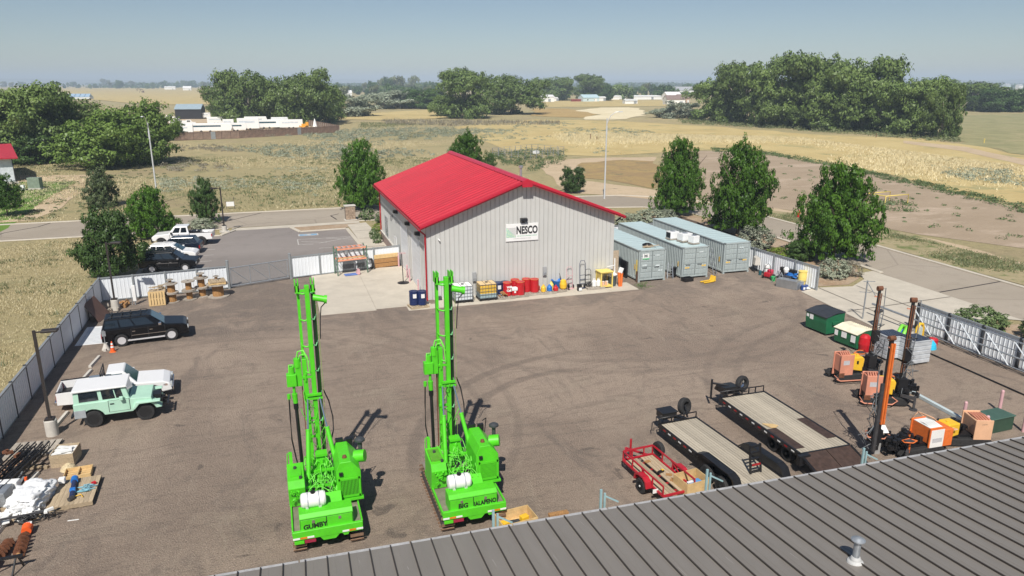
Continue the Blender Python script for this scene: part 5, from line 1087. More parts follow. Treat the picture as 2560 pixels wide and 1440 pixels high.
    m = MB().prism([(-.34, 1.1), (-.1, 2.15), (.26, 2.15), (.5, 1.1), (.3, 1.1), (.08, 1.6), (-.14, 1.1)], 3.3, 3.36); m.box(-.16, .3, 3.2, 3.6, 2.1, 2.2); m.build('mast_foot_bracket', GREEN, t); MB().cyl((.07, 3.2, 1.35), (.07, 3.25, 1.95), .08, n=12).build('pivot_cylinder', GREEN, t)
    for q in (-.5, .35): MB().prism([(q, 1.3), (q + .06, 1.7), (q + .12, 1.3)], 1.5, 2.4).build('guard_plate', GREEN, t)
    # mast
    my = 4.35; ms = MB().box(.05, .28, my - .42, my - .22, 1.6, 9.0).build('mast', GREEN, t, bevel=.01, seg=1)
    ch = MB().box(-.34, -.2, my - .1, my + .12, 3.2, 9.0); ch.build('left_rail', GREEN, ms)
    DG_ = M('dark_rail', (.012, .03, .012), .4); B(.36, .5, my - .22, my + .14, 1.2, 8.9).build('right_rail', DG_, ms); B(.5, .56, my - .1, my + .05, 1.6, 8.9).build('rail_flange', GREEN, ms)  # right rail in a near-black green, far darker than the left one
    B(-.2, .36, my + .04, my + .1, 1.4, 8.8).build('mast_back_plate', DG_, ms) if False else None
    for k in range(6):
        z = 3.3 + k * 1.08; m = MB().tube([(-.3, my - .1, z + .05), (-.25, my - .3, z), (-.05, my - .42, z - .02), (.06, my - .4, z)], .035, 6); m.build('mast_tie', GREEN, ms)
        MB().tube([(.28, my - .3, z), (.42, my - .3, z - .04), (.54, my - .12, z + .12)], .035, 6).build('mast_tie', M('pale_green_tie', (.2, .55, .25), .4), ms)
    m = MB().box(-.4, .6, my - .3, my - .22, 8.72, 8.82)
    for q in (-.33, .46): m.box(q - .09, q - .04, my - .34, my + .1, 8.75, 9.18).box(q + .06, q + .11, my - .34, my + .1, 8.75, 9.18).box(q - .09, q + .11, my - .34, my - .3, 8.7, 9.0)
    m.build('crown_brackets', GREEN, ms)
    MB().cyl((.45, my - .35, 8.5), (1.0, my - .45, 8.42), .13, n=14).cyl((.98, my - .45, 8.42), (1.12, my - .47, 8.4), .17, n=10).build('winch_motor', GREEN, ms, bevel=.01, seg=1)
    MB().tube([(1.05, my - .47, 8.3), (.8, my - .45, 8.1), (.72, my - .42, 7.6), (.66, my - .4, 6.8)], .025, 6).build('motor_hose', BLACK, ms)
    MB().tube([(.62, my - .35, 8.3), (.62, my - .3, 1.6)], .012, 5).build('guide_cable', M('cable_green', (.3, .45, .1), .5), ms)
    # inner feed column with drill head
    m = MB().box(-.36, -.12, my - .35, my - .12, 1.3, 6.0).build('feed_column', GREEN, ms, bevel=.01, seg=1)
    for z in (5.2, 4.3, 3.4, 2.6): MB().box(-.4, .06, my - .4, my - .33, z, z + .09).box(-.28, -.2, my - .42, my - .38, z - .12, z + .2).build('feed_clamp', GREEN, ms)
    B(-.46, -.41, my - .2, my - .1, 1.3, 5.8).build('rusty_chain', RUST, ms)
    m = MB().tube([(-.55, my - .3, 5.9), (-.45, my - .35, 6.35), (-.25, my - .4, 6.4), (-.1, my - .45, 6.1), (-.05, my - .45, 5.4)], .03, 6).tube([(-.5, my - .3, 5.8), (-.38, my - .38, 6.2), (-.2, my - .42, 6.25), (-.05, my - .45, 5.9)], .025, 6).tube([(-.85, my - .4, 5.5), (-.82, my - .4, 5.85), (-.68, my - .4, 5.85), (-.66, my - .4, 5.5)], .025, 6); m.build('head_hoses', M('hose_green', (.16, .68, .06)), ms)
    hd = MB().box(-.95, -.58, my - .5, my - .2, 4.95, 5.45).cyl((-.74, my - .35, 5.4), (-.74, my - .35, 5.75), .12, n=12).box(-.6, -.36, my - .4, my - .15, 4.9, 5.9).cyl((-.5, my - .3, 5.7), (-.5, my - .3, 6.05), .14, n=12).cyl((-.7, my - .35, 4.95), (-.7, my - .35, 4.6), .06, n=10).cyl((-.7, my - .35, 4.6), (-.68, my - .35, 4.2), .11, .09, n=12).cyl((-.92, my - .35, 4.6), (-.92, my - .35, 4.4), .07, n=10).build('drill_head', GREEN, ms, bevel=.01, seg=1)
    MB().cyl((-.68, my - .35, 4.2), (-.62, my - .35, .3), .07, n=10).build('drill_rod', BLACK, ms); MB().cyl((-.68, my - .35, 4.15), (-.68, my - .35, 3.95), .1, n=10).build('rod_collar', BLACK, ms)
    MB().tube([(-.92, my - .35, 4.45), (-.94, my - .3, 3.6), (-.95, my - .3, 2.6), (-.85, my - .4, 1.8), (-.75, my - .6, 1.3)], .028, 6).build('black_hose', BLACK, ms)
    MB().tube([(.62, my - .3, 4.6), (.85, my - .3, 4.1), (1.0, my - .35, 3.4), (.98, my - .5, 2.9), (.8, my - .7, 2.5)], .035, 6).build('black_hose', BLACK, ms)
    B(-.3, .55, my - .5, my - .42, 4.3, 4.4).build('cylinder_yoke', GREEN, ms); B(-.25, .5, my - .56, my - .44, 4.48, 4.56).build('cylinder_yoke', GREEN, ms)
    for x1, y1, x0 in ((-.27, my - .48, -.5), (.2, my - .48, .66)):
        a = Vector((x1, y1, 4.35)); b = Vector((x0, 2.55, 1.55)); c = a.lerp(b, .38)
        MB().cyl(a, c, .035, n=10).build('piston_rod', CHROME, t); MB().cyl(c, b, .085, n=12).cyl(c, c.lerp(b, .03), .1, n=12).build('lift_cylinder', GREEN, t)
    ms.scale = (.76, 1, 1); ms.location.x = -.1      # slender mast; the head keeps its own width
    for o in KIDS[ms.name]:
        if o.name.split('.')[0] in ('drill_head', 'drill_rod', 'rod_collar', 'head_hoses') or (o.name.startswith('black_hose') and o.data.vertices[0].co.x < 0): o.scale = (1 / .76, 1, 1); o.location.x = (.05) / .76
    m = MB()
    for k in range(26):
        z = r.uniform(1.3, 4.2); a = Vector((r.uniform(-.35, .3), my - r.uniform(.1, .5), z)); b = a + Vector((r.uniform(-.25, .25), r.uniform(-.2, .1), r.uniform(.3, .8))); c = (a + b) / 2 + Vector((r.uniform(-.15, .15), -.1, 0)); m.tube([a, c, b], .016, 5)
    m.build('mast_hoses', M('hose_green', (.16, .68, .06)), t)['kind'] = 'stuff'
    return t
rig('bright green tracked drill rig with tall mast, lettered GUMBY, left of the two', .8, 24.25, [('GUMBY', -.43)], 'bright green drill rigs', 1)
rig('bright green tracked drill rig with tall mast, lettered BIG JALAPENO, right one', 6.2, 23.85, [('BIG', -.43), ('JALAPENO', .43)], 'bright green drill rigs', 2, True)

# ------------------------------------------------------------------ trailers
def plain_wheel(parent, x, y, r, w_, side, rimm, rot=(0, R(90), 0), z=None):
    t = MB().lathe([(r * .6, -w_ / 2), (r * .93, -w_ / 2), (r, -w_ * .3), (r, w_ * .3), (r * .93, w_ / 2), (r * .6, w_ / 2), (r * .6, -w_ / 2)], 22).build('wheel', RUBBER, parent, (x, y, r if z is None else z), rot)
    k = MB(); s = side
    k.lathe([(0.001, s * w_ * .3), (r * .3, s * w_ * .28), (r * .5, s * w_ * .12), (r * .6, s * w_ * .42)], 20)
    for i in range(6): a = i * 1.047; k.cyl((r * .38 * math.cos(a), r * .38 * math.sin(a), s * w_ * .2), (r * .38 * math.cos(a), r * .38 * math.sin(a), s * w_ * .32), r * .05, n=6)
    k.cyl((0, 0, s * w_ * .2), (0, 0, s * w_ * .6), r * .14, n=10); k.build('rim', rimm, t); return t
def planks(t, x0, x1, y0, y1, z, n, mat, skip=(), gap=.02, cut=None):
    pw = (x1 - x0) / n; me = {}
    for i in range(n):
        if i in skip: continue
        a, b = y0, y1
        if cut and i in cut: a, b = cut[i]
        key = (round(b - a, 3),)
        if key not in me: me[key] = B(gap / 2, pw - gap / 2, 0, b - a, -.04, 0).mesh('plank', mat)
        link('plank', me[key], t, (x0 + i * pw, a, z + rnd.uniform(0, .008)))
def flatbed(name, label, x, y, W, L, rz=0):
    t = thing(name, label, 'trailer', (x, y, 0), rz); return t
# black tandem trailer with fenders; origin at rear centre of deck, +y towards the coupling
t = flatbed('flatbed_trailer', 'middle black flatbed trailer with round fenders, plank deck and standing ramp', 17.98, 21.4, 1.9, 6.9, R(3.2))
planks(t, -1.0, 1.0, 0, 6.85, .76, 13, DECKW)
m = MB().box(-1.08, -1.0, 0, 6.9, .56, .79).box(1.0, 1.08, 0, 6.9, .56, .79).box(-1.08, 1.08, 6.86, 6.96, .56, .8).box(-1.0, 1.0, 0, .08, .55, .7)
for k in range(9): m.box(-1.0, 1.0, .6 + k * .72, .68 + k * .72, .6, .7)
m.build('frame', BLACK, t)
m = MB().bar((-.9, 6.9, .6), (0, 8.3, .55), .12).bar((.9, 6.9, .6), (0, 8.3, .55), .12).box(-.08, .08, 8.2, 8.6, .5, .62); m.build('drawbar', BLACK, t)
m = MB().tube([(-1.05, 6.95, .8), (-1.05, 6.95, 1.05), (1.05, 6.95, 1.05), (1.05, 6.95, .8)], .035)
for q in (-.35, .35): m.bar((q, 6.95, .8), (q, 6.95, 1.05), .05)
m.build('front_rail', BLACK, t)
b = B(-.75, .05, 7.1, 7.7, .85, 1.15).build('winch_box', BLACK, t, bevel=.03); B(-.78, .08, 7.06, 7.74, 1.15, 1.19).build('box_lid', BLACK, b)
plain_wheel(t, .62, 7.35, .42, .26, -1, TRIMB, (R(80), 0, R(20)), 1.25); m = MB().bar((.6, 7.0, .8), (.6, 7.3, 1.3), .07).build('spare_bracket', BLACK, t)
MB().tube([(-1.2, 7.3, .3), (-1.2, 7.3, .7), (-1.05, 7.2, .75), (-1.05, 7.2, 1.05), (-.8, 7.1, 1.08)], .025).build('jack_handle', BLACK, t)
for s in (-1, 1):
    m = MB().prism([(.75, .8), (.95, 1.12), (1.25, 1.22), (3.05, 1.22), (3.4, 1.1), (3.75, .8), (3.66, .8), (3.36, 1.04), (3.03, 1.17), (1.28, 1.17), (1.02, 1.07), (.84, .8)], s * 1.22 - .19, s * 1.22 + .19, 'x')
    m.prism([(.75, .6), (.95, 1.12), (1.25, 1.22), (3.05, 1.22), (3.4, 1.1), (3.75, .6)], s * 1.07 - .01, s * 1.07 + .01, 'x'); m.build('fender', BLACK, t)
    for yy in (1.72, 2.75): plain_wheel(t, s * 1.24, yy, .4, .27, s, TRIMB)
    for k in range(6): B(s * 1.085 - .004, s * 1.085 + .008, 4.2 + k * .42, 4.4 + k * .42, .64, .7).build('marker_tape', (TAIL if k % 2 else WHITE), t)
    B(s * 1.2 - .12, s * 1.2 + .12, -.02, .04, .5, .64).build('tail_light', TAIL, t)
m = MB().bar((.0, 1.55, .75), (.0, 1.75, 2.0), .07).bar((.52, 1.55, .75), (.52, 1.75, 2.0), .07)
for k in range(5): m.bar((.0, 1.57 + k * .04, .85 + k * .27), (.52, 1.57 + k * .04, .85 + k * .27), .07)
rm = m.build('ramp', BLACK, t); B(.05, .47, 1.54, 1.57, 1.12, 1.2).build('reflector', TAIL, rm)
# long black deck-over trailer
t = flatbed('flatbed_trailer', 'longest black deckover flatbed trailer with plank deck, rightmost of the three', 22.15, 23.55, 2.55, 6.1, R(0))
n_ = 15; cut = {}
planks(t, -1.27, 1.27, 0, 6.05, .93, n_, DECKW, cut={0: (0, .001), 14: (0, .001)} if False else None)
TREAD = M('rusty_tread_plate', (.085, .055, .045), .6, .4, var=.35, scale=5, dirt=.5, dirtcol=(.18, .09, .05))
B(-1.27, -.78, .35, 2.35, .945, .955).build('tread_plate', TREAD, t); B(.78, 1.27, .75, 2.85, .945, .955).build('tread_plate', TREAD, t)
MB().prism([(-1.0, 2.4), (-.78, 2.35), (-.55, 2.5), (-.7, 2.7), (-1.15, 2.9)], .956, .985, 'z').build('broken_board', NEWW, t)
m = MB().box(-1.37, -1.28, 0, 6.15, .74, .96).box(1.28, 1.37, 0, 6.15, .74, .96).box(-1.28, 1.28, 6.07, 6.15, .74, .96).box(-1.28, 1.28, -.08, 0, .74, .95).box(-.5, -.35, 0, 6.1, .5, .74).box(.35, .5, 0, 6.1, .5, .74)
for k in range(9): m.box(-1.28, 1.28, .4 + k * .68, .46 + k * .68, .76, .88)
m.build('frame', BLACK, t)
for s in (-1, 1):
    for k in range(12): B(s * 1.375 - .004, s * 1.375 + .008, .3 + k * .48, .5 + k * .48, .82, .88).build('marker_tape', (TAIL if k % 2 else WHITE), t)
    for yy in (1.0, 2.0): plain_wheel(t, s * 1.06, yy, .38, .28, s, DSTEEL)
m = MB().tube([(-1.3, 6.15, .95), (-1.3, 6.15, 1.25), (1.3, 6.15, 1.25), (1.3, 6.15, .95)], .035)
for q in (-.9, -.5, 0, .4, .8): m.bar((q, 6.15, .95), (q, 6.15, 1.25), .05)
m.bar((-1.3, 6.15, 1.08), (.3, 6.15, 1.08), .04); m.build('front_rail', BLACK, t)
MB().bar((-.6, 6.1, .6), (-.3, 7.6, .6), .14).bar((.6, 6.1, .6), (.0, 7.6, .6), .14).box(-.35, .05, 7.4, 7.8, .5, .7).build('drawbar', BLACK, t)
m = MB().prism([(6.3, .95), (6.3, 1.35), (7.1, 1.25), (7.3, .9)], -.95, -.05, 'x'); m.cyl((-1.15, 7.2, .4), (-1.15, 7.2, 1.5), .06, n=8).bar((-1.15, 7.2, 1.3), (-.5, 6.6, 1.3), .1); m.build('hydraulic_box', BLACK, t, bevel=.02, seg=1)
plain_wheel(t, .25, 6.55, .42, .24, -1, CHROME, (R(82), 0, R(15)), 1.35)
rp = MB().prism([(-.08, .93), (-1.6, .45), (-1.6, .4), (-.08, .86)], -1.27, -.02, 'x').build('loading_ramp', TREAD, t); rp = MB().prism([(-.08, .93), (-1.6, .45), (-1.6, .4), (-.08, .86)], .02, 1.27, 'x').build('loading_ramp', TREAD, t)
for q in (-1.36, 1.32): MB().bar((q, -.08, .9), (q, -1.6, .42), .1).build('ramp_hinge', BLACK, t)
B(-1.55, -1.0, -.3, -.1, .5, .95).build('ramp_box', BLACK, t)
# red utility trailer
t = flatbed('utility_trailer', 'small red utility trailer with rails, gap in its plank floor and scraps of wood', 14.55, 23.0, 1.4, 3.1, R(4))
planks(t, -.7, .7, 0, 3.05, .5, 9, WOOD, skip=(4,), gap=.02)
m = MB()
for s in (-1, 1):
    m.bar((s * .75, 0, .5), (s * .75, 3.15, .5), .08).bar((s * .75, 0, .92), (s * .75, 3.15, .92), .06)
    for k in range(5): m.bar((s * .75, k * .787, .5), (s * .75, k * .787, .92), .05)
    m.bar((s * .75, 1.0, .6), (s * .75, 1.7, .9), .04)
for z in (.5, .92): m.bar((-.75, 3.15, z), (.75, 3.15, z), .07)
m.bar((-.75, 0, .48), (.75, 0, .48), .08)
for q in (-.3, .3): m.bar((q, 3.15, .5), (q, 3.15, .92), .05)
for k in range(5): m.bar((-.75, .3 + k * .6, .42), (.75, .3 + k * .6, .42), .05)
m.bar((-.6, 3.15, .45), (0, 4.2, .42), .08).bar((.6, 3.15, .45), (0, 4.2, .42), .08).cyl((.08, 3.9, .2), (.08, 3.9, 1.0), .05).bar((-.2, 3.3, .8), (-.6, 3.2, .95), .05)
m.build('frame', RED, t)
for s in (-1, 1):
    MB().prism([(.75, .45), (.82, .72), (1.05, .85), (1.45, .85), (1.68, .72), (1.75, .45), (1.68, .45), (1.6, .68), (1.4, .78), (1.1, .78), (.9, .68), (.82, .45)], s * .93 - .14, s * .93 + .14, 'x').build('fender', RED, t); plain_wheel(t, s * .95, 1.25, .33, .2, s, WHITE)
plain_wheel(t, .9, 2.9, .33, .2, 1, WHITE, (R(90), 0, R(100)), .85); B(-.96, -.72, .4, .42, .42, .6).build('number_plate', WHITE, t)
for a, b, c in ((.15, 2.6, .2), (.4, 1.3, -.5), (.3, .9, .8)):
    o = MB().cbox((0, 0, 0), (.26, .16, .03), rz=c).build('wood_offcut', BROWNW, None, t.matrix_basis @ Vector((a, b, .53))); tag(o, {2.6: 'brown wood offcut on red trailer floor near its front', 1.3: 'brown wood offcut in the middle of red trailer floor', .9: 'brown wood offcut near the rear of red trailer'}[b], 'wood offcut', 'scraps of wood on red trailer'); o.name = 'wood_offcut'
o = thing('hand_tool', 'black and yellow cordless tool lying on red trailer floor', 'tool', (14.62, 24.6, .51), .3); B(-.16, .16, -.06, .06, 0, .1).build('body', BLACK, o, bevel=.02); B(.05, .15, -.05, .05, .1, .12).build('battery', YELLOW, o)

# ------------------------------------------------------------------ pallets, boxes and drums
def pallet(label, loc, rz=0, w_=1.2, d_=1.0, mat=WOOD, group=None, n=7, h=.14, cat='pallet', rx=0, fill=.8, name='wooden_pallet'):
    t = thing(name, label, cat, loc, rz, group); t.rotation_euler[0] = rx; bw = w_ / n * fill
    s = B(0, bw, 0, d_, 0, .02).mesh('slat', mat)
    for i in range(n):
        link('slat', s, t, (-w_ / 2 + i * (w_ - bw) / (n - 1), -d_ / 2, h - .02)); 
        if i % 3 == 0: link('slat', s, t, (-w_ / 2 + i * (w_ - bw) / (n - 1), -d_ / 2, 0))
    for q in (-d_ / 2, -.04, d_ / 2 - .08): B(-w_ / 2, w_ / 2, q, q + .08, .021, h - .021).build('stringer', mat, t)
    return t
def crate(label, loc, rz, w_, d_, h, mat, lid=None, group=None, open_=True, rows=3):
    t = thing('wooden_crate', label, 'crate', loc, rz, group); bh = h / rows
    for i in range(rows):
        z0, z1 = i * bh + .004, (i + 1) * bh - .004
        for nm in range(2):
            q = (-d_ / 2) if nm == 0 else (d_ / 2 - .03); B(-w_ / 2, w_ / 2, q, q + .03, z0, z1).build('board', mat, t)
            q = (-w_ / 2) if nm == 0 else (w_ / 2 - .03); B(q, q + .03, -d_ / 2 + .032, d_ / 2 - .032, z0, z1).build('board', mat, t)
    B(-w_ / 2 + .03, w_ / 2 - .03, -d_ / 2 + .03, d_ / 2 - .03, .02, .05).build('floor', mat, t); return t
def drum(label, loc, mat, topm=None, group=None, r=.29, h=.88, lbl=None):
    t = thing('steel_drum', label, 'drum', loc, 0, group)
    MB().lathe([(r * .97, 0), (r, .02), (r, h * .3), (r * 1.03, h * .33), (r, h * .36), (r, h * .62), (r * 1.03, h * .65), (r, h * .68), (r, h - .02), (r * 1.02, h)], 24).build('shell', mat, t)
    MB().lathe([(r * 1.02, h - .01), (r * 1.02, h + .01), (r * .95, h + .01), (r * .95, h - .015), (0.001, h - .012)], 24).build('lid', topm or mat, t); m = MB().cyl((r * .6, 0, h - .01), (r * .6, 0, h + .015), .035, n=8).build('bung', DSTEEL, t)
    if lbl: B(-.1, .12, -r - .012, -r * .93, h * .55, h * .85).build('label_sheet', WHITE, t)
    return t
pallet('broken pallet carrying two navy drums by the concrete edge', (9.65, 53.05, .03), R(8), 1.3, 1.0)
drum('navy drum with white label on pallet by the concrete edge, left one', (9.35, 53.2, .18), NAVY, None, 'navy drums', lbl=1); drum('navy drum with white label on pallet by the concrete edge, right one', (9.95, 53.05, .18), NAVY, None, 'navy drums', lbl=1)
def ibc(label, x, y, top, low, liq):
    t = thing('ibc_tank', label, 'liquid tank', (x, y, .03), R(1), 'caged liquid totes by the wall')
    m = MB(); m.box(-.6, .6, -.5, .5, .08, .14).box(-.6, -.45, -.5, .5, 0, .08).box(.45, .6, -.5, .5, 0, .08).box(-.08, .08, -.5, .5, 0, .08); m.build('base_pallet', BLACK, t)
    B(-.55, .55, -.46, .46, .16, .16 + .95 * liq).build('bottle_lower', low, t, bevel=.04); b = B(-.552, .552, -.462, .462, .16 + .95 * liq, 1.12).build('bottle_upper', top, t, bevel=.04); MB().cyl((0, 0, 1.1), (0, 0, 1.17), .1, n=14).build('cap', DSTEEL, b)
    m = MB()
    for z in (.2, .42, .64, .86, 1.1): m.tube([(-.59, -.5, z), (.59, -.5, z), (.59, .5, z), (-.59, .5, z), (-.59, -.5, z)], .012, 5)
    for k in range(7):
        q = -.59 + k * .197
        for s in (-.5, .5): m.tube([(q, s, .16), (q, s, 1.1)], .01, 5)
    for k in range(6):
        q = -.5 + k * .2
        for s in (-.59, .59): m.tube([(s, q, .16), (s, q, 1.1)], .01, 5)
    for q in (-.2, .2): m.tube([(q, -.5, 1.14), (q, .5, 1.14)], .014, 5)
    m.build('cage', M('cage_grey', (.2, .22, .24), .4, .4), t); return t
PLW = M('tank_plastic', (.62, .66, .68), .35, var=.06); PLY = M('tank_amber', (.72, .45, .06), .35, var=.1); PLB = M('tank_bluish', (.3, .4, .42), .35, var=.1); PLP = M('tank_peach', (.7, .5, .25), .35, var=.06)
ibc('white caged liquid tote against the grey wall', 14.05, 53.55, WPLAST, PLW, .95); ibc('caged liquid tote with yellow contents against the grey wall', 16.0, 53.55, PLP, PLY, .9)
B(-.5, .5, -.45, .45, .15, .5).build('bluish_liquid', PLB, bpy.data.objects['ibc_tank.001'], bevel=.03).scale = (1.11, 1.03, 1)
drum('navy drum behind the yellow tote at wall, left one', (16.95, 54.15, .05), NAVY, None, 'navy drums', lbl=1); drum('navy drum behind WILL CALL drum against the grey wall', (17.55, 54.2, .05), NAVY, None, 'navy drums')
OT = M('drum_orange_lid', (.65, .22, .05), .5, var=.3)
d_ = drum('red drum lettered in white beside the navy drums', (17.5, 53.45, .17), REDD, OT, 'red drums along the wall'); text('Will', .2, WHITE, d_, (.05, -.298, .6), (R(90), 0, 0), bold=.012); text('Call', .2, WHITE, d_, (.03, -.298, .38), (R(90), 0, 0), bold=.012)
drum('red drum at the wall behind the front lettered pallet', (18.35, 54.1, .17), REDD, OT, 'red drums along the wall'); drum('red drum with orange lid in front beside the red white cooler', (18.55, 53.35, .17), REDD, OT, 'red drums along the wall')
drum('red drum at the wall, left of the rightmost pair', (19.3, 54.05, .17), REDD, OT, 'red drums along the wall'); drum('rightmost red drum beside the small fuel cans', (19.9, 53.75, .17), REDD, OT, 'red drums along the wall')
for lab, x, y in (('weathered pallet under the lettered red drum', 17.3, 53.35), ('weathered pallet under the middle red drums', 18.5, 53.5), ('weathered pallet under the rightmost red drums', 19.6, 53.75), ('pallet of small fuel cans right of the drums', 20.9, 53.7), ('pallet under blue and yellow mixers by the wall', 22.2, 53.85)): pallet(lab, (x, y, .035), R(rnd.uniform(-5, 5)), 1.15, .9, GREYW)
c_ = thing('cooler', 'red drink cooler with white lid between the red drums', 'cooler', (18.02, 53.25, .17)); B(-.18, .18, -.15, .15, 0, .33).build('body', REDD, c_, bevel=.04); B(-.2, .2, -.17, .17, .33, .55).build('lid', WPLAST, c_, bevel=.04); B(-.06, .06, -.2, -.16, .2, .32).build('tap', WHITE, c_)
o = MB()
for k in range(9): o.cbox((rnd.uniform(-.25, .25), rnd.uniform(-.2, .2), .05 + .03 * k), (.3, .07, .05), rz=rnd.uniform(0, 3))
o = o.build('wood_scraps', BROWNW, None, (16.95, 53.2, .17)); tag(o, 'heap of brown wood scraps on pallet left of the lettered drum', 'wood scraps')
def can(label, x, y, mat, r=.16, h=.35, cone=True, name='fuel_can', cat='fuel can'):
    t = thing(name, label, cat, (x, y, .17)); MB().lathe([(r * .95, 0), (r, .03), (r, h * .7), (r * .8, h * .85), (r * .4, h), (r * .25, h + .06)], 18).build('body', mat, t); MB().tube([(-r * .5, 0, h), (0, 0, h + .12), (r * .5, 0, h)], .015, 6).build('handle', mat, t); return t
can('small red fuel can against the wall behind the yellow can', 20.25, 54.1, REDD); can('yellow safety can in front right of the red drums', 20.55, 53.55, YELLOW, .17, .4); can('pale yellow jug behind the blue can', 21.4, 54.0, PYELLOW, .17, .45); can('blue round can between yellow and red cans', 21.1, 53.6, BLUE, .18, .38); can('red safety can right of the blue can', 21.6, 53.5, REDD, .18, .3)
t = thing('wheelbarrow', 'bright blue mortar tub on wheels against the wall', 'tub', (22.35, 54.2, .15)); MB().lathe([(.2, 0), (.42, .55), (.44, .57), (.4, .55), (.18, .05)], 20).build('tub', BLUE, t); plain_wheel(t, -.42, 0, .2, .08, -1, TRIMB, (0, R(90), 0), .2); MB().bar((.3, 0, .5), (.2, .1, 1.0), .03).build('handle', BLACK, t)
t = thing('yellow_barrel', 'yellow drum mixer in front of the blue tub', 'mixer', (22.7, 53.75, .15)); MB().lathe([(.16, 0), (.24, .1), (.26, .35), (.2, .6), (.1, .68)], 18).build('drum', YELLOW, t); plain_wheel(t, .4, 0, .16, .08, 1, TRIMB, (0, R(90), 0), .16); MB().tube([(.1, 0, .5), (.45, 0, .8)], .02).build('handle', BLACK, t)
def handtruck(label, x, y, mat, h=1.3):
    t = thing('hand_truck', label, 'hand truck', (x, y, .05), R(4)); m = MB().tube([(-.22, .0, .05), (-.22, .12, h * .9), (-.14, .14, h), (.14, .14, h), (.22, .12, h * .9), (.22, 0, .05)], .02)
    for z in (.3, .6, .9): m.bar((-.22, .04, z), (.22, .04, z), .03)
    m.build('frame', mat, t); B(-.24, .24, -.22, .02, 0, .03).build('toe_plate', mat, t)
    for s in (-1, 1): plain_wheel(t, s * .28, .05, .13, .06, s, TRIMB, (0, R(90), 0), .13)
    return t
handtruck('pale pink hand truck leaning on the wall', 23.5, 54.25, PINK, 1.5); handtruck('tall dark blue hand truck, left of the dark pair', 24.6, 54.1, M('navy_steel', (.02, .04, .1), .5), 1.9); handtruck('dark cylinder cart beside the tall dark hand truck', 25.05, 53.95, BLACK, 1.3)
t = thing('bucket', 'black bucket with white label on the concrete strip', 'bucket', (24.0, 53.4, .04)); MB().lathe([(.15, 0), (.18, .4), (.2, .42), (.17, .4), (.14, .05)], 18).build('pail', BLACK, t); B(-.1, .1, -.19, -.165, .05, .25).build('label_sheet', WHITE, t)
pallet('pallet of white gas bottles left of the yellow cage', (26.0, 53.7, .035), 0, 1.3, .7, GREYW)
for i, (x, l) in enumerate(((25.95, 'white propane bottle on pallet, left one'), (26.35, 'white propane bottle on pallet beside yellow cage'))): t = thing('propane_bottle', l, 'gas bottle', (x, 53.7, .18), 0, 'white gas bottles'); MB().lathe([(.13, 0), (.16, .04), (.16, .35), (.1, .45), (.03, .47)], 18).build('body', WPLAST, t); MB().tube([(-.08, 0, .44), (-.08, 0, .55), (.08, 0, .55), (.08, 0, .44)], .02).build('collar', WPLAST, t)
o = MB()
for k in range(8): o.cbox((rnd.uniform(-.2, .2), rnd.uniform(-.15, .15), .1 + .03 * k), (.25, .06, .05), rz=rnd.uniform(0, 3), rx=rnd.uniform(-.5, .5))
tag(o.build('fittings_heap', DSTEEL, None, (25.55, 53.6, .17)), 'small heap of dark metal fittings left of gas bottles', 'fittings')
t = thing('yellow_cage', 'pale yellow wheeled storage cage with solid top', 'cage', (26.95, 53.9, .04), R(1)); m = MB()
for a in (-.42, .42):
    for b_ in (-.4, .4): m.bar((a, b_, .0), (a, b_, 1.1), .07)
for z in (.12, 1.08):
    for s in (-.4, .4): m.bar((-.42, s, z), (.42, s, z), .06)
    for s in (-.42, .42): m.bar((s, -.4, z), (s, .4, z), .06)
m.bar((-.42, .42, .2), (.42, .42, 1.0), .03); m.build('frame', PYELLOW, t); B(-.5, .5, -.48, .48, 1.12, 1.16).build('top_sheet', PYELLOW, t); B(-.4, .4, -.4, .4, .08, .12).build('floor', PYELLOW, t); B(-.44, -.42, -.4, .4, .12, 1.08).build('side_sheet', M('yellow_mesh', (.55, .4, .1), .6), t)
for k in range(4): tag(MB().cyl((0, 0, 0), (0, 0, .25), .1, n=12).build('jug', WPLAST if k % 2 else PEACH, None, (26.7 + k * .17, 53.75 + .2 * (k % 2), .16 + (.35 if k == 2 else 0))), ('tan jug at left inside the yellow cage', 'white jug beside the left tan jug in yellow cage', 'tan jug standing highest in the yellow cage', 'white jug at right inside the yellow cage')[k], 'jug', 'jugs in the yellow cage')
t = thing('rubbish_bin', 'dark grey round bin piled with white sheets', 'bin', (27.75, 54.0, .04)); MB().lathe([(.24, 0), (.3, .7), (.32, .72)], 20).build('body', M('bin_grey', (.06, .08, .09), .6), t); MB().cbox((0, 0, .85), (.6, .5, .05), rz=.5, rx=.35).cbox((-.1, 0, .76), (.5, .45, .05), rz=.2).build('white_sheets', WHITE, t)
t = thing('orange_roll', 'upright orange warning fabric roll with white top beside the bin', 'sign bundle', (28.3, 53.6, .04)); MB().cyl((-.06, 0, 0), (-.12, 0, 1.0), .09, .13, 10).cyl((.07, 0, 0), (.1, .05, .95), .08, .11, 10).build('wrap', ORANGE, t); MB().cbox((0, 0, 1.15), (.3, .15, .4), ry=.4).build('white_top', WHITE, t, bevel=.03)
t = thing('white_pole', 'tall white pipe with cross piece by the bin', 'pole', (28.05, 54.2, .04)); MB().bar((0, 0, 0), (0, .1, 1.9), .06).build('shaft', WHITE, t); MB().bar((-.6, 0, 1.35), (0, .05, 1.4), .05).build('cross_piece', WHITE, t)
o = thing('plywood_stack', 'tan strand board sheets standing between building and left container', 'boards', (27.2, 56.2, 0), 0)
for k in range(4): B(-.7, .75, k * .06, k * .06 + .03, 0, 2.5 - k * .2).build('sheet', M('strand_board', (.45, .36, .26), .9, var=.4, scale=12), o)
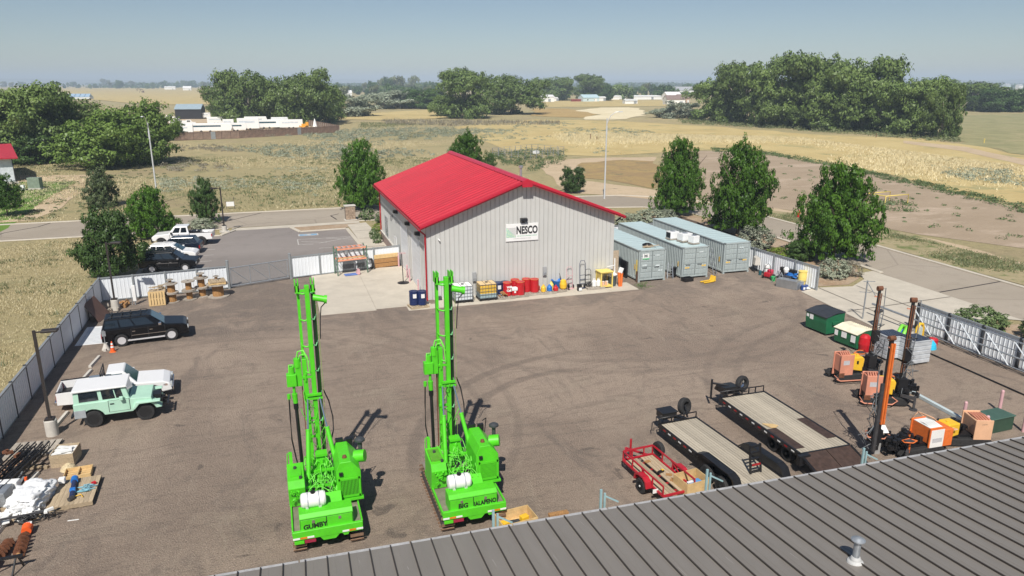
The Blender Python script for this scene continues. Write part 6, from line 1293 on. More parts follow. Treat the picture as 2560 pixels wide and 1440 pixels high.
o = thing('black_tank', 'black plastic panel leaning on the left container side', 'panel', (28.95, 56.6, 0)); B(-.4, -.2, -.7, .5, .0, 1.5).build('shell', BLACK, o, bevel=.05)
# the wall-side goods are a size larger than catalogue measure; seat them where they stand
for o in list(COL.objects):
    if o.parent is None and 'kind' not in o and 9 < o.location.x < 28.9 and 52.9 < o.location.y < 54.9 and o.get('category') not in ('sign', 'wall light', None):
        X = o.location.x
        if X > 12: o.location.x += -.8 if X < 16.3 else (-.6 if X < 20.2 else (-.55 if X < 22 else (-.9 if X < 25.3 else -1.4)))
        q = 1.2 if X > 10.5 or o.get('category') == 'drum' else 1.1; o.scale = (q, q, q)
        if o.location.z > .1: o.location.z = .17 * q
# on the containers
t = thing('coiled_pipe_stack', 'coil of black hose and tan boards on left container roof', 'hose coil', (30.4, 55.7, 2.82)); m = MB()
for k in range(4): m.tube([((.42 - k * .06) * math.cos(a), (.4 - k * .06) * math.sin(a), .12 + k * .03) for a in [i * .35 for i in range(19)]], .04, 6)
m.build('coil', BLACK, t); m = MB()
for k in range(9): m.cbox((rnd.uniform(-.6, .6), rnd.uniform(-.7, -.3), .04 + .015 * k), (.6, .12, .03), rz=rnd.uniform(-.4, .4))
m.build('boards', WOOD, t)
for i, (x, y, z, a, b_, c_, l) in enumerate(((33.95, 57.6, .1, .9, .8, .62, 'large white air conditioning unit with dark side, rearmost on middle container'), (34.5, 56.4, .12, 1.1, .8, .62, 'wide white air conditioning unit, middle one on container roof'), (34.75, 55.3, .1, .7, .7, .62, 'white boxy air conditioning unit nearest the container doors'))):
    t = thing('air_conditioner', l, 'air conditioner', (x, y, 2.84), R(4 + 5 * i), 'air conditioners on the middle container'); B(-a / 2, a / 2, -b_ / 2, b_ / 2, z, z + c_).build('casing', WHITE, t, bevel=.03); B(-a / 2 - .03, a / 2 + .03, -b_ / 2 - .03, b_ / 2 + .03, 0, z - .01).build('skid', GREYW, t)
    MB().lathe([(.25, z + c_ + .003), (.25, z + c_ + .03), (.02, z + c_ + .03)], 18).build('fan_guard', STEEL, t)
    if i == 0: B(-a / 2 - .02, -a / 2 + .01, -b_ / 2 + .08, b_ / 2 - .08, z + .08, z + c_ - .08).build('coil_side', BLACK, t)
t = thing('step_ladder', 'aluminium step ladder between left and middle containers', 'ladder', (32.3, 54.9, 0), R(-20))
def ladder_mesh(t, mat, w_=.5, h=1.4, n=5):
    m = MB(); 
    for s in (-1, 1): m.bar((s * w_ / 2, -.35, 0), (s * w_ * .35, 0, h), .05).bar((s * w_ / 2, .45, 0), (s * w_ * .35, 0, h), .03)
    m.build('rails', mat, t)
    for k in range(n): q = (k + 1) / (n + 1); B(-w_ * .46, w_ * .46, -.35 * (1 - q) - .04, -.35 * (1 - q) + .05, h * q, h * q + .025).build('step', mat, t)
ladder_mesh(t, STEEL)
o = thing('black_bin', 'black plastic bin leaning at side of the middle container', 'bin', (32.75, 55.0, 0)); MB().lathe([(.2, 0), (.27, .9), (.28, .92)], 4).build('body', BLACK, o, rot=(0, 0, .7))
t = thing('black_tray', 'black open plastic tray on gravel before the middle container', 'tray', (33.2, 53.45, 0), .1); m = MB()
for a in ((-.45, .45, -.3, -.26), (-.45, .45, .26, .3), (-.45, -.41, -.26, .26), (.41, .45, -.26, .26)): m.box(*a, .02, .34)
m.build('walls', BLACK, t); B(-.41, .41, -.26, .26, .0, .04).build('base', BLACK, t)
def pjack(label, x, y, rz, mat, hm):
    t = thing('pallet_jack', label, 'pallet jack', (x, y, .0), rz); 
    for s in (-1, 1): B(-.6, .5, s * .2 - .08, s * .2 + .08, .06, .14).build('fork', mat, t, bevel=.01, seg=1)
    MB().prism([(.45, .06), (.75, .06), (.75, .5), (.62, .55)], -.26, .26).build('head', hm, t, bevel=.02, seg=1); MB().bar((.78, 0, .3), (1.0, 0, 1.0), .04).build('tiller', DSTEEL, t); return t
pjack('yellow pallet jack lying on gravel in front of the containers', 34.6, 52.5, R(14), YELLOW, YELLOW).children
t = thing('steel_ladder', 'tall steel ladder leaning between middle and right containers', 'ladder', (36.8, 54.7, 0), R(15)); m = MB().bar((-.2, 0, 0), (-.2, .8, 2.3), .05).bar((.2, 0, 0), (.2, .8, 2.3), .05); m.build('rails', STEEL, t)
for k in range(6): MB().bar((-.2, .13 * k + .1, .38 * k + .25), (.2, .13 * k + .1, .38 * k + .25), .035).build('rung', STEEL, t)

# right fence corner
t = thing('metal_cabinet', 'beige sloped metal cabinet on legs beside right container', 'cabinet', (40.75, 54.3, 0), R(-15)); MB().prism([(-.25, .7), (.25, .7), (.2, 1.35), (0, 1.5), (-.2, 1.35)], -.3, .3).build('casing', M('beige_metal', (.6, .56, .5), .5), t); m = MB()
for a in (-.2, .2):
    for b_ in (-.25, .25): m.bar((a, b_, 0), (a, b_, .7), .05)
m.build('legs', BLACK, t)
o = MB().lathe([(.2, 0), (.24, .05), (.24, .85), (.2, .95), (.06, .97)], 20).build('white_barrel', WPLAST, None, (41.1, 53.2, 0)); tag(o, 'tall white plastic barrel against fence behind red mower', 'barrel')
o = MB().lathe([(.13, 0), (.14, .35), (.05, .42)], 14).build('water_jug', M('dark_teal', (.02, .1, .12), .3), None, (40.5, 53.3, 0)); tag(o, 'dark teal water bottle beside the right container foot', 'bottle')
t = thing('snow_blower', 'dark red garden machine with grey handlebars by the fence', 'garden machine', (40.55, 52.2, 0), R(30))
B(-.4, .1, -.3, .3, .15, .55).build('housing', RED, t, bevel=.08); B(.1, .55, -.25, .25, .25, .7).build('engine', M('rose_red', (.55, .03, .08), .4), t, bevel=.1); m = MB().tube([(-.2, -.25, .5), (-.3, -.25, 1.1), (-.2, 0, 1.3), (-.3, .25, 1.1), (-.2, .25, .5)], .03).bar((-.35, -.3, .9), (-.35, .3, .9), .05); m.build('handlebars', DSTEEL, t)
for x, y in ((-.35, -.35), (-.35, .35), (.4, -.3), (.4, .3)): plain_wheel(t, x, y, .16, .1, 1 if y > 0 else -1, TRIMB, (R(90), 0, 0), .16)
o = MB().lathe([(.14, 0), (.2, .4)], 12).build('green_bin', M('bright_green', (.02, .45, .12), .5), None, (40.3, 51.2, 0)); tag(o, 'bright green tub beside the red garden machine', 'tub')
t = thing('black_cabinet', 'low black shelf unit behind grey ladder by fence', 'shelf', (41.2, 50.6, 0), R(-80)); B(-.7, .9, -.15, .15, .9, 1.2).build('top', BLACK, t); B(-.6, -.5, -.15, .15, 0, .9).build('side', BLACK, t); B(.6, .7, -.15, .15, 0, .9).build('side', BLACK, t)
t = thing('step_ladder', 'wide grey work platform steps by the right fence', 'ladder', (40.1, 50.2, 0), R(80)); ladder_mesh(t, STEEL, .9, 1.1, 3)
o = tag(MB().lathe([(.05, 0), (.18, .1), (.24, .35), (.16, .5), (.02, .55)], 14).build('light_head', WPLAST, None, (40.5, 49.9, 1.0)), 'round pale lamp head on top of the platform steps', 'lamp head')
t = thing('grey_desk', 'grey metal desk box lying at the concrete edge', 'desk', (40.1, 49.0, 0), R(-62)); B(-.9, .9, -.35, .35, 0, .7).build('body', M('desk_grey', (.2, .2, .2), .5), t, bevel=.01, seg=1); B(-.8, .8, -.3, .3, .7, .72).build('top', STEEL, t); B(.9, .93, -.33, .33, .04, .68).build('end_panel', STEEL, t)
t = thing('grey_box', 'light grey metal box between desk and blue pails', 'box', (40.7, 48.6, 0), R(-20)); B(-.4, .4, -.35, .35, 0, .6).build('body', STEEL, t, bevel=.02); B(-.42, .42, -.37, .37, .6, .66).build('lid', STEEL, t)
m = MB()
for k in range(8): m.cbox((rnd.uniform(-.4, .4), rnd.uniform(-.3, .3), .05 + k * .03), (.5, .35, .04), rz=rnd.uniform(0, 3), rx=rnd.uniform(-.3, .3))
tag(m.build('blue_tarp', BLUE, None, (41.0, 49.6, .72), bevel=.02), 'crumpled blue tarpaulin on the boxes by fence', 'tarpaulin')
for i, (x, y) in enumerate(((40.75, 47.95), (41.1, 48.0))): t = thing('blue_pail', ('blue pail with white label, left of pair on the driveway corner', 'blue pail with white label, right of pair on the driveway corner')[i], 'pail', (x, y, .03)); MB().lathe([(.15, 0), (.17, .36), (.18, .38), (0.001, .38)], 18).build('body', M('pail_blue', (.02, .07, .28), .4), t); B(-.09, .09, -.19, -.15, .08, .26).build('label_sheet', WHITE, t)
t = thing('yellow_barrel', 'pale yellow plastic drum standing in another by the fence end', 'barrel', (41.3, 48.8, 0)); MB().lathe([(.25, 0), (.28, .5), (.3, .55), (.34, .6), (.36, .9), (.34, 1.3), (.37, 1.34), (.37, 1.4), (0.001, 1.42)], 24).build('body', PYELLOW, t)
tag(MB().lathe([(.15, 0), (.25, .06), (.1, .12), (.001, .13)], 14).build('white_sack', WPLAST, None, (41.35, 48.1, .04)), 'small white sack beside the blue pails', 'sack')

# green dumpsters
DGN = M('dumpster_green', (.01, .13, .055), .4, var=.12, dirt=.15)
def dumpster(label, x, y, rz, L, d_, h, lidm, stick, pocket):
    t = thing('dumpster', label, 'dumpster', (x, y, 0), rz, 'green dumpsters'); z0 = .14
    m = MB().prism([(-d_ / 2, z0), (d_ / 2, z0), (d_ / 2, h), (-d_ / 2 - .08, h * .86), (-d_ / 2 - .08, h * .55)], -L / 2, L / 2, 'x'); m.build('body', DGN, t, bevel=.015, seg=1)
    n_ = 14; lm = MB(); pr = [(-d_ / 2 - .14, h * .86 + .03), (-d_ * .3, h * .96), (0, h + .05), (d_ / 2 + .02, h + .05)]
    for s in (-1, 1): a, b_ = sorted((s * .01, s * (L / 2 + .04))); lm = MB().prism(pr + [(u, w_ - .04) for u, w_ in reversed(pr)], a, b_, 'x').build('lid', lidm, t)
    for k in range(12): MB().bar((-L / 2 + .1 + k * (L - .2) / 11, d_ / 2 - .12, h + .06), (-L / 2 + .1 + k * (L - .2) / 11, d_ / 2 + .05, h + .06), .05, .03).build('lid_hinge', lidm, t)
    for s in (-1, 1): B(s * (L / 2 + .06) - .06, s * (L / 2 + .06) + .06, -.35, .35, h * .5, h * .66).build('fork_pocket', DGN, t, bevel=.01, seg=1)
    for xx in (-L / 2 + .15, L / 2 - .15):
        for yy in (-d_ / 2 + .1, d_ / 2 - .1): MB().cyl((xx - .03, yy, .07), (xx + .03, yy, .07), .07, n=10).build('castor', DSTEEL, t)
    for a, b_, z1, z2 in stick: B(a, b_, -d_ / 2 - .1, -d_ / 2 - .082, z1, z2).build('notice', WHITE, t)
    return t
# faces look towards -x: local -y rotated
dumpster('green dumpster with black lid, left of two', 35.25, 38.95, R(-86), 1.9, 1.5, 1.5, M('black_lid', (.035, .04, .05), .55, dirt=.3), ((-.55, -.25, .85, 1.2), (-.85, -.65, .95, 1.15)), 1)
dumpster('green dumpster with cream white lid and notices, right of two', 34.95, 36.0, R(-84), 1.8, 1.2, 1.25, M('cream_lid', (.82, .76, .58), .5, dirt=.1), ((-.85, -.6, .6, .95), (-.3, .1, .6, .98), (.45, .8, .5, .95)), 1)
for o in (): pass
# compact drills on the right
def drill_unit(label, x, y, rz, panel, mastc, h, lean=(.0, .0), yellow=True, seed=0, tall=True, mastx=1.35, tx=0, sz=1.3, dp=.1, ry=-.12):
    r = random.Random(seed); t = thing('compact_drill', label, 'compact drill rig', (x, y, 0), rz, 'compact orange drills at right'); t.scale = (1.08, 1.05, sz); h = h / sz
    for s in (-1, 1):
        MB().prism([(-1.0, .05), (-1.15, .2), (-1.0, .38), (1.0, .38), (1.15, .2), (1.0, .05)], s * .45 - .13, s * .45 + .13).build('track', RUBBER, t, bevel=.03)
    m = MB().box(-.9, 1.2, -.32, .32, .3, .5)
    for k in range(70): a = Vector((r.uniform(.0, 1.6), r.uniform(-.4, .4), r.uniform(.45, .9))); m.cbox(a, (r.uniform(.05, .25), r.uniform(.05, .2), r.uniform(.05, .25)), rz=r.uniform(0, 3))
    m.build('chassis', BLACK, t)
    hb = B(-.95, -.3, -.5, dp, .5, 1.25).build('engine_cover', panel, t, bevel=.03); B(-1.0, -.25, -.56, -.5, .25, 1.3).build('side_panel', panel, t, bevel=.01, seg=1); B(-1.0, -.25, dp, dp + .06, .25, 1.3).build('side_panel', panel, t, bevel=.01, seg=1)
    m = MB()
    for k in range(5): m.tube([(-.9 + k * .12, -.4, 1.25), (-.85 + k * .12, dp / 2 - .2, 1.34), (-.9 + k * .12, dp, 1.25)], .04, 6)
    m.build('top_fittings', FADED if panel in (FADED, PEACH) else WPLAST, t)
    B(-1.05, -.75, -.6, -.55, .28, .48).build('step_box', RUST, t); B(-.85, -.5, -.565, -.555, .85, 1.05).build('name_plate', M('plate_grey', (.5, .5, .52)), hb)
    if yellow: fb = MB().prism([(-.2, .55), (.4, .45), (.46, 1.0), (.36, 1.12), (-.2, 1.12)], -.42, .2).build('fuel_tank', YELLOW, t, (tx, 0, 0), bevel=.04); MB().cyl((.22 + tx * 0, -.1, 1.12), (.22, -.1, 1.17), .06, n=10).build('tank_cap', YELLOW, fb)
    m = MB().tube([(-1.3, -.8, .3), (-1.1, -.85, .22), (.2, -.85, .2), (.5, -.7, .3), (.3, -.5, .4)], .03).bar((-1.2, -.8, .3), (-1.2, -.4, .35), .03); m.build('guard_rail', mastc if mastc in (ORANGE,) else FADED, t)
    m = MB().bar((.7, .5, .5), (1.2, .9, .5), .12).cyl((1.2, .9, .02), (1.2, .9, .6), .06).cyl((1.2, .9, 0), (1.2, .9, .05), .18).bar((.7, -.5, .5), (1.2, -.9, .5), .12).cyl((1.2, -.9, .02), (1.2, -.9, .6), .06).cyl((1.2, -.9, 0), (1.2, -.9, .05), .18); m.build('outriggers', DSTEEL, t)
    m = MB().tube([(.6, .75, .95), (1.0, .95, 1.0), (1.3, .8, 1.0), (1.2, .55, .95), (.8, .5, .95), (.6, .75, .95)], .025).bar((.9, .7, .4), (.9, .7, .95), .05); m.build('control_guard', ORANGE if panel != PEACH else PEACH, t); B(.8, 1.15, .6, .85, .95, 1.0).build('control_panel', WHITE if tall and yellow is False else DSTEEL, t)
    if tall:
        bx = mastx; top = Vector((bx + lean[0], lean[1], h)); bt = Vector((bx, 0, .35))
        MB().bar(bt, top, .14, .13).build('mast', BLACK, t)
        a = bt.lerp(top, .25) + Vector((-.02, ry, 0)); b_ = top + Vector((0, ry, -.15)); MB().bar(a + Vector((-.06, 0, 0)), b_ + Vector((-.06, 0, 0)), .05 + .025 * (ry > 0)).bar(a + Vector((.06, 0, 0)), b_ + Vector((.06, 0, 0)), .05 + .025 * (ry > 0)).build('feed_rails', mastc, t)
        MB().bar(bt + Vector((.2, .08, 0)), bt.lerp(top, .62) + Vector((.2, .08, 0)), .1, .14).build('feed_cylinder', DSTEEL, t)
        MB().cbox(tuple(bt.lerp(top, .45) + Vector((0, -.25, 0))), (.3, .25, .45)).build('rotary_head', BLACK, t); MB().cbox(tuple(bt.lerp(top, .12) + Vector((0, -.15, 0))), (.45, .4, .6)).build('mast_foot', BLACK, t); MB().cyl(tuple(top + Vector((-.14, 0, .05))), tuple(top + Vector((.14, 0, .05))), .11, n=12).build('crown_wheel', RUST, t)
        MB().bar(tuple(top + Vector((-.25, 0, -.3))), tuple(top + Vector((.1, 0, -.35))), .05).build('mast_arm', FADED, t)
        m = MB()
        for k in range(22):
            q = r.uniform(.05, .65); a = bt.lerp(top, q) + Vector((r.uniform(-.1, .2), r.uniform(-.3, .1), 0)); e = bt.lerp(top, q - .1 + r.uniform(-.2, .1)) + Vector((r.uniform(-.2, .5), r.uniform(-.4, .3), 0)); c = (a + e) / 2 + Vector((r.uniform(-.1, .5), r.uniform(-.4, .2), .1)); m.tube([a, c, e], .017, 5)
        m.tube([top + Vector((.1, 0, 0)), top + Vector((.35, 0, .05)), bt.lerp(top, .7) + Vector((.42, 0, 0)), bt.lerp(top, .35) + Vector((.3, 0, 0))], .025, 6); m.build('hoses', M('hose_grey', (.16, .17, .18), .5), t)['kind'] = 'stuff'
    else:
        MB().bar((.1, .0, .75), (1.9, .1, .85), .2).bar((1.7, -.4, .8), (1.7, .5, .8), .08).build('folded_mast', BLACK, t)
        m = MB().tube([(1.0, -.5, .9), (1.0, .5, .9), (1.7, .5, 1.2), (1.7, -.5, 1.2), (1.0, -.5, .9)], .03).tube([(1.7, -.5, 1.2), (2.0, -.5, .8), (1.2, -.6, .7)], .03); m.build('cage_guard', PEACH, t)
    return t
drill_unit('compact drill with faded red panels, dark mast, farthest left of group', 30.75, 31.5, R(-8), FADED, RUST, 5.2, (.3, .3), seed=1, mastx=1.0)
drill_unit('compact drill with pink panels and bright yellow tank, middle of group', 29.95, 28.35, R(-22), FADED, RUST, 5.6, (.15, .2), seed=2, mastx=.8)
drill_unit('compact drill with orange mast and white orange hood near brown roof', 27.2, 23.55, R(178), ORANGE, ORANGE, 5.7, (.0, .0), seed=3, mastx=1.95, tx=-2.0, sz=1.05, dp=.5, ry=.13)
drill_unit('low compact drill with peach hood and folded mast, rightmost', 30.1, 23.6, R(160), PEACH, PEACH, 2, (0, 0), yellow=False, seed=4, tall=False, sz=1.05, dp=.5)
d3 = bpy.data.objects['compact_drill.002']; B(-.98, -.3, .561, .57, .35, 1.2).build('white_side', WPLAST, d3); B(-1.55, -1.02, -.35, .5, .3, 1.1).build('rear_cover', ORANGE, d3, bevel=.03); B(-.9, -.4, .571, .576, .6, .8).build('grey_band', M('plate_grey', (.5, .5, .52)), d3); B(-.95, -.3, -.45, .45, 1.255, 1.275).build('bleached_top', WPLAST, d3)
text('1979', .12, M('faint_letter', (.3, .2, .15)), bpy.data.objects['compact_drill.003'], (-.62, .562, 1.1), (R(90), 0, R(180)), extrude=.001)
t = thing('control_console', 'tilted white control console with orange rim before the orange drill', 'control console', (25.4, 23.9, 0), R(-15)); B(-.15, .15, -.1, .1, 0, .85).build('pedestal', M('ped_grey', (.3, .3, .3)), t); MB().tube([(-.6, -.25, .95), (.1, -.35, .9), (.5, -.1, .95), (.3, .3, 1.0), (-.5, .2, 1.05), (-.6, -.25, .95)], .03).build('rim', FADED, t); MB().cbox((.15, .1, 1.15), (.62, .42, .03), rx=.5).build('panel', WHITE, t); MB().cbox((-.25, 0, .92), (.55, .35, .08)).build('lever_bank', ORANGE, t)
# solar topped pallet boxes
for i, (x, y, l) in enumerate(((35.55, 33.6, 'grey ribbed pallet box with solar panel top, rear one'), (36.35, 32.5, 'grey ribbed pallet box with solar panel top, nearer one'))):
    t = thing('pallet_box', l, 'pallet box', (x, y, 0), R(-3 + i * 3), 'grey pallet boxes'); W_ = 1.35; D_ = 1.25
    B(-W_ / 2 + .03, W_ / 2 - .03, -D_ / 2 + .03, D_ / 2 - .03, .12, 1.5).build('core', M('box_grey', (.42, .45, .48), .4, .3), t)
    for k in range(5):
        z = .14 + k * .275; B(-W_ / 2, W_ / 2, -D_ / 2, D_ / 2, z, z + .235).build('rib_band', M('box_light', (.55, .58, .61), .4, .2), t, bevel=.015, seg=1)
    B(-W_ / 2 - .02, W_ / 2 + .02, -D_ / 2 - .02, D_ / 2 + .02, 1.5, 1.56).build('rim', M('box_light', (.55, .58, .61)), t)
    s = B(-W_ / 2 + .06, W_ / 2 - .06, -D_ / 2 + .06, D_ / 2 - .06, 1.562, 1.59).build('solar_panel', M('solar_black', (.012, .014, .03), .2), t); m = MB()
    for k in range(6): m.box(-W_ / 2 + .1, W_ / 2 - .1, -D_ / 2 + .16 + k * .18, -D_ / 2 + .17 + k * .18, 1.59, 1.594)
    m.build('cell_line', STEEL, s)
# toys by the gate
t = thing('red_toy_tub', 'bright red rounded plastic tub behind the pallet boxes', 'toy', (34.9, 34.9, 0)); MB().lathe([(.3, 0), (.4, .5), (.35, .95), (.2, 1.1), (.001, 1.12)], 16).build('body', REDD, t)
t = thing('toy_slide', 'lime green plastic play slide behind solar boxes', 'toy slide', (38.6, 35.3, 0), R(20)); MB().tube([(-.6, 0, .2), (-.3, 0, .7), (.1, 0, 1.1), (.4, 0, 1.0), (.55, 0, .5)], .12, 8).tube([(-.6, .35, .2), (-.3, .35, .7), (.1, .35, 1.1), (.4, .35, 1.0), (.55, .35, .5)], .12, 8).build('arches', LIME, t); MB().cbox((0, .18, .55), (.8, .35, .06), ry=-.7).build('chute', BLUE, t)
t = thing('toy_arch', 'yellow plastic play frame panel beside lime slide', 'toy', (39.4, 35.0, 0), R(10)); MB().tube([(-.3, 0, 0), (-.3, 0, 1.1), (-.1, 0, 1.35), (.2, 0, 1.3), (.35, 0, 1.0), (.35, 0, 0)], .1, 8).build('arch', YELLOW, t); B(-.22, .27, -.03, .03, .5, 1.1).build('panel', M('toy_grey', (.5, .55, .5)), t)
t = thing('cyan_tub', 'bright cyan toy shell beside the gate', 'toy', (39.3, 34.1, 0), R(30)); MB().lathe([(.5, 0), (.45, .3), (.25, .55), (.001, .62)], 16).build('shell', CYAN, t)
o = MB().lathe([(.28, 0), (.3, .4), (.2, .5), (.001, .52)], 12).build('red_toy_block', REDD, None, (40.0, 34.4, 0)); tag(o, 'small red plastic toy tub right of the yellow frame', 'toy')
# transformer box and bollards
t = thing('transformer_box', 'large dark green utility transformer box near brown roof', 'utility box', (32.65, 24.15, 0), R(2)); B(-1.0, 1.0, -.45, .45, 0, .72).build('body', M('utility_green', (.03, .07, .045), .5), t, bevel=.02, seg=1); B(-1.04, 1.04, -.5, .5, .72, .78).build('lid', M('utility_green_lid', (.06, .12, .09), .5), t, bevel=.02, seg=1)
for i, (x, y) in enumerate(((31.9, 25.0), (31.5, 23.45), (34.95, 25.5), (33.95, 23.4))):
    t = thing('bollard', ('pink bollard behind left end of green box', 'pink bollard in front of left end of green box', 'pink bollard behind right end of green box', 'pink bollard right of green box')[i], 'bollard', (x, y, 0), 0, 'faded pink bollards'); MB().cyl((0, 0, 0), (0, 0, 1.15), .08, n=14).build('shaft', PINK, t); MB().lathe([(.08, 1.15), (.05, 1.2), (.001, 1.21)], 14).build('cap', PINK, t)
for i, (x, y) in enumerate(((10.35, 66.2), (10.4, 62.0), (10.35, 60.6), (10.4, 56.9))):
    t = thing('bollard', ('pink bollard at the building side by the fence end', 'pink bollard between the two overhead doors, far one', 'pink bollard beside basketball stand at the building', 'pink bollard nearest the building corner')[i], 'bollard', (x, y, .03), 0, 'faded pink bollards'); MB().cyl((0, 0, 0), (0, 0, 1.1), .07, n=14).build('shaft', PINK, t); MB().lathe([(.07, 1.1), (.001, 1.16)], 14).build('cap', PINK, t)
# stand by the side door
t = thing('umbrella_base', 'black round based stand with pale ring top by overhead door', 'stand', (9.75, 60.3, .03)); MB().lathe([(.5, 0), (.5, .04), (.1, .1)], 24).build('base', BLACK, t); MB().cyl((0, 0, .1), (-.05, 0, 2.6), .035, n=8).build('pole', BLACK, t); m = MB(); m.tube([(.35 * math.cos(a) - .05, .2 * math.sin(a), 2.6) for a in [i * .52 for i in range(13)]], .02, 5); m.build('ring', PINK, t)
# rack and junk by the rear fence
t = thing('pallet_rack', 'green and orange pallet rack standing against the rear white fence', 'rack', (4.65, 64.35, .03), R(10)); RG_ = M('rack_green', (.1, .17, .12), .5); PO = M('rack_orange', (.72, .3, .18), .5)
for x in (0, 2.7):
    m = MB().bar((x, 0, 0), (x, 0, 2.5), .09).bar((x, 1.0, 0), (x, 1.0, 2.5), .09)
    for k in range(4): m.bar((x, 0 if k % 2 else 1, .2 + k * .6), (x, 1 if k % 2 else 0, .75 + k * .6), .04)
    m.build('upright_frame', RG_, t)
for z in (1.3, 2.3):
    for y in (0, 1): B(.05, 2.65, y - .03, y + .03, z, z + .13).build('beam', PO, t)
for k in range(6): MB().box(.15 + k * .45, .3 + k * .45, .03, .97, 2.44, 2.46).build('shelf_bar', M('rack_pink', (.5, .35, .33)), t)
MB().box(.05, 2.6, .1, .3, 1.45, 1.52).build('shelf_board', NEWW, t)
t = thing('grey_sheet', 'grey ribbed sheet pieces leaning inside the pallet rack', 'sheet metal', (5.1, 65.3, .03), R(10)); 
for k in range(2): MB().cbox((.6 + k * 1.15, .0, .65), (1.0 if k == 0 else .7, .04, 1.15), rx=.12).build('sheet', M('dark_sheet', (.1, .11, .12), .5, var=.3), t)
pjack('blue and pink low cart in front of the pallet rack', 5.8, 64.35, R(8), M('cart_blue', (.12, .2, .5), .5), PINK)
t = thing('rubber_coil', 'coil of black rubber hose leaning beside wood stack', 'hose coil', (7.75, 66.0, .05), R(10)); m = MB()
for k in range(3): m.tube([(.0 + .06 * k, .42 * math.cos(a), .5 + .45 * math.sin(a)) for a in [i * .35 for i in range(19)]], .05, 6)
m.build('coil', RUBBER, t)
t = thing('timber_boards', 'brown heavy timber boards stacked on edge against rear fence', 'timber', (8.1, 66.15, .03), R(11))
for k, mm in enumerate((BROWNW, BROWNW, NEWW)): MB().box(0, 2.35, 0, .12 - k * .02, .02 + k * .42, .4 + k * .42).build('timber', mm, t, bevel=.02, seg=1)

# ------------------------------------------------------------------ cable reels, pallets left rear
def reel(label, x, y, z, R_, r_, h, mat=BROWNW, lying=False):
    t = thing('cable_reel', label, 'cable reel', (x, y, z), rnd.uniform(0, 1), 'wooden cable reels'); n = 20
    MB().cyl((0, 0, .05), (0, 0, h - .05), r_, n=n).build('drum_core', mat, t)
    for zz in (0, h - .06): MB().cyl((0, 0, zz), (0, 0, zz + .06), R_, n=24).build('flange', GREYW, t)
    MB().cyl((0, 0, h), (0, 0, h + .012), .07, n=10).build('centre_hole', BLACK, t)
    m = MB()
    for k in range(12): a = k * .5236; m.cbox((r_ * math.cos(a), r_ * math.sin(a), h / 2), (.02, .015, h - .14), rz=a)
    m.build('stave_edges', M('stave', (.5, .28, .1), .8), t); return t
for a in (('large cable reel below the small one at left of the reel group', -8.35, 60.35, 0, .5, .28, .75), ('middle cable reel standing on left lower reel', -8.35, 60.35, .76, .5, .27, .75), ('small bobbin on top of the left reel stack', -8.4, 60.4, 1.52, .25, .1, .3),
          ('lower grey reel of second stack from left', -7.15, 60.75, 0, .55, .22, .75), ('upper grey reel of second stack from left', -7.15, 60.75, .76, .5, .22, .75),
          ('lower reel of third stack under the bobbin', -6.25, 61.35, 0, .55, .25, .75), ('upper reel of third stack, carrying a small bobbin', -6.25, 61.35, .76, .55, .25, .8), ('small bobbin on top of the third reel stack', -6.25, 61.35, 1.57, .3, .12, .35),
          ('largest cable reel at right end carrying pallet boards', -5.05, 61.0, 0, .85, .42, 1.05)): reel(*a)
pallet('pale pallet lying on the largest cable reel', (-5.05, 61.0, 1.06), .1, 1.3, 1.1, NEWW); pallet('second pallet stacked on the largest cable reel', (-5.05, 61.0, 1.22), .2, 1.2, 1.0, WOOD); reel('tiny bobbin on top of pallets on the largest reel', -5.1, 61.05, 1.37, .22, .1, .3)
for i in range(4):
    pallet(('pallet leaning on edge left of cable reels, outermost', 'pallet leaning on edge left of cable reels, second', 'pallet leaning on edge left of cable reels, third', 'pallet leaning on edge left of cable reels, against fence')[i], (-9.35 + .0 * i, 59.7 + i * .28, .55), R(5), 1.15, 1.1, WOOD if i else NEWW, 'pallets leaning on edge', 6, rx=R(82))
pallet('narrow grey pallet standing right of leaning pallets', (-8.9, 60.3, .5), R(70), 1.0, 1.0, GREYW, None, 6, rx=R(85)); m = MB()
for k in range(12): m.cbox((rnd.uniform(-.5, .5), rnd.uniform(-.3, .3), .03 * k), (.5, .08, .06), rz=rnd.uniform(-.6, .6))
tag(m.build('timber_offcuts', WOOD, None, (-9.4, 60.4, 1.08)), 'timber offcuts piled over the leaning pallets', 'timber offcuts')
t = thing('utility_post', 'white utility post with side conduit in front of rear fence', 'post', (-11.0, 60.4, 0)); B(-.12, .12, -.1, .1, .3, 1.55).build('cabinet', WHITE, t, bevel=.02); MB().cyl((-.2, 0, 0), (-.2, 0, 1.3), .03).cyl((0, 0, 0), (0, 0, .3), .05).build('conduit', STEEL, t)
tag(MB().cbox((0, 0, .18), (.14, .9, .3), rz=-.1).build('timber_block', BROWNW, None, (-11.6, 60.1, 0)), 'short rusty timber standing left of the utility post', 'timber')
t = thing('leaning_sheet', 'large brown steel sheet leaning on the left fence', 'steel sheet', (-12.9, 57.4, 0), R(-8)); MB().add([(-.55, -1.1, 1.35), (-.5, .9, 1.5), (.35, 1.1, .02), (.3, -1.0, .02), (-.58, -1.1, 1.35), (-.53, .9, 1.5), (.32, 1.1, .0), (.27, -1.0, .0)], [(0, 1, 2, 3), (4, 7, 6, 5), (0, 4, 5, 1), (1, 5, 6, 2), (2, 6, 7, 3), (3, 7, 4, 0)]).build('sheet', M('brown_sheet', (.12, .065, .05), .6, var=.2, scale=2), t)
m = MB()
for k in range(7): a = rnd.uniform(-.3, .3); m.cbox((-12.5 + rnd.uniform(-.4, .6), 59.6 + rnd.uniform(-.6, .8), .05 + .03 * k), (.1, rnd.uniform(.8, 2), .07), rz=a)
tag(m.build('timber_heap', GREYW), 'loose grey timbers in the left rear corner', 'timber')
m = MB()
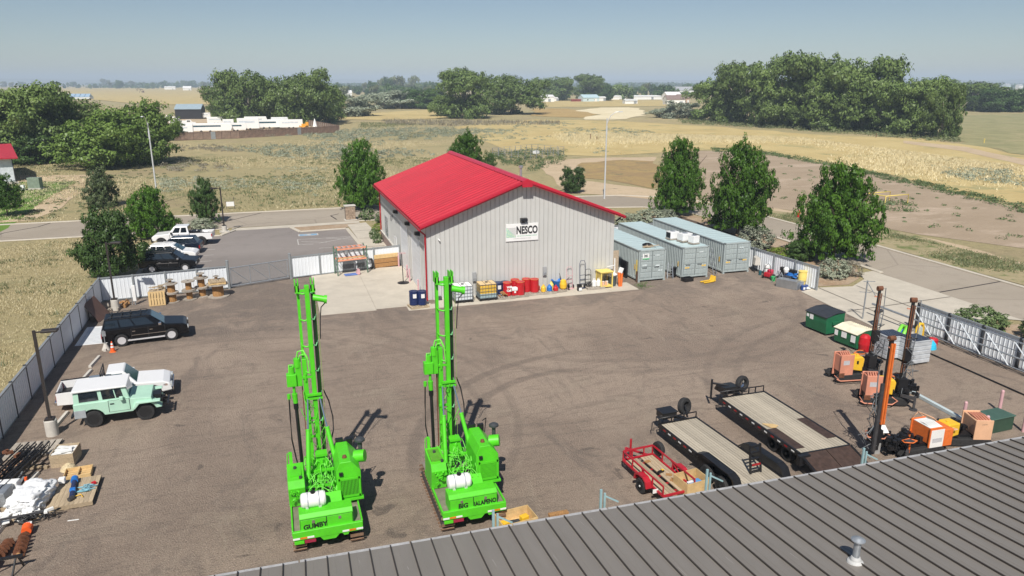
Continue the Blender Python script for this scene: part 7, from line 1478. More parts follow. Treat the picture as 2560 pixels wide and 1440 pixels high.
for k in range(8): m.cbox((-11.8 + rnd.uniform(-.3, .3), 60.6 + rnd.uniform(-.3, .3), .05 + .03 * k), (rnd.uniform(.2, .4), .2, .15), rz=rnd.uniform(0, 3), rx=rnd.uniform(0, 1))
tag(m.build('stone_heap', BROWNW), 'small heap of brown rubble behind the lamp', 'rubble')
t = thing('white_floor_sheet', 'white printed sheet lying on gravel behind the black SUV', 'sheet', (-12.35, 53.4, .012), R(1)); B(-.95, .95, -2.0, 2.0, 0, .01).build('sheet', WHITE, t); m = MB()
for k in range(13): m.box(-.75, .7, -1.8 + k * .27, -1.8 + k * .27 + .1, .012, .015)
m.build('printed_bars', M('print_blue_grey', (.45, .5, .56), .6), t)
for i, (x, y, a, l) in enumerate(((-11.4, 47.8, 6, 'concrete wheel stop on gravel behind the traffic cone'), (-11.3, 39.3, 6, 'concrete wheel stop beside the lamp base'), (-11.4, 45.4, 6, 'concrete wheel stop partly hidden behind white pickup'), (-11.2, 50.6, 0, 'concrete wheel stop behind the black SUV'), (-11.2, 35.95, 8, 'concrete wheel stop by the grey pallet near lamp'), (-11.05, 32.75, 8, 'concrete wheel stop between black frame and white bag'), (-11.05, 29.6, 8, 'concrete wheel stop at left edge near the augers'))):
    t = MB().prism([(-.09, 0), (-.07, .14), (.07, .14), (.09, 0)], -.9, .9).build('wheel_stop', CONCP, None, (x, y, 0), (0, 0, R(-a))); tag(t, l, 'wheel stop', 'concrete wheel stops')
t = thing('traffic_cone', 'orange traffic cone with white bands beside black SUV rear wheel', 'traffic cone', (-10.7, 49.5, 0)); B(-.18, .18, -.18, .18, 0, .03).build('base', ORANGE, t); OC = M('cone_orange', (.85, .12, .02), .5); MB().lathe([(.14, .03), (.035, .7), (.001, .7)], 18).build('cone', OC, t)
for a, b_ in ((.3, .4), (.48, .6)): f_ = lambda z: .142 - (z - .03) * .105 / .67; MB().lathe([(f_(a) + .004, a), (f_(b_) + .004, b_)], 18).build('white_band', WHITE, t)
t = thing('bay_sign', 'small grey post sign with concrete foot behind SUV', 'sign', (-11.2, 50.1, 0)); MB().lathe([(.25, 0), (.1, .35), (.08, .4)], 12).build('foot', CONCP, t); MB().cyl((0, 0, .4), (0, 0, 1.3), .03, n=8).build('post', STEEL, t); B(-.12, .12, -.04, -.03, .9, 1.25).build('plate', STEEL, t)

# ------------------------------------------------------------------ left foreground clutter
pallet('weathered grey pallet lying near the lamp base', (-11.7, 36.1, .02), R(-5), 2.0, 1.5, GREYW, None, 7)
t = crate('open wooden crate lined with white paper', (-10.0, 34.55, .0), R(-4), .95, 1.1, .62, WOOD); B(-.43, .43, -.48, .48, .5, .53).build('paper_lining', WPLAST, t); m = MB()
for k in range(8): m.cbox((rnd.uniform(-.3, .3), rnd.uniform(-.3, .3), .55 + .01 * k), (.45, .2, .02), rz=rnd.uniform(-.5, .5), rx=rnd.uniform(-.15, .15))
m.build('torn_paper', WPLAST, t)
tag(scr := MB().lathe([(.35, 0), (.25, .15), (.08, .28), (.001, .3)], 14).build('wood_shavings', M('shavings', (.55, .45, .28), .9, var=.4, scale=20, bump=.6, bscale=40), None, (-9.75, 33.75, 0)), 'heap of pale wood shavings against crate corner', 'shavings')
t = crate('shallow fresh pine tray crate behind the big pallet', (-9.2, 33.0, .0), R(4), 1.05, .85, .22, NEWW, rows=1)
for k in range(4): B(-.5, .5, -.36 + k * .2, -.26 + k * .2, .06, .08).build('slat', NEWW, t)
B(-.03, .03, -.4, .4, .08, .2).build('divider', NEWW, t)
pallet('large plank pallet carrying blue tool and ropes', (-8.9, 31.2, .02), R(2), 1.55, 2.2, WOOD, None, 9, .2, fill=.96)
t = thing('blue_tool', 'blue and black cylindrical pump tool lying on the large pallet', 'pump', (-9.0, 31.3, .23), R(8)); MB().cyl((0, -.8, .1), (0, .5, .1), .1, n=14).build('barrel', M('navy_fabric', (.02, .03, .09), .6), t); MB().cyl((0, .5, .12), (0, .8, .12), .14, n=14).build('blue_end', BLUE, t); MB().cbox((0, -.3, .12), (.22, .25, .2)).build('grip', BLUE, t, bevel=.03); MB().cyl((-.1, -.95, .08), (.05, -.8, .08), .09, n=10).build('dark_end', DSTEEL, t)
t = thing('rope_coil', 'tangled pale blue rope with red clip on large pallet', 'rope', (-8.5, 31.2, .24)); m = MB()
for k in range(5): m.tube([(rnd.uniform(-.3, .3) + .2 * math.cos(a + k), rnd.uniform(-.05, .05) + .25 * math.sin(a + k), .02 + .01 * k) for a in [i * .6 for i in range(9)]], .018, 5)
m.build('strands', M('pale_blue_rope', (.25, .5, .6), .7), t); MB().cbox((.2, .35, .05), (.16, .14, .08), rz=.5).build('clip', REDD, t); MB().tube([(-.4, -.6, .03), (-.1, -.5, .05), (0, -.7, .03)], .02).build('yellow_strap', YELLOW, t)
# white bulk bag
bm = bmesh.new(); bmesh.ops.create_icosphere(bm, subdivisions=5, radius=1); rb = random.Random(4)
from mathutils import noise as mn
for v in bm.verts:
    p = v.co.copy(); d_ = 1 + .22 * mn.noise(p * 2.2) + .2 * mn.noise(p * 5) + .12 * abs(mn.noise(p * 9)) + .05 * mn.noise(p * 18); q = Vector((max(-.8, min(.8, p.x * 1.1)), max(-.8, min(.8, p.y * 1.1)), max(-.6, min(.75, p.z)))) * d_; v.co = Vector((q.x * .72, q.y * .95, max(0, q.z * .5 + .32)))
me = bpy.data.meshes.new('bag'); bm.to_mesh(me); bm.free(); me.materials.append(M('white_bag', (.76, .77, .78), .6, var=.06, dirt=.1, dirtcol=(.45, .45, .45))); me.polygons.foreach_set('use_smooth', [True] * len(me.polygons))
t = thing('bulk_bag', 'torn white bulk bag slumped beside the plank pallet', 'bag', (-10.4, 30.9, .08), R(-12)); link('sack', me, t); MB().box(-.85, .8, -1.15, 1.0, -.08, .0).build('base_board', WOOD, t)
m = MB()
for k in range(14): m.cbox((rnd.uniform(-.85, .5), rnd.uniform(-1.4, -.8), .02 + .01 * k), (rnd.uniform(.3, .7), .25, .03), rz=rnd.uniform(0, 3), rx=rnd.uniform(-.2, .2))
m.build('torn_flaps', WPLAST, t)
tag(B(-.12, .12, -.12, .12, 0, .22).build('white_box', WHITE, None, (-9.55, 31.95, .3), bevel=.02), 'small white box between bulk bag and big pallet', 'box'); t = thing('marker_post', 'short white marker with red tip behind the bulk bag', 'marker', (-10.95, 32.3, 0)); MB().cyl((0, 0, 0), (0, 0, .45), .06).build('shaft', WHITE, t); MB().cyl((0, 0, .45), (0, 0, .6), .06).build('tip', OC, t)
# black truss frames
t = thing('truss_frames', 'pile of long black steel truss frames beside left fence', 'steel frames', (-11.95, 33.4, .0), R(-12)); RS = random.Random(9)
for q in range(4):
    m = MB(); x = -.35 + q * .3; z = .3 + .12 * (q % 2)
    for dx, dz in ((0, 0), (.28, 0), (0, .28), (.28, .28)): m.bar((x + dx, -3.2, z + dz), (x + dx, 2.0, z + dz + .1), .045)
    for k in range(12): y = -3.1 + k * .43; m.bar((x, y, z), (x + .28, y + .2, z + .28), .03).bar((x, y, z + .28), (x + .28, y, z + .28), .03).bar((x + .28, y, z), (x + .28, y + .4, z + .3), .03)
    m.build('truss', BLACK, t)
m = MB()
for k in range(14): m.bar((RS.uniform(-.7, 1.0), RS.uniform(-1.5, 1.8), .02), (RS.uniform(-.7, 1.0), RS.uniform(-1.5, 1.8), RS.uniform(.2, .8)), .05)
m.build('loose_bars', BLACK, t)
m = MB()
for k in range(4): m.cbox((-11.9 + rnd.uniform(-.5, .3), 34.4 + rnd.uniform(-.5, .6), .85), (.12, .3, .12), rz=rnd.uniform(0, 3))
tag(m.build('rusty_parts', RUST), 'rusty machine parts beside black truss frames', 'scrap parts'); 
m = MB()
for k in range(5): m.cbox((-12.2 + .12 * k, 32.9 + .3 * k, .5), (.5, .09, .05), rz=.3)
tag(m.build('faded_slats', PEACH), 'faded orange slats by the black truss frames', 'slats')
t = thing('grey_appliance', 'grey and white slotted metal unit on a low pallet at left edge', 'appliance', (-11.75, 31.3, 0), R(-8)); B(-.6, .5, -.4, .4, .15, .75).build('body', STEEL, t, bevel=.02)
for k in range(4): B(-.3 + k * .15, -.24 + k * .15, -.3, .3, .751, .757).build('slot', BLACK, t)
B(-.6, .6, -.45, -.35, 0, .12).build('skid', WOOD, t); B(-.3, .6, .45, .8, .0, .75).build('white_unit', WHITE, t, bevel=.02)
for i, (x, y) in enumerate(((-11.4, 32.6), (-11.25, 32.1))): tag(MB().bar((0, -.7, .25), (.1, .6, .45), .1, .03).build('steel_strip', STEEL, None, (x, y, 0)), ('thin bright steel strip leaning by the wheel stop' if i else 'steel channel strip behind the slotted unit'), 'steel strip')
tag(MB().cbox((0, 0, .06), (.75, .14, .12), rz=-.25).build('timber_block', WOOD, None, (-11.0, 34.2, 0)), 'short pale timber beside the truss frames', 'timber'); tag(MB().cbox((0, 0, .03), (.06, .45, .03), rz=-.4).build('stick', GREYW, None, (-10.3, 36.2, 0)), 'thin grey stick on gravel near the crate', 'stick'); tag(MB().cbox((0, 0, .02), (.4, .04, .02), rz=-.05).build('stick', WPLAST, None, (-8.6, 29.2, 0)), 'thin white stick on gravel below the big pallet', 'stick')
# hose heap on a frame
t = thing('hose_pile', 'heap of black hoses with white fittings over a steel frame', 'hoses', (-9.9, 29.55, 0), R(5)); m = MB()
for k in range(16): cx, cy = rnd.uniform(-.6, .5), rnd.uniform(-.15, .2); q = rnd.uniform(.15, .45); m.tube([(cx + q * math.cos(a + k), cy + .4 * q * math.sin(a + k), rnd.uniform(.1, .4)) for a in [i * .7 for i in range(7)]], .028, 5)
m.build('hose_loops', BLACK, t); m = MB().bar((-1.3, 0, .38), (.3, .0, .38), .07).bar((-1.2, 0, 0), (-1.2, 0, .38), .05).bar((-1.2, -.4, 0), (-1.2, 0, .38), .04); m.build('stand', DSTEEL, t); MB().cbox((.45, -.05, .45), (.3, .1, .1), rz=.5).cbox((.35, -.1, .42), (.12, .2, .08)).build('white_fitting', WPLAST, t)
def auger(label, x, y, rz, headup=True, L=1.5):
    t = thing('auger', label, 'auger', (x, y, .22), rz, 'rusty augers with orange drive heads'); t.rotation_euler[0] = 0
    MB().cyl((0, .0, 0), (0, -L, 0), .05, n=10).build('shaft', RUST, t); m = MB(); n = 60; vs_ = []
    for i in range(n + 1):
        a = i / n * 5 * 6.283; yy = -.25 - (L - .3) * i / n; r0, r1 = .05, .2
        vs_ += [(r0 * math.cos(a), yy, r0 * math.sin(a)), (r1 * math.cos(a), yy, r1 * math.sin(a)), (r1 * math.cos(a), yy - .025, r1 * math.sin(a)), (r0 * math.cos(a), yy - .025, r0 * math.sin(a))]
    f = []
    for i in range(n):
        b_ = i * 4; f += [(b_, b_ + 1, b_ + 5, b_ + 4), (b_ + 1, b_ + 2, b_ + 6, b_ + 5), (b_ + 2, b_ + 3, b_ + 7, b_ + 6)]
    m.add(vs_, f); m.build('flight', RUST, t); MB().cyl((0, .05, 0), (0, .4, 0), .17, .19, 14).build('drive_head', OC, t, bevel=.02); MB().cbox((.05, .42, .05), (.2, .12, .2)).build('white_patch', WPLAST, t); MB().cyl((0, -L, 0), (0, -L - .15, 0), .09, .02, 8).build('tip', BROWNW, t); return t
auger('rusty auger with orange drive head pointing to the camera', -10.0, 28.5, R(6)); auger('rusty auger beside black stand at bottom left, orange head nearest', -10.55, 26.9, R(172), L=1.2)
t = thing('black_stand', 'black folding stand at bottom left corner', 'stand', (-10.4, 26.3, 0)); m = MB().bar((-.8, 0, .55), (.9, .1, .55), .09).bar((-.6, 0, 0), (-.5, 0, .55), .05).bar((.8, .3, 0), (.75, .1, .55), .05).bar((.6, -.3, 0), (.7, .1, .55), .05).bar((-.6, -.4, 0), (.2, 0, .5), .05); m.build('frame', BLACK, t); tag(MB().cbox((0, 0, .03), (.7, .2, .05), rz=.2).build('white_board', WPLAST, None, (-9.95, 25.75, 0)), 'white board lying in front of black stand', 'board')

# crates and rack tops near the brown roof
t = crate('open plywood crate with yellow items behind the right drill rig', (7.75, 23.5, 0), R(6), 1.45, .95, .5, NEWW)
for i, (x, y) in enumerate(((7.3, 23.35), (8.1, 23.5))): tag(B(-.16, .16, -.12, .12, 0, .22).build('yellow_case', YELLOW, None, (x, y, .2), (0, 0, .3), bevel=.03), ('yellow case in the plywood crate, left one', 'yellow case in the plywood crate, right one')[i], 'case', 'yellow cases in the crate')
tag(MB().cbox((0, 0, .1), (.4, .3, .2)).build('grey_bundle', DSTEEL, None, (7.7, 23.4, .1), bevel=.03), 'grey bundle between the yellow cases in crate', 'bundle')
t = crate('open plywood crate holding blue item behind the red trailer', (15.35, 23.35, 0), R(6), 1.15, .95, .9, NEWW); o = thing('blue_case', 'blue and white case inside crate behind the red trailer', 'case', (15.4, 23.2, .55), .2); B(-.3, .3, -.15, .15, 0, .2).build('body', M('case_blue', (.1, .3, .6), .4), o, bevel=.03); B(-.4, .0, -.05, .05, .21, .25).build('handle', WHITE, o)
tag(MB().box(-.4, .4, -.1, .1, 0, .12).build('timber_block', BROWNW, None, (9.6, 23.7, 0)), 'dark timber on gravel right of plywood crate', 'timber')
for i, (x, y) in enumerate(((5.25, 18.0), (8.7, 18.05), (12.45, 18.1), (18.3, 17.7))):
    t = thing('rack_upright', ('teal rack upright beside crate behind right drill rig', 'teal rack upright alone at the roof edge left of red trailer', 'teal rack upright behind the middle trailer', 'teal rack upright beside the loading ramps')[i], 'rack upright', (x, y, 0), 0, 'teal rack uprights at the roof edge'); m = MB().bar((0, 0, 0), (0, 0, 4.55), .05, .07).bar((.13, .0, 0), (.13, .0, 4.4), .04, .06); m.build('column', TEAL, t); MB().bar((.14, 0, 4.3), (.55, -.1, 4.08), .04).build('brace', TEAL, t)

# ------------------------------------------------------------------ lamps, street furniture
def yard_lamp(label, x, y, h, rz, base=True, arm=.55):
    t = thing('lamp_post', label, 'lamp post', (x, y, 0), rz, 'dark lamp posts')
    if base: MB().lathe([(.28, 0), (.28, .78), (.25, .82), (.001, .82)], 24).build('concrete_base', CONCP, t); B(-.2, .2, -.2, .2, .82, .9).build('base_cover', LAMPB, t); z0 = .9
    else: z0 = 0
    B(-.06, .06, -.06, .06, z0, h).build('pole', LAMPB, t); B(.06, arm - .2, -.03, .03, h - .12, h - .06).build('arm', LAMPB, t); hd = B(arm - .25, arm + .45, -.2, .2, h - .12, h).build('lamp_head', LAMPB, t, bevel=.03); B(arm - .15, arm + .35, -.15, .15, h - .135, h - .12).build('lens', M('lens', (.5, .5, .48), .3), hd); return t
yard_lamp('dark lamp post with round concrete base at left foreground', -11.3, 37.7, 5.35, 0); yard_lamp('dark lamp post beyond the black SUV in left rear corner', -12.2, 59.4, 5.2, 0)
yard_lamp('dark lamp post beside white lifted pickup at car park corner', -5.9, 88.3, 5.2, R(200)); B(-.45, .45, -.45, .45, 0, .25).build('plinth', CONCP, bpy.data.objects['lamp_post.002'])
for i, (x, y, h, a) in enumerate(((-16.0, 113.8, 11.2, 262), (46.2, 98.4, 11.6, -18))):
    t = thing('street_light', ('tall white street light beyond the car park at left', 'tall white street light behind the red roof at right')[i], 'street light', (x, y, 0), R(a), 'tall white street lights'); SW = M('street_white', (.66, .68, .7), .35, .3, var=.04)
    MB().cyl((0, 0, 0), (0, 0, h), .13, .075, 12).build('pole', SW, t); MB().tube([(0, 0, h * .93), (.5, 0, h + .35), (1.2, 0, h + .85), (1.7, 0, h + .9)], .045, 6).build('arm', SW, t); MB().prism([(1.6, h + .82), (2.3, h + .86), (2.2, h + .96), (1.6, h + .96)], -.13, .13).build('lamp_head', SW, t); MB().cyl((0, 0, h * .8), (0, 0, h * .9), .12, n=10).build('collar', SW, t)
t = thing('stone_sign_pillar', 'stone monument pillar with pale cap beside the stone planter', 'pillar', (8.6, 92.2, 0), R(5)); SM = M('pillar_stone', (.36, .27, .2), .9, var=.4, scale=4); r_ = random.Random(3)
B(-.75, .75, -.5, .5, 0, .12).build('plinth', CONCP, t); B(-.58, .58, -.35, .35, .1, 1.75).build('core', M('mortar', (.2, .17, .14), .9), t)
for row in range(7):
    x = -.62
    while x < .58: wv = min(r_.uniform(.22, .42), .62 - x); B(x + .01, x + wv - .01, -.41, -.34, .14 + row * .23, .14 + row * .23 + .21).build('stone', SM, t, bevel=.02, seg=1); x += wv
B(-.7, .7, -.48, .48, 1.76, 1.88).build('cap', CONCP, t, bevel=.02)
t = thing('fire_hydrant', 'red fire hydrant on the verge beyond the right road', 'fire hydrant', (62.8, 76.2, 0)); MB().lathe([(.18, 0), (.14, .1), (.14, .7), (.18, .74), (.15, .9), (.05, 1.0), (.001, 1.02)], 14).build('barrel', REDD, t); MB().cyl((-.28, 0, .6), (.28, 0, .6), .07, n=10).build('outlets', REDD, t)
t = thing('pipe_rail', 'low yellow pipe guard rail on bare earth plot', 'guard rail', (80.8, 80.6, 0), R(6)); m = MB().tube([(0, 0, 0), (0, 0, 1.3), (4.5, 0, 1.3), (4.5, 0, 0)], .07).tube([(0, 3, 0), (0, 3, 1.3), (4.5, 3, 1.3), (4.5, 3, 0)], .07).tube([(0, 0, 1.3), (0, 3, 1.3)], .07); m.build('rail', PYELLOW, t)
t = thing('utility_cabinet', 'grey green utility cabinet on the lawn with a white pad', 'utility cabinet', (-36.6, 135.5, 0), R(-10)); B(-.9, .9, -.6, .6, .25, 1.9).build('body', M('cabinet_sage', (.2, .25, .19), .6), t, bevel=.03); B(-1.0, 1.0, -.7, .7, 0, .25).build('pad', CONCP, t); B(-1.5, -1.0, -1.7, -1.2, 0, .9).build('white_box', WHITE, t)
t = thing('small_white_sign', 'small white sign board on two posts beyond the street', 'sign', (-6.0, 105.8, 0)); B(-.5, .5, -.03, .03, .35, .95).build('board', WHITE, t); MB().bar((-.5, 0, 0), (-.5, 0, 1.0), .05).bar((.5, 0, 0), (.5, 0, 1.6), .05).build('posts', DSTEEL, t)
t = thing('wire_pen', 'faint wire mesh pen in the scrub above the red roof', 'fence', (53.5, 156, 0), R(30)); m = MB()
for a, b_ in (((0, 0), (14, 0)), ((14, 0), (14, 10)), ((14, 10), (0, 10)), ((0, 10), (0, 0))):
    A_ = Vector(a); B_ = Vector(b_); k_ = int((B_ - A_).length / 2.0)
    for i in range(k_ + 1): p = A_.lerp(B_, i / k_); m.bar((p.x, p.y, 0), (p.x, p.y, 2), .09)
    for z in (.1, .5, 1, 1.5, 2): m.bar((A_.x, A_.y, z), (B_.x, B_.y, z), .04)
m.build('posts_and_wire', STEEL, t); B(5, 6.2, 1, 2, .9, 1.5).build('white_meter_box', WHITE, t)
for i, (x, y) in enumerate(((91.04, 205.05), (91.56, 201.58), (180.06, 186.73), (192.38, 159.58))): tag(MB().bar((0, 0, 0), (0, 0, 1.3 + .5 * (i == 0)), .16).build('field_post', RUST if i < 3 else PYELLOW, None, (x, y, 0)), ('rusty post in the golden field beyond street light, left one', 'rusty post in the golden field beyond street light, right one', 'dark short post before the right grove', 'yellow marker post at right in the meadow')[i], 'post', 'posts in the field')
# red roofed building at left edge
t = thing('left_red_roof_building', 'pale building corner with red roof at the left picture edge', 'building', (-42.6, 147, 0), R(19)); B(-26, 0, 0, 22, 0, 4.2).build('wall', M('pale_wall', (.6, .64, .66), .5), t)
MB().add([(-26, -.9, 4.0), (.9, -.9, 4.0), (.9, 11, 5.6), (-26, 11, 5.6), (-26, -.9, 4.2), (.9, -.9, 4.2), (.9, 11, 5.8), (-26, 11, 5.8), (-26, 23, 4.0), (.9, 23, 4.0), (-26, 23, 4.2), (.9, 23, 4.2)], [(0, 1, 2, 3), (4, 7, 6, 5), (0, 4, 5, 1), (1, 5, 6, 2), (3, 2, 9, 8), (7, 10, 11, 6), (8, 9, 11, 10), (2, 6, 11, 9), (0, 3, 7, 4), (3, 8, 10, 7)]).build('roof', M('left_roof_red', (.45, .03, .05), .45), t)
MB().prism([(0, 4.2), (22, 4.2), (11, 5.6)], -25.9, -.05, 'x').build('gable', M('pale_wall', (.6, .64, .66)), t); B(-.02, .1, -.1, .05, 0, 4.1).build('corner_trim', DSTEEL, t)
B(-26, .5, -3.5, -.2, 0, .05).build('path_slab', CONCP, t)
# storage yard with white vehicles
p0 = Vector((-27.06, 239.97)); p1 = Vector((-9.05, 244.33)); p2 = Vector((22.90, 263.78)); p3 = Vector((13.33, 316.83))
WF = M('old_brown_fence', (.19, .125, .095), .85, var=.35, scale=.8, dirt=.3, dirtcol=(.3, .25, .22))
yard = poly_obj('storage_yard_ground', [tuple(p0), tuple(p1), tuple(p2), tuple(p3), (-22.05, 414.69), (-52.25, 414.76)], .05, MG['sand'], jitter=1, seed=44, step=10)
for a, b_, lab in ((p0, p1, 'brown wooden fence of the storage yard, left run'), (p1, p2, 'brown wooden fence of the storage yard, right run'), (p2, p3, 'brown wooden fence closing the right end of storage yard')):
    d_ = b_ - a; L = d_.length; t = thing('wooden_fence', lab, 'fence', (a.x, a.y, 0), math.atan2(d_.y, d_.x), 'brown fences of the storage yard'); k = int(L / 2.6); p = L / k
    for i in range(k):
        m = MB()
        for j in range(9): hq = 2.35 + rnd.uniform(-.07, .07); m.box(j * p / 9 + .02, (j + 1) * p / 9 - .02, 0, .05, .1, hq)
        m.build('board_panel', WF, t, (i * p, 0, 0)); B(-.07, .07, .06, .2, 0, 2.2).build('post', GREYW, t, (i * p, 0, 0))
    if lab.endswith('left run') or lab.endswith('right run'): B(L * .55, L * .55 + 1.3, -.06, -.01, .1, 2.3).build('repair_sheet', STEEL, t)
def far_vehicle(label, px, py, L, h, kind, rz=0, mat=WHITE, z=0):
    x, y = gp(px, py); nm = {'truck': 'parked_truck', 'trailer': 'box_trailer', 'rv': 'parked_camper', 'yellow': 'yellow_loader', 'cone': 'white_cone_tank'}[kind]; t = thing(nm, label, {'truck': 'truck', 'trailer': 'trailer', 'rv': 'camper', 'yellow': 'loader', 'cone': 'tank'}[kind], (x, y, z), rz, 'white vehicles in the storage yard' if mat is WHITE else None)
    if kind == 'truck':
        MB().prism([(-L / 2, .6), (L / 2, .6), (L / 2, h * .55), (L * .28, h * .6), (L * .2, h), (-L * .1, h), (-L * .12, h * .62), (-L / 2, h * .62)], -.95, .95).build('body', mat, t, bevel=.06); B(-L * .05, L * .15, -.97, .97, h * .66, h * .9).build('windows', GLASS, t)
        for xx in (-L * .3, L * .3): plain_wheel(t, xx, -.9, .42, .25, -1, TRIMB, (R(90), 0, 0))
    elif kind == 'yellow': MB().cbox((0, 0, 1.2), (2.2, 1.4, 1.2)).cbox((.9, 0, 1.7), (1.0, 1.3, 1.5)).cbox((-1.4, 0, .9), (1.2, .4, .3), ry=.4).build('body', M('loader_yellow', (.75, .35, .03), .5), t); plain_wheel(t, .8, -.8, .6, .3, -1, YELLOW, (R(90), 0, 0))
    elif kind == 'cone': MB().lathe([(1.1, 0), (.1, 3.6), (.001, 3.6)], 12).build('shell', mat, t)
    else:
        MB().prism([(-L / 2, .55), (L / 2, .55), (L / 2 + (.5 if kind == 'rv' else 0), h * .6), (L / 2, h), (-L / 2, h)], -1.2, 1.2).build('body', mat, t, bevel=.1)
        B(-L * .4, L * .3, -1.22, -1.2, h * .62, h * .78).build('side_band' if kind == 'trailer' else 'windows', M('van_band', (.55, .6, .65)) if kind == 'trailer' else GLASSB, t)
        for xx in (-L * .1, L * .08): plain_wheel(t, xx, -1.15, .38, .2, -1, TRIMB, (R(90), 0, 0))
    return t
for a in ((('white pickup beside the black barn, farthest left of storage yard'), 425, 298, 5.5, 1.9, 'truck', R(170)), ('white service truck in the storage yard, left of centre', 445, 311, 6.5, 2.4, 'truck', R(175)), ('second white pickup in front of the service truck', 470, 313, 6, 2.1, 'truck', R(8)), ('white box trailer at left end behind wooden fence', 452, 335, 8, 3.0, 'trailer', 0), ('long white camper behind wooden fence, left of centre', 517, 331, 16, 3.1, 'rv', 0), ('white container shed right of the black barn', 510, 297, 6, 2.8, 'trailer', R(5)), ('white blue fronted box trailer behind campers', 542, 311, 7, 3, 'trailer', 0), ('pale grey cargo trailer left of the rounded camper', 572, 318, 4, 3, 'trailer', 0), ('rounded white camper in the middle of storage yard', 590, 329, 6.5, 3.0, 'rv', R(5)), ('white box truck with grey band, centre of the row', 622, 325, 7.5, 4.2, 'trailer', 0), ('tall white camper behind the grey banded box', 640, 318, 8, 4.0, 'rv', 0), ('long white camper right of the box truck', 668, 322, 11, 3.4, 'rv', 0), ('white camper with dark end window', 700, 320, 6, 4, 'rv', 0), ('plain white cargo trailer near right end of the row', 729, 322, 8.2, 3.4, 'trailer', 0)): far_vehicle(*a)
far_vehicle('yellow loader near the right end of storage yard', 762, 322, 3, 2, 'yellow', 0, YELLOW); far_vehicle('white cone shaped tank at right end of the storage yard', 788, 321, 3, 3, 'cone', 0, WPLAST)
def barn(label, px, py, W, D, eave, ridge, rz, wallm, roofm, name='barn', cat='barn', group=None, along=True, wins=0, door=True):
    x, y = gp(px, py); t = thing(name, label, cat, (x, y, 0), rz, group); MB().prism([(0, 0), (D, 0), (D, eave), (D / 2, ridge - .2), (0, eave)], -W / 2 + .2, W / 2 - .2, 'x').build('wall', wallm, t)
    MB().prism([(-.4, eave - .1), (D / 2, ridge), (D + .4, eave - .1), (D + .4, eave + .1), (D / 2, ridge + .25), (-.4, eave + .1)], -W / 2, W / 2, 'x').build('roof', roofm, t)
    for k in range(wins): xx = -W / 2 + W * (k + .7) / (wins + .4); w_ = B(xx - .5, xx + .5, -.06, .05, 1, 2.2).build('window', GLASS, t); B(xx - .6, xx + .6, -.08, -.02, .9, 1.0).build('sill', WHITE, w_)
    if door: B(W * .2, W * .2 + 2.4, -.08, .05, 0, 2.6).build('door', WHITE if wallm != WHITE else STEEL, t)
    return t
BW = M('black_barn_wall', (.018, .018, .022), .6); BR = M('blue_grey_roof', (.3, .38, .43), .5); HR = M('house_roof', (.22, .16, .14), .8); HR2 = M('grey_house_roof', (.35, .36, .38), .7); PB = M('pale_blue_wall', (.55, .66, .68), .6); TAN = M('tan_wall', (.55, .4, .3), .7)
barn('black barn with blue grey roof in the storage yard', 472, 298, 12, 9, 4.6, 6.6, R(-8), BW, BR, door=False)
for a in (('long white shed with white roof in fields above street light', 1360, 255, 20, 10, 4.5, 6, 0, WHITE, WHITE, 'white_shed', 'shed'), ('small white outbuilding right of long white shed', 1388, 253, 6, 5, 2.6, 3.5, 0, WHITE, WHITE, 'white_shed', 'shed'), ('pale blue farmhouse with blue roof in far fields', 1478, 254, 17, 10, 3.4, 6, R(5), PB, M('pale_blue_roof', (.42, .55, .6)), 'farmhouse', 'house', None, True, 2), ('white open carport right of pale blue farmhouse', 1504, 253, 9, 6, 3.2, 4, 0, WHITE, WHITE, 'carport', 'shed'),
          ('red long fence shed left of pale blue farmhouse', 1450, 254, 17, 2, 1.8, 2.0, 0, M('barn_red', (.25, .05, .04)), M('barn_red_roof', (.28, .06, .05)), 'red_shed', 'shed'), ('very long low white greenhouse on right horizon', 1590, 249, 84, 8, 3, 4, R(-4), WHITE, WHITE, 'greenhouse', 'greenhouse'), ('white low hut on brown field edge', 1578, 260, 11, 6, 2.6, 3.6, R(-5), WHITE, M('hut_roof', (.6, .6, .58)), 'white_shed', 'shed'),
          ('brown roofed house by the silvery thicket, left one', 1690, 262, 15, 10, 4, 7, R(-10), WHITE, HR, 'farmhouse', 'house', None, True, 2), ('tan house with brown roof at left of right grove', 1713, 258, 12, 9, 4, 7, R(20), TAN, HR, 'farmhouse', 'house', None, True, 1), ('white topped barn behind the brown roofed house', 1685, 252, 16, 10, 5, 8, 0, WHITE, WHITE, 'white_shed', 'shed'),
          ('grey roofed house among hazy trees left of grove', 1712, 237, 34, 14, 6, 11, 0, WHITE, HR2, 'farmhouse', 'house', None, True, 2), ('white house on the golden left horizon', 468, 226, 18, 12, 5, 9, 0, WHITE, WHITE, 'farmhouse', 'house'), ('small white house at right end of left horizon', 533, 227, 12, 10, 7, 10, 0, WHITE, HR2, 'farmhouse', 'house'), ('white low building pair on left horizon', 425, 224, 26, 12, 6, 8, 0, WHITE, WHITE, 'white_shed', 'shed'),
          ('white roof among trees beyond silvery row, left one', 865, 240, 16, 10, 4, 7, 0, WHITE, WHITE, 'farmhouse', 'house'), ('white house with gable among trees right of silvery row', 1000, 222, 20, 12, 8, 13, 0, WHITE, WHITE, 'farmhouse', 'house'), ('white long roof among trees beyond silvery row', 938, 228, 30, 12, 5, 7, 0, WHITE, WHITE, 'farmhouse', 'house'),
          ('tan house on far right horizon', 2478, 222, 26, 14, 9, 14, 0, TAN, HR, 'farmhouse', 'house', None, True, 3), ('pale blue house right of tan house on horizon', 2520, 221, 20, 14, 9, 14, 0, PB, HR2, 'farmhouse', 'house'), ('white house at right picture edge on horizon', 2552, 222, 16, 12, 9, 13, 0, WHITE, HR2, 'farmhouse', 'house')): barn(*a)
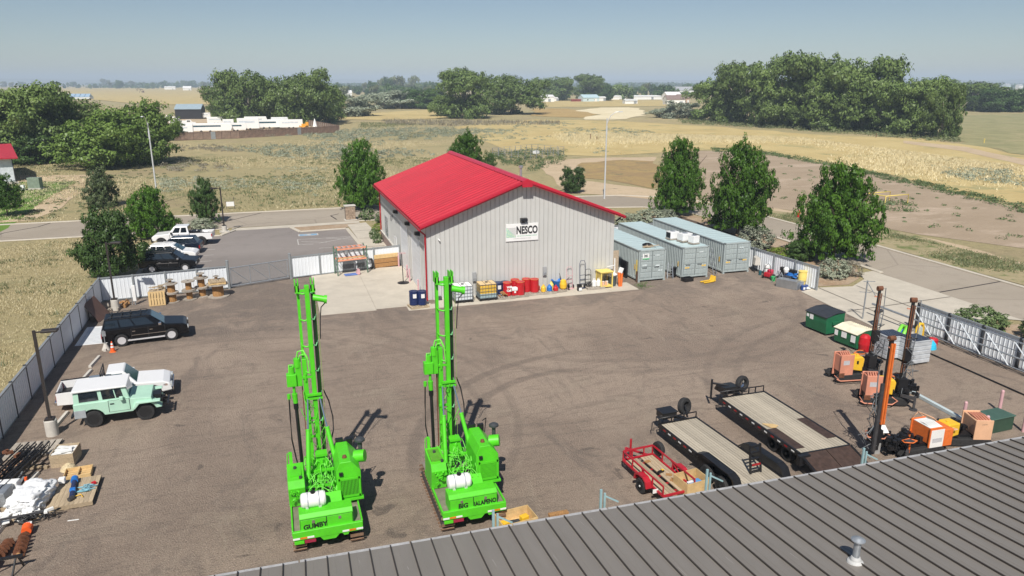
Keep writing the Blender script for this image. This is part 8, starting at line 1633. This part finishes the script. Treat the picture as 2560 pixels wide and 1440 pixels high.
x, y = gp(200, 248); t = thing('blue_greenhouse', 'pale blue striped low roof between the left trees', 'greenhouse', (x, y, 0), R(-6))
for k in range(7): MB().prism([(0, 2.5), (6, 5.5), (12, 2.5), (12, 2.3), (0, 2.3)], -24 + k * 4.8, -24.2 + (k + 1) * 4.8 - .3, 'x').build('roof_bay', M('blue_roof_bay', (.3, .42, .55), .4), t)
B(-24, 9.6, .2, 11.8, 0, 2.3).build('wall', M('pale_wall', (.6, .64, .66)), t)
x, y = gp(352, 232); t = thing('pump_jack', 'small rusty pump jack standing in the golden left field', 'pump jack', (x, y, 0)); MB().bar((-2, 0, 0), (0, 0, 6), .5).bar((2, 0, 0), (0, 0, 6), .5).bar((-5, 0, 7), (4, 0, 5), .7).bar((-5, 0, 7), (-5.3, 0, 3), .9).cbox((4, 0, 2), (3, 1.5, 3)).build('frame', M('pump_brown', (.12, .07, .05), .8), t)
for i, (px, ln, mm) in enumerate(((250, 22, WHITE), (275, 20, WHITE), (290, 16, RED))): x, y = gp(px, 219); tag(B(-ln / 2, ln / 2, 0, 4, 0, 3.5).build('far_trailer', mm, None, (x, y, 0)), ('long white trailer on left golden horizon, first', 'long white trailer on left golden horizon, second', 'dark red trailer on left golden horizon')[i], 'trailer', 'trailers on the golden horizon')
# distant plain and low hills
bm = MB(); pts = []
r_ = random.Random(12); N = 90
for i in range(N + 1):
    a = R(-75 + 125 * i / N); d_ = 8600; x, y = d_ * math.sin(R(17.93) + a), d_ * math.cos(R(17.93) + a); h = 45 + 26 * mn.noise(Vector((i * .12, 0, 0))) + 10 * mn.noise(Vector((i * .5, 3, 0))); pts += [(x * .93, y * .93, -1), (x, y, h), (x * 1.2, y * 1.2, -1)]
bm.add(pts, [(3 * i, 3 * i + 3, 3 * i + 4, 3 * i + 1) for i in range(N)] + [(3 * i + 1, 3 * i + 4, 3 * i + 5, 3 * i + 2) for i in range(N)], True)
hl = bm.build('distant_hills', M('hill_scrub', (.2, .2, .14), .9, var=.3, scale=.004)); hl['kind'] = 'structure'
# ------------------------------------------------------------------ summer haze
hz = B(-9500, 9600, -3200, 9700, -2, 92).build('haze', None); hz['kind'] = 'stuff'; hz['label'] = 'thin summer haze over the plain'; hz['category'] = 'haze'
hm = bpy.data.materials.new('haze_air'); hm.use_nodes = True; n = hm.node_tree; n.nodes.clear(); pv = n.nodes.new('ShaderNodeVolumePrincipled'); pv.inputs['Color'].default_value = (.7, .84, 1, 1); pv.inputs['Density'].default_value = .00026; pv.inputs['Anisotropy'].default_value = -.15
oo = n.nodes.new('ShaderNodeOutputMaterial'); n.links.new(pv.outputs[0], oo.inputs['Volume']); hz.data.materials.clear(); hz.data.materials.append(hm)
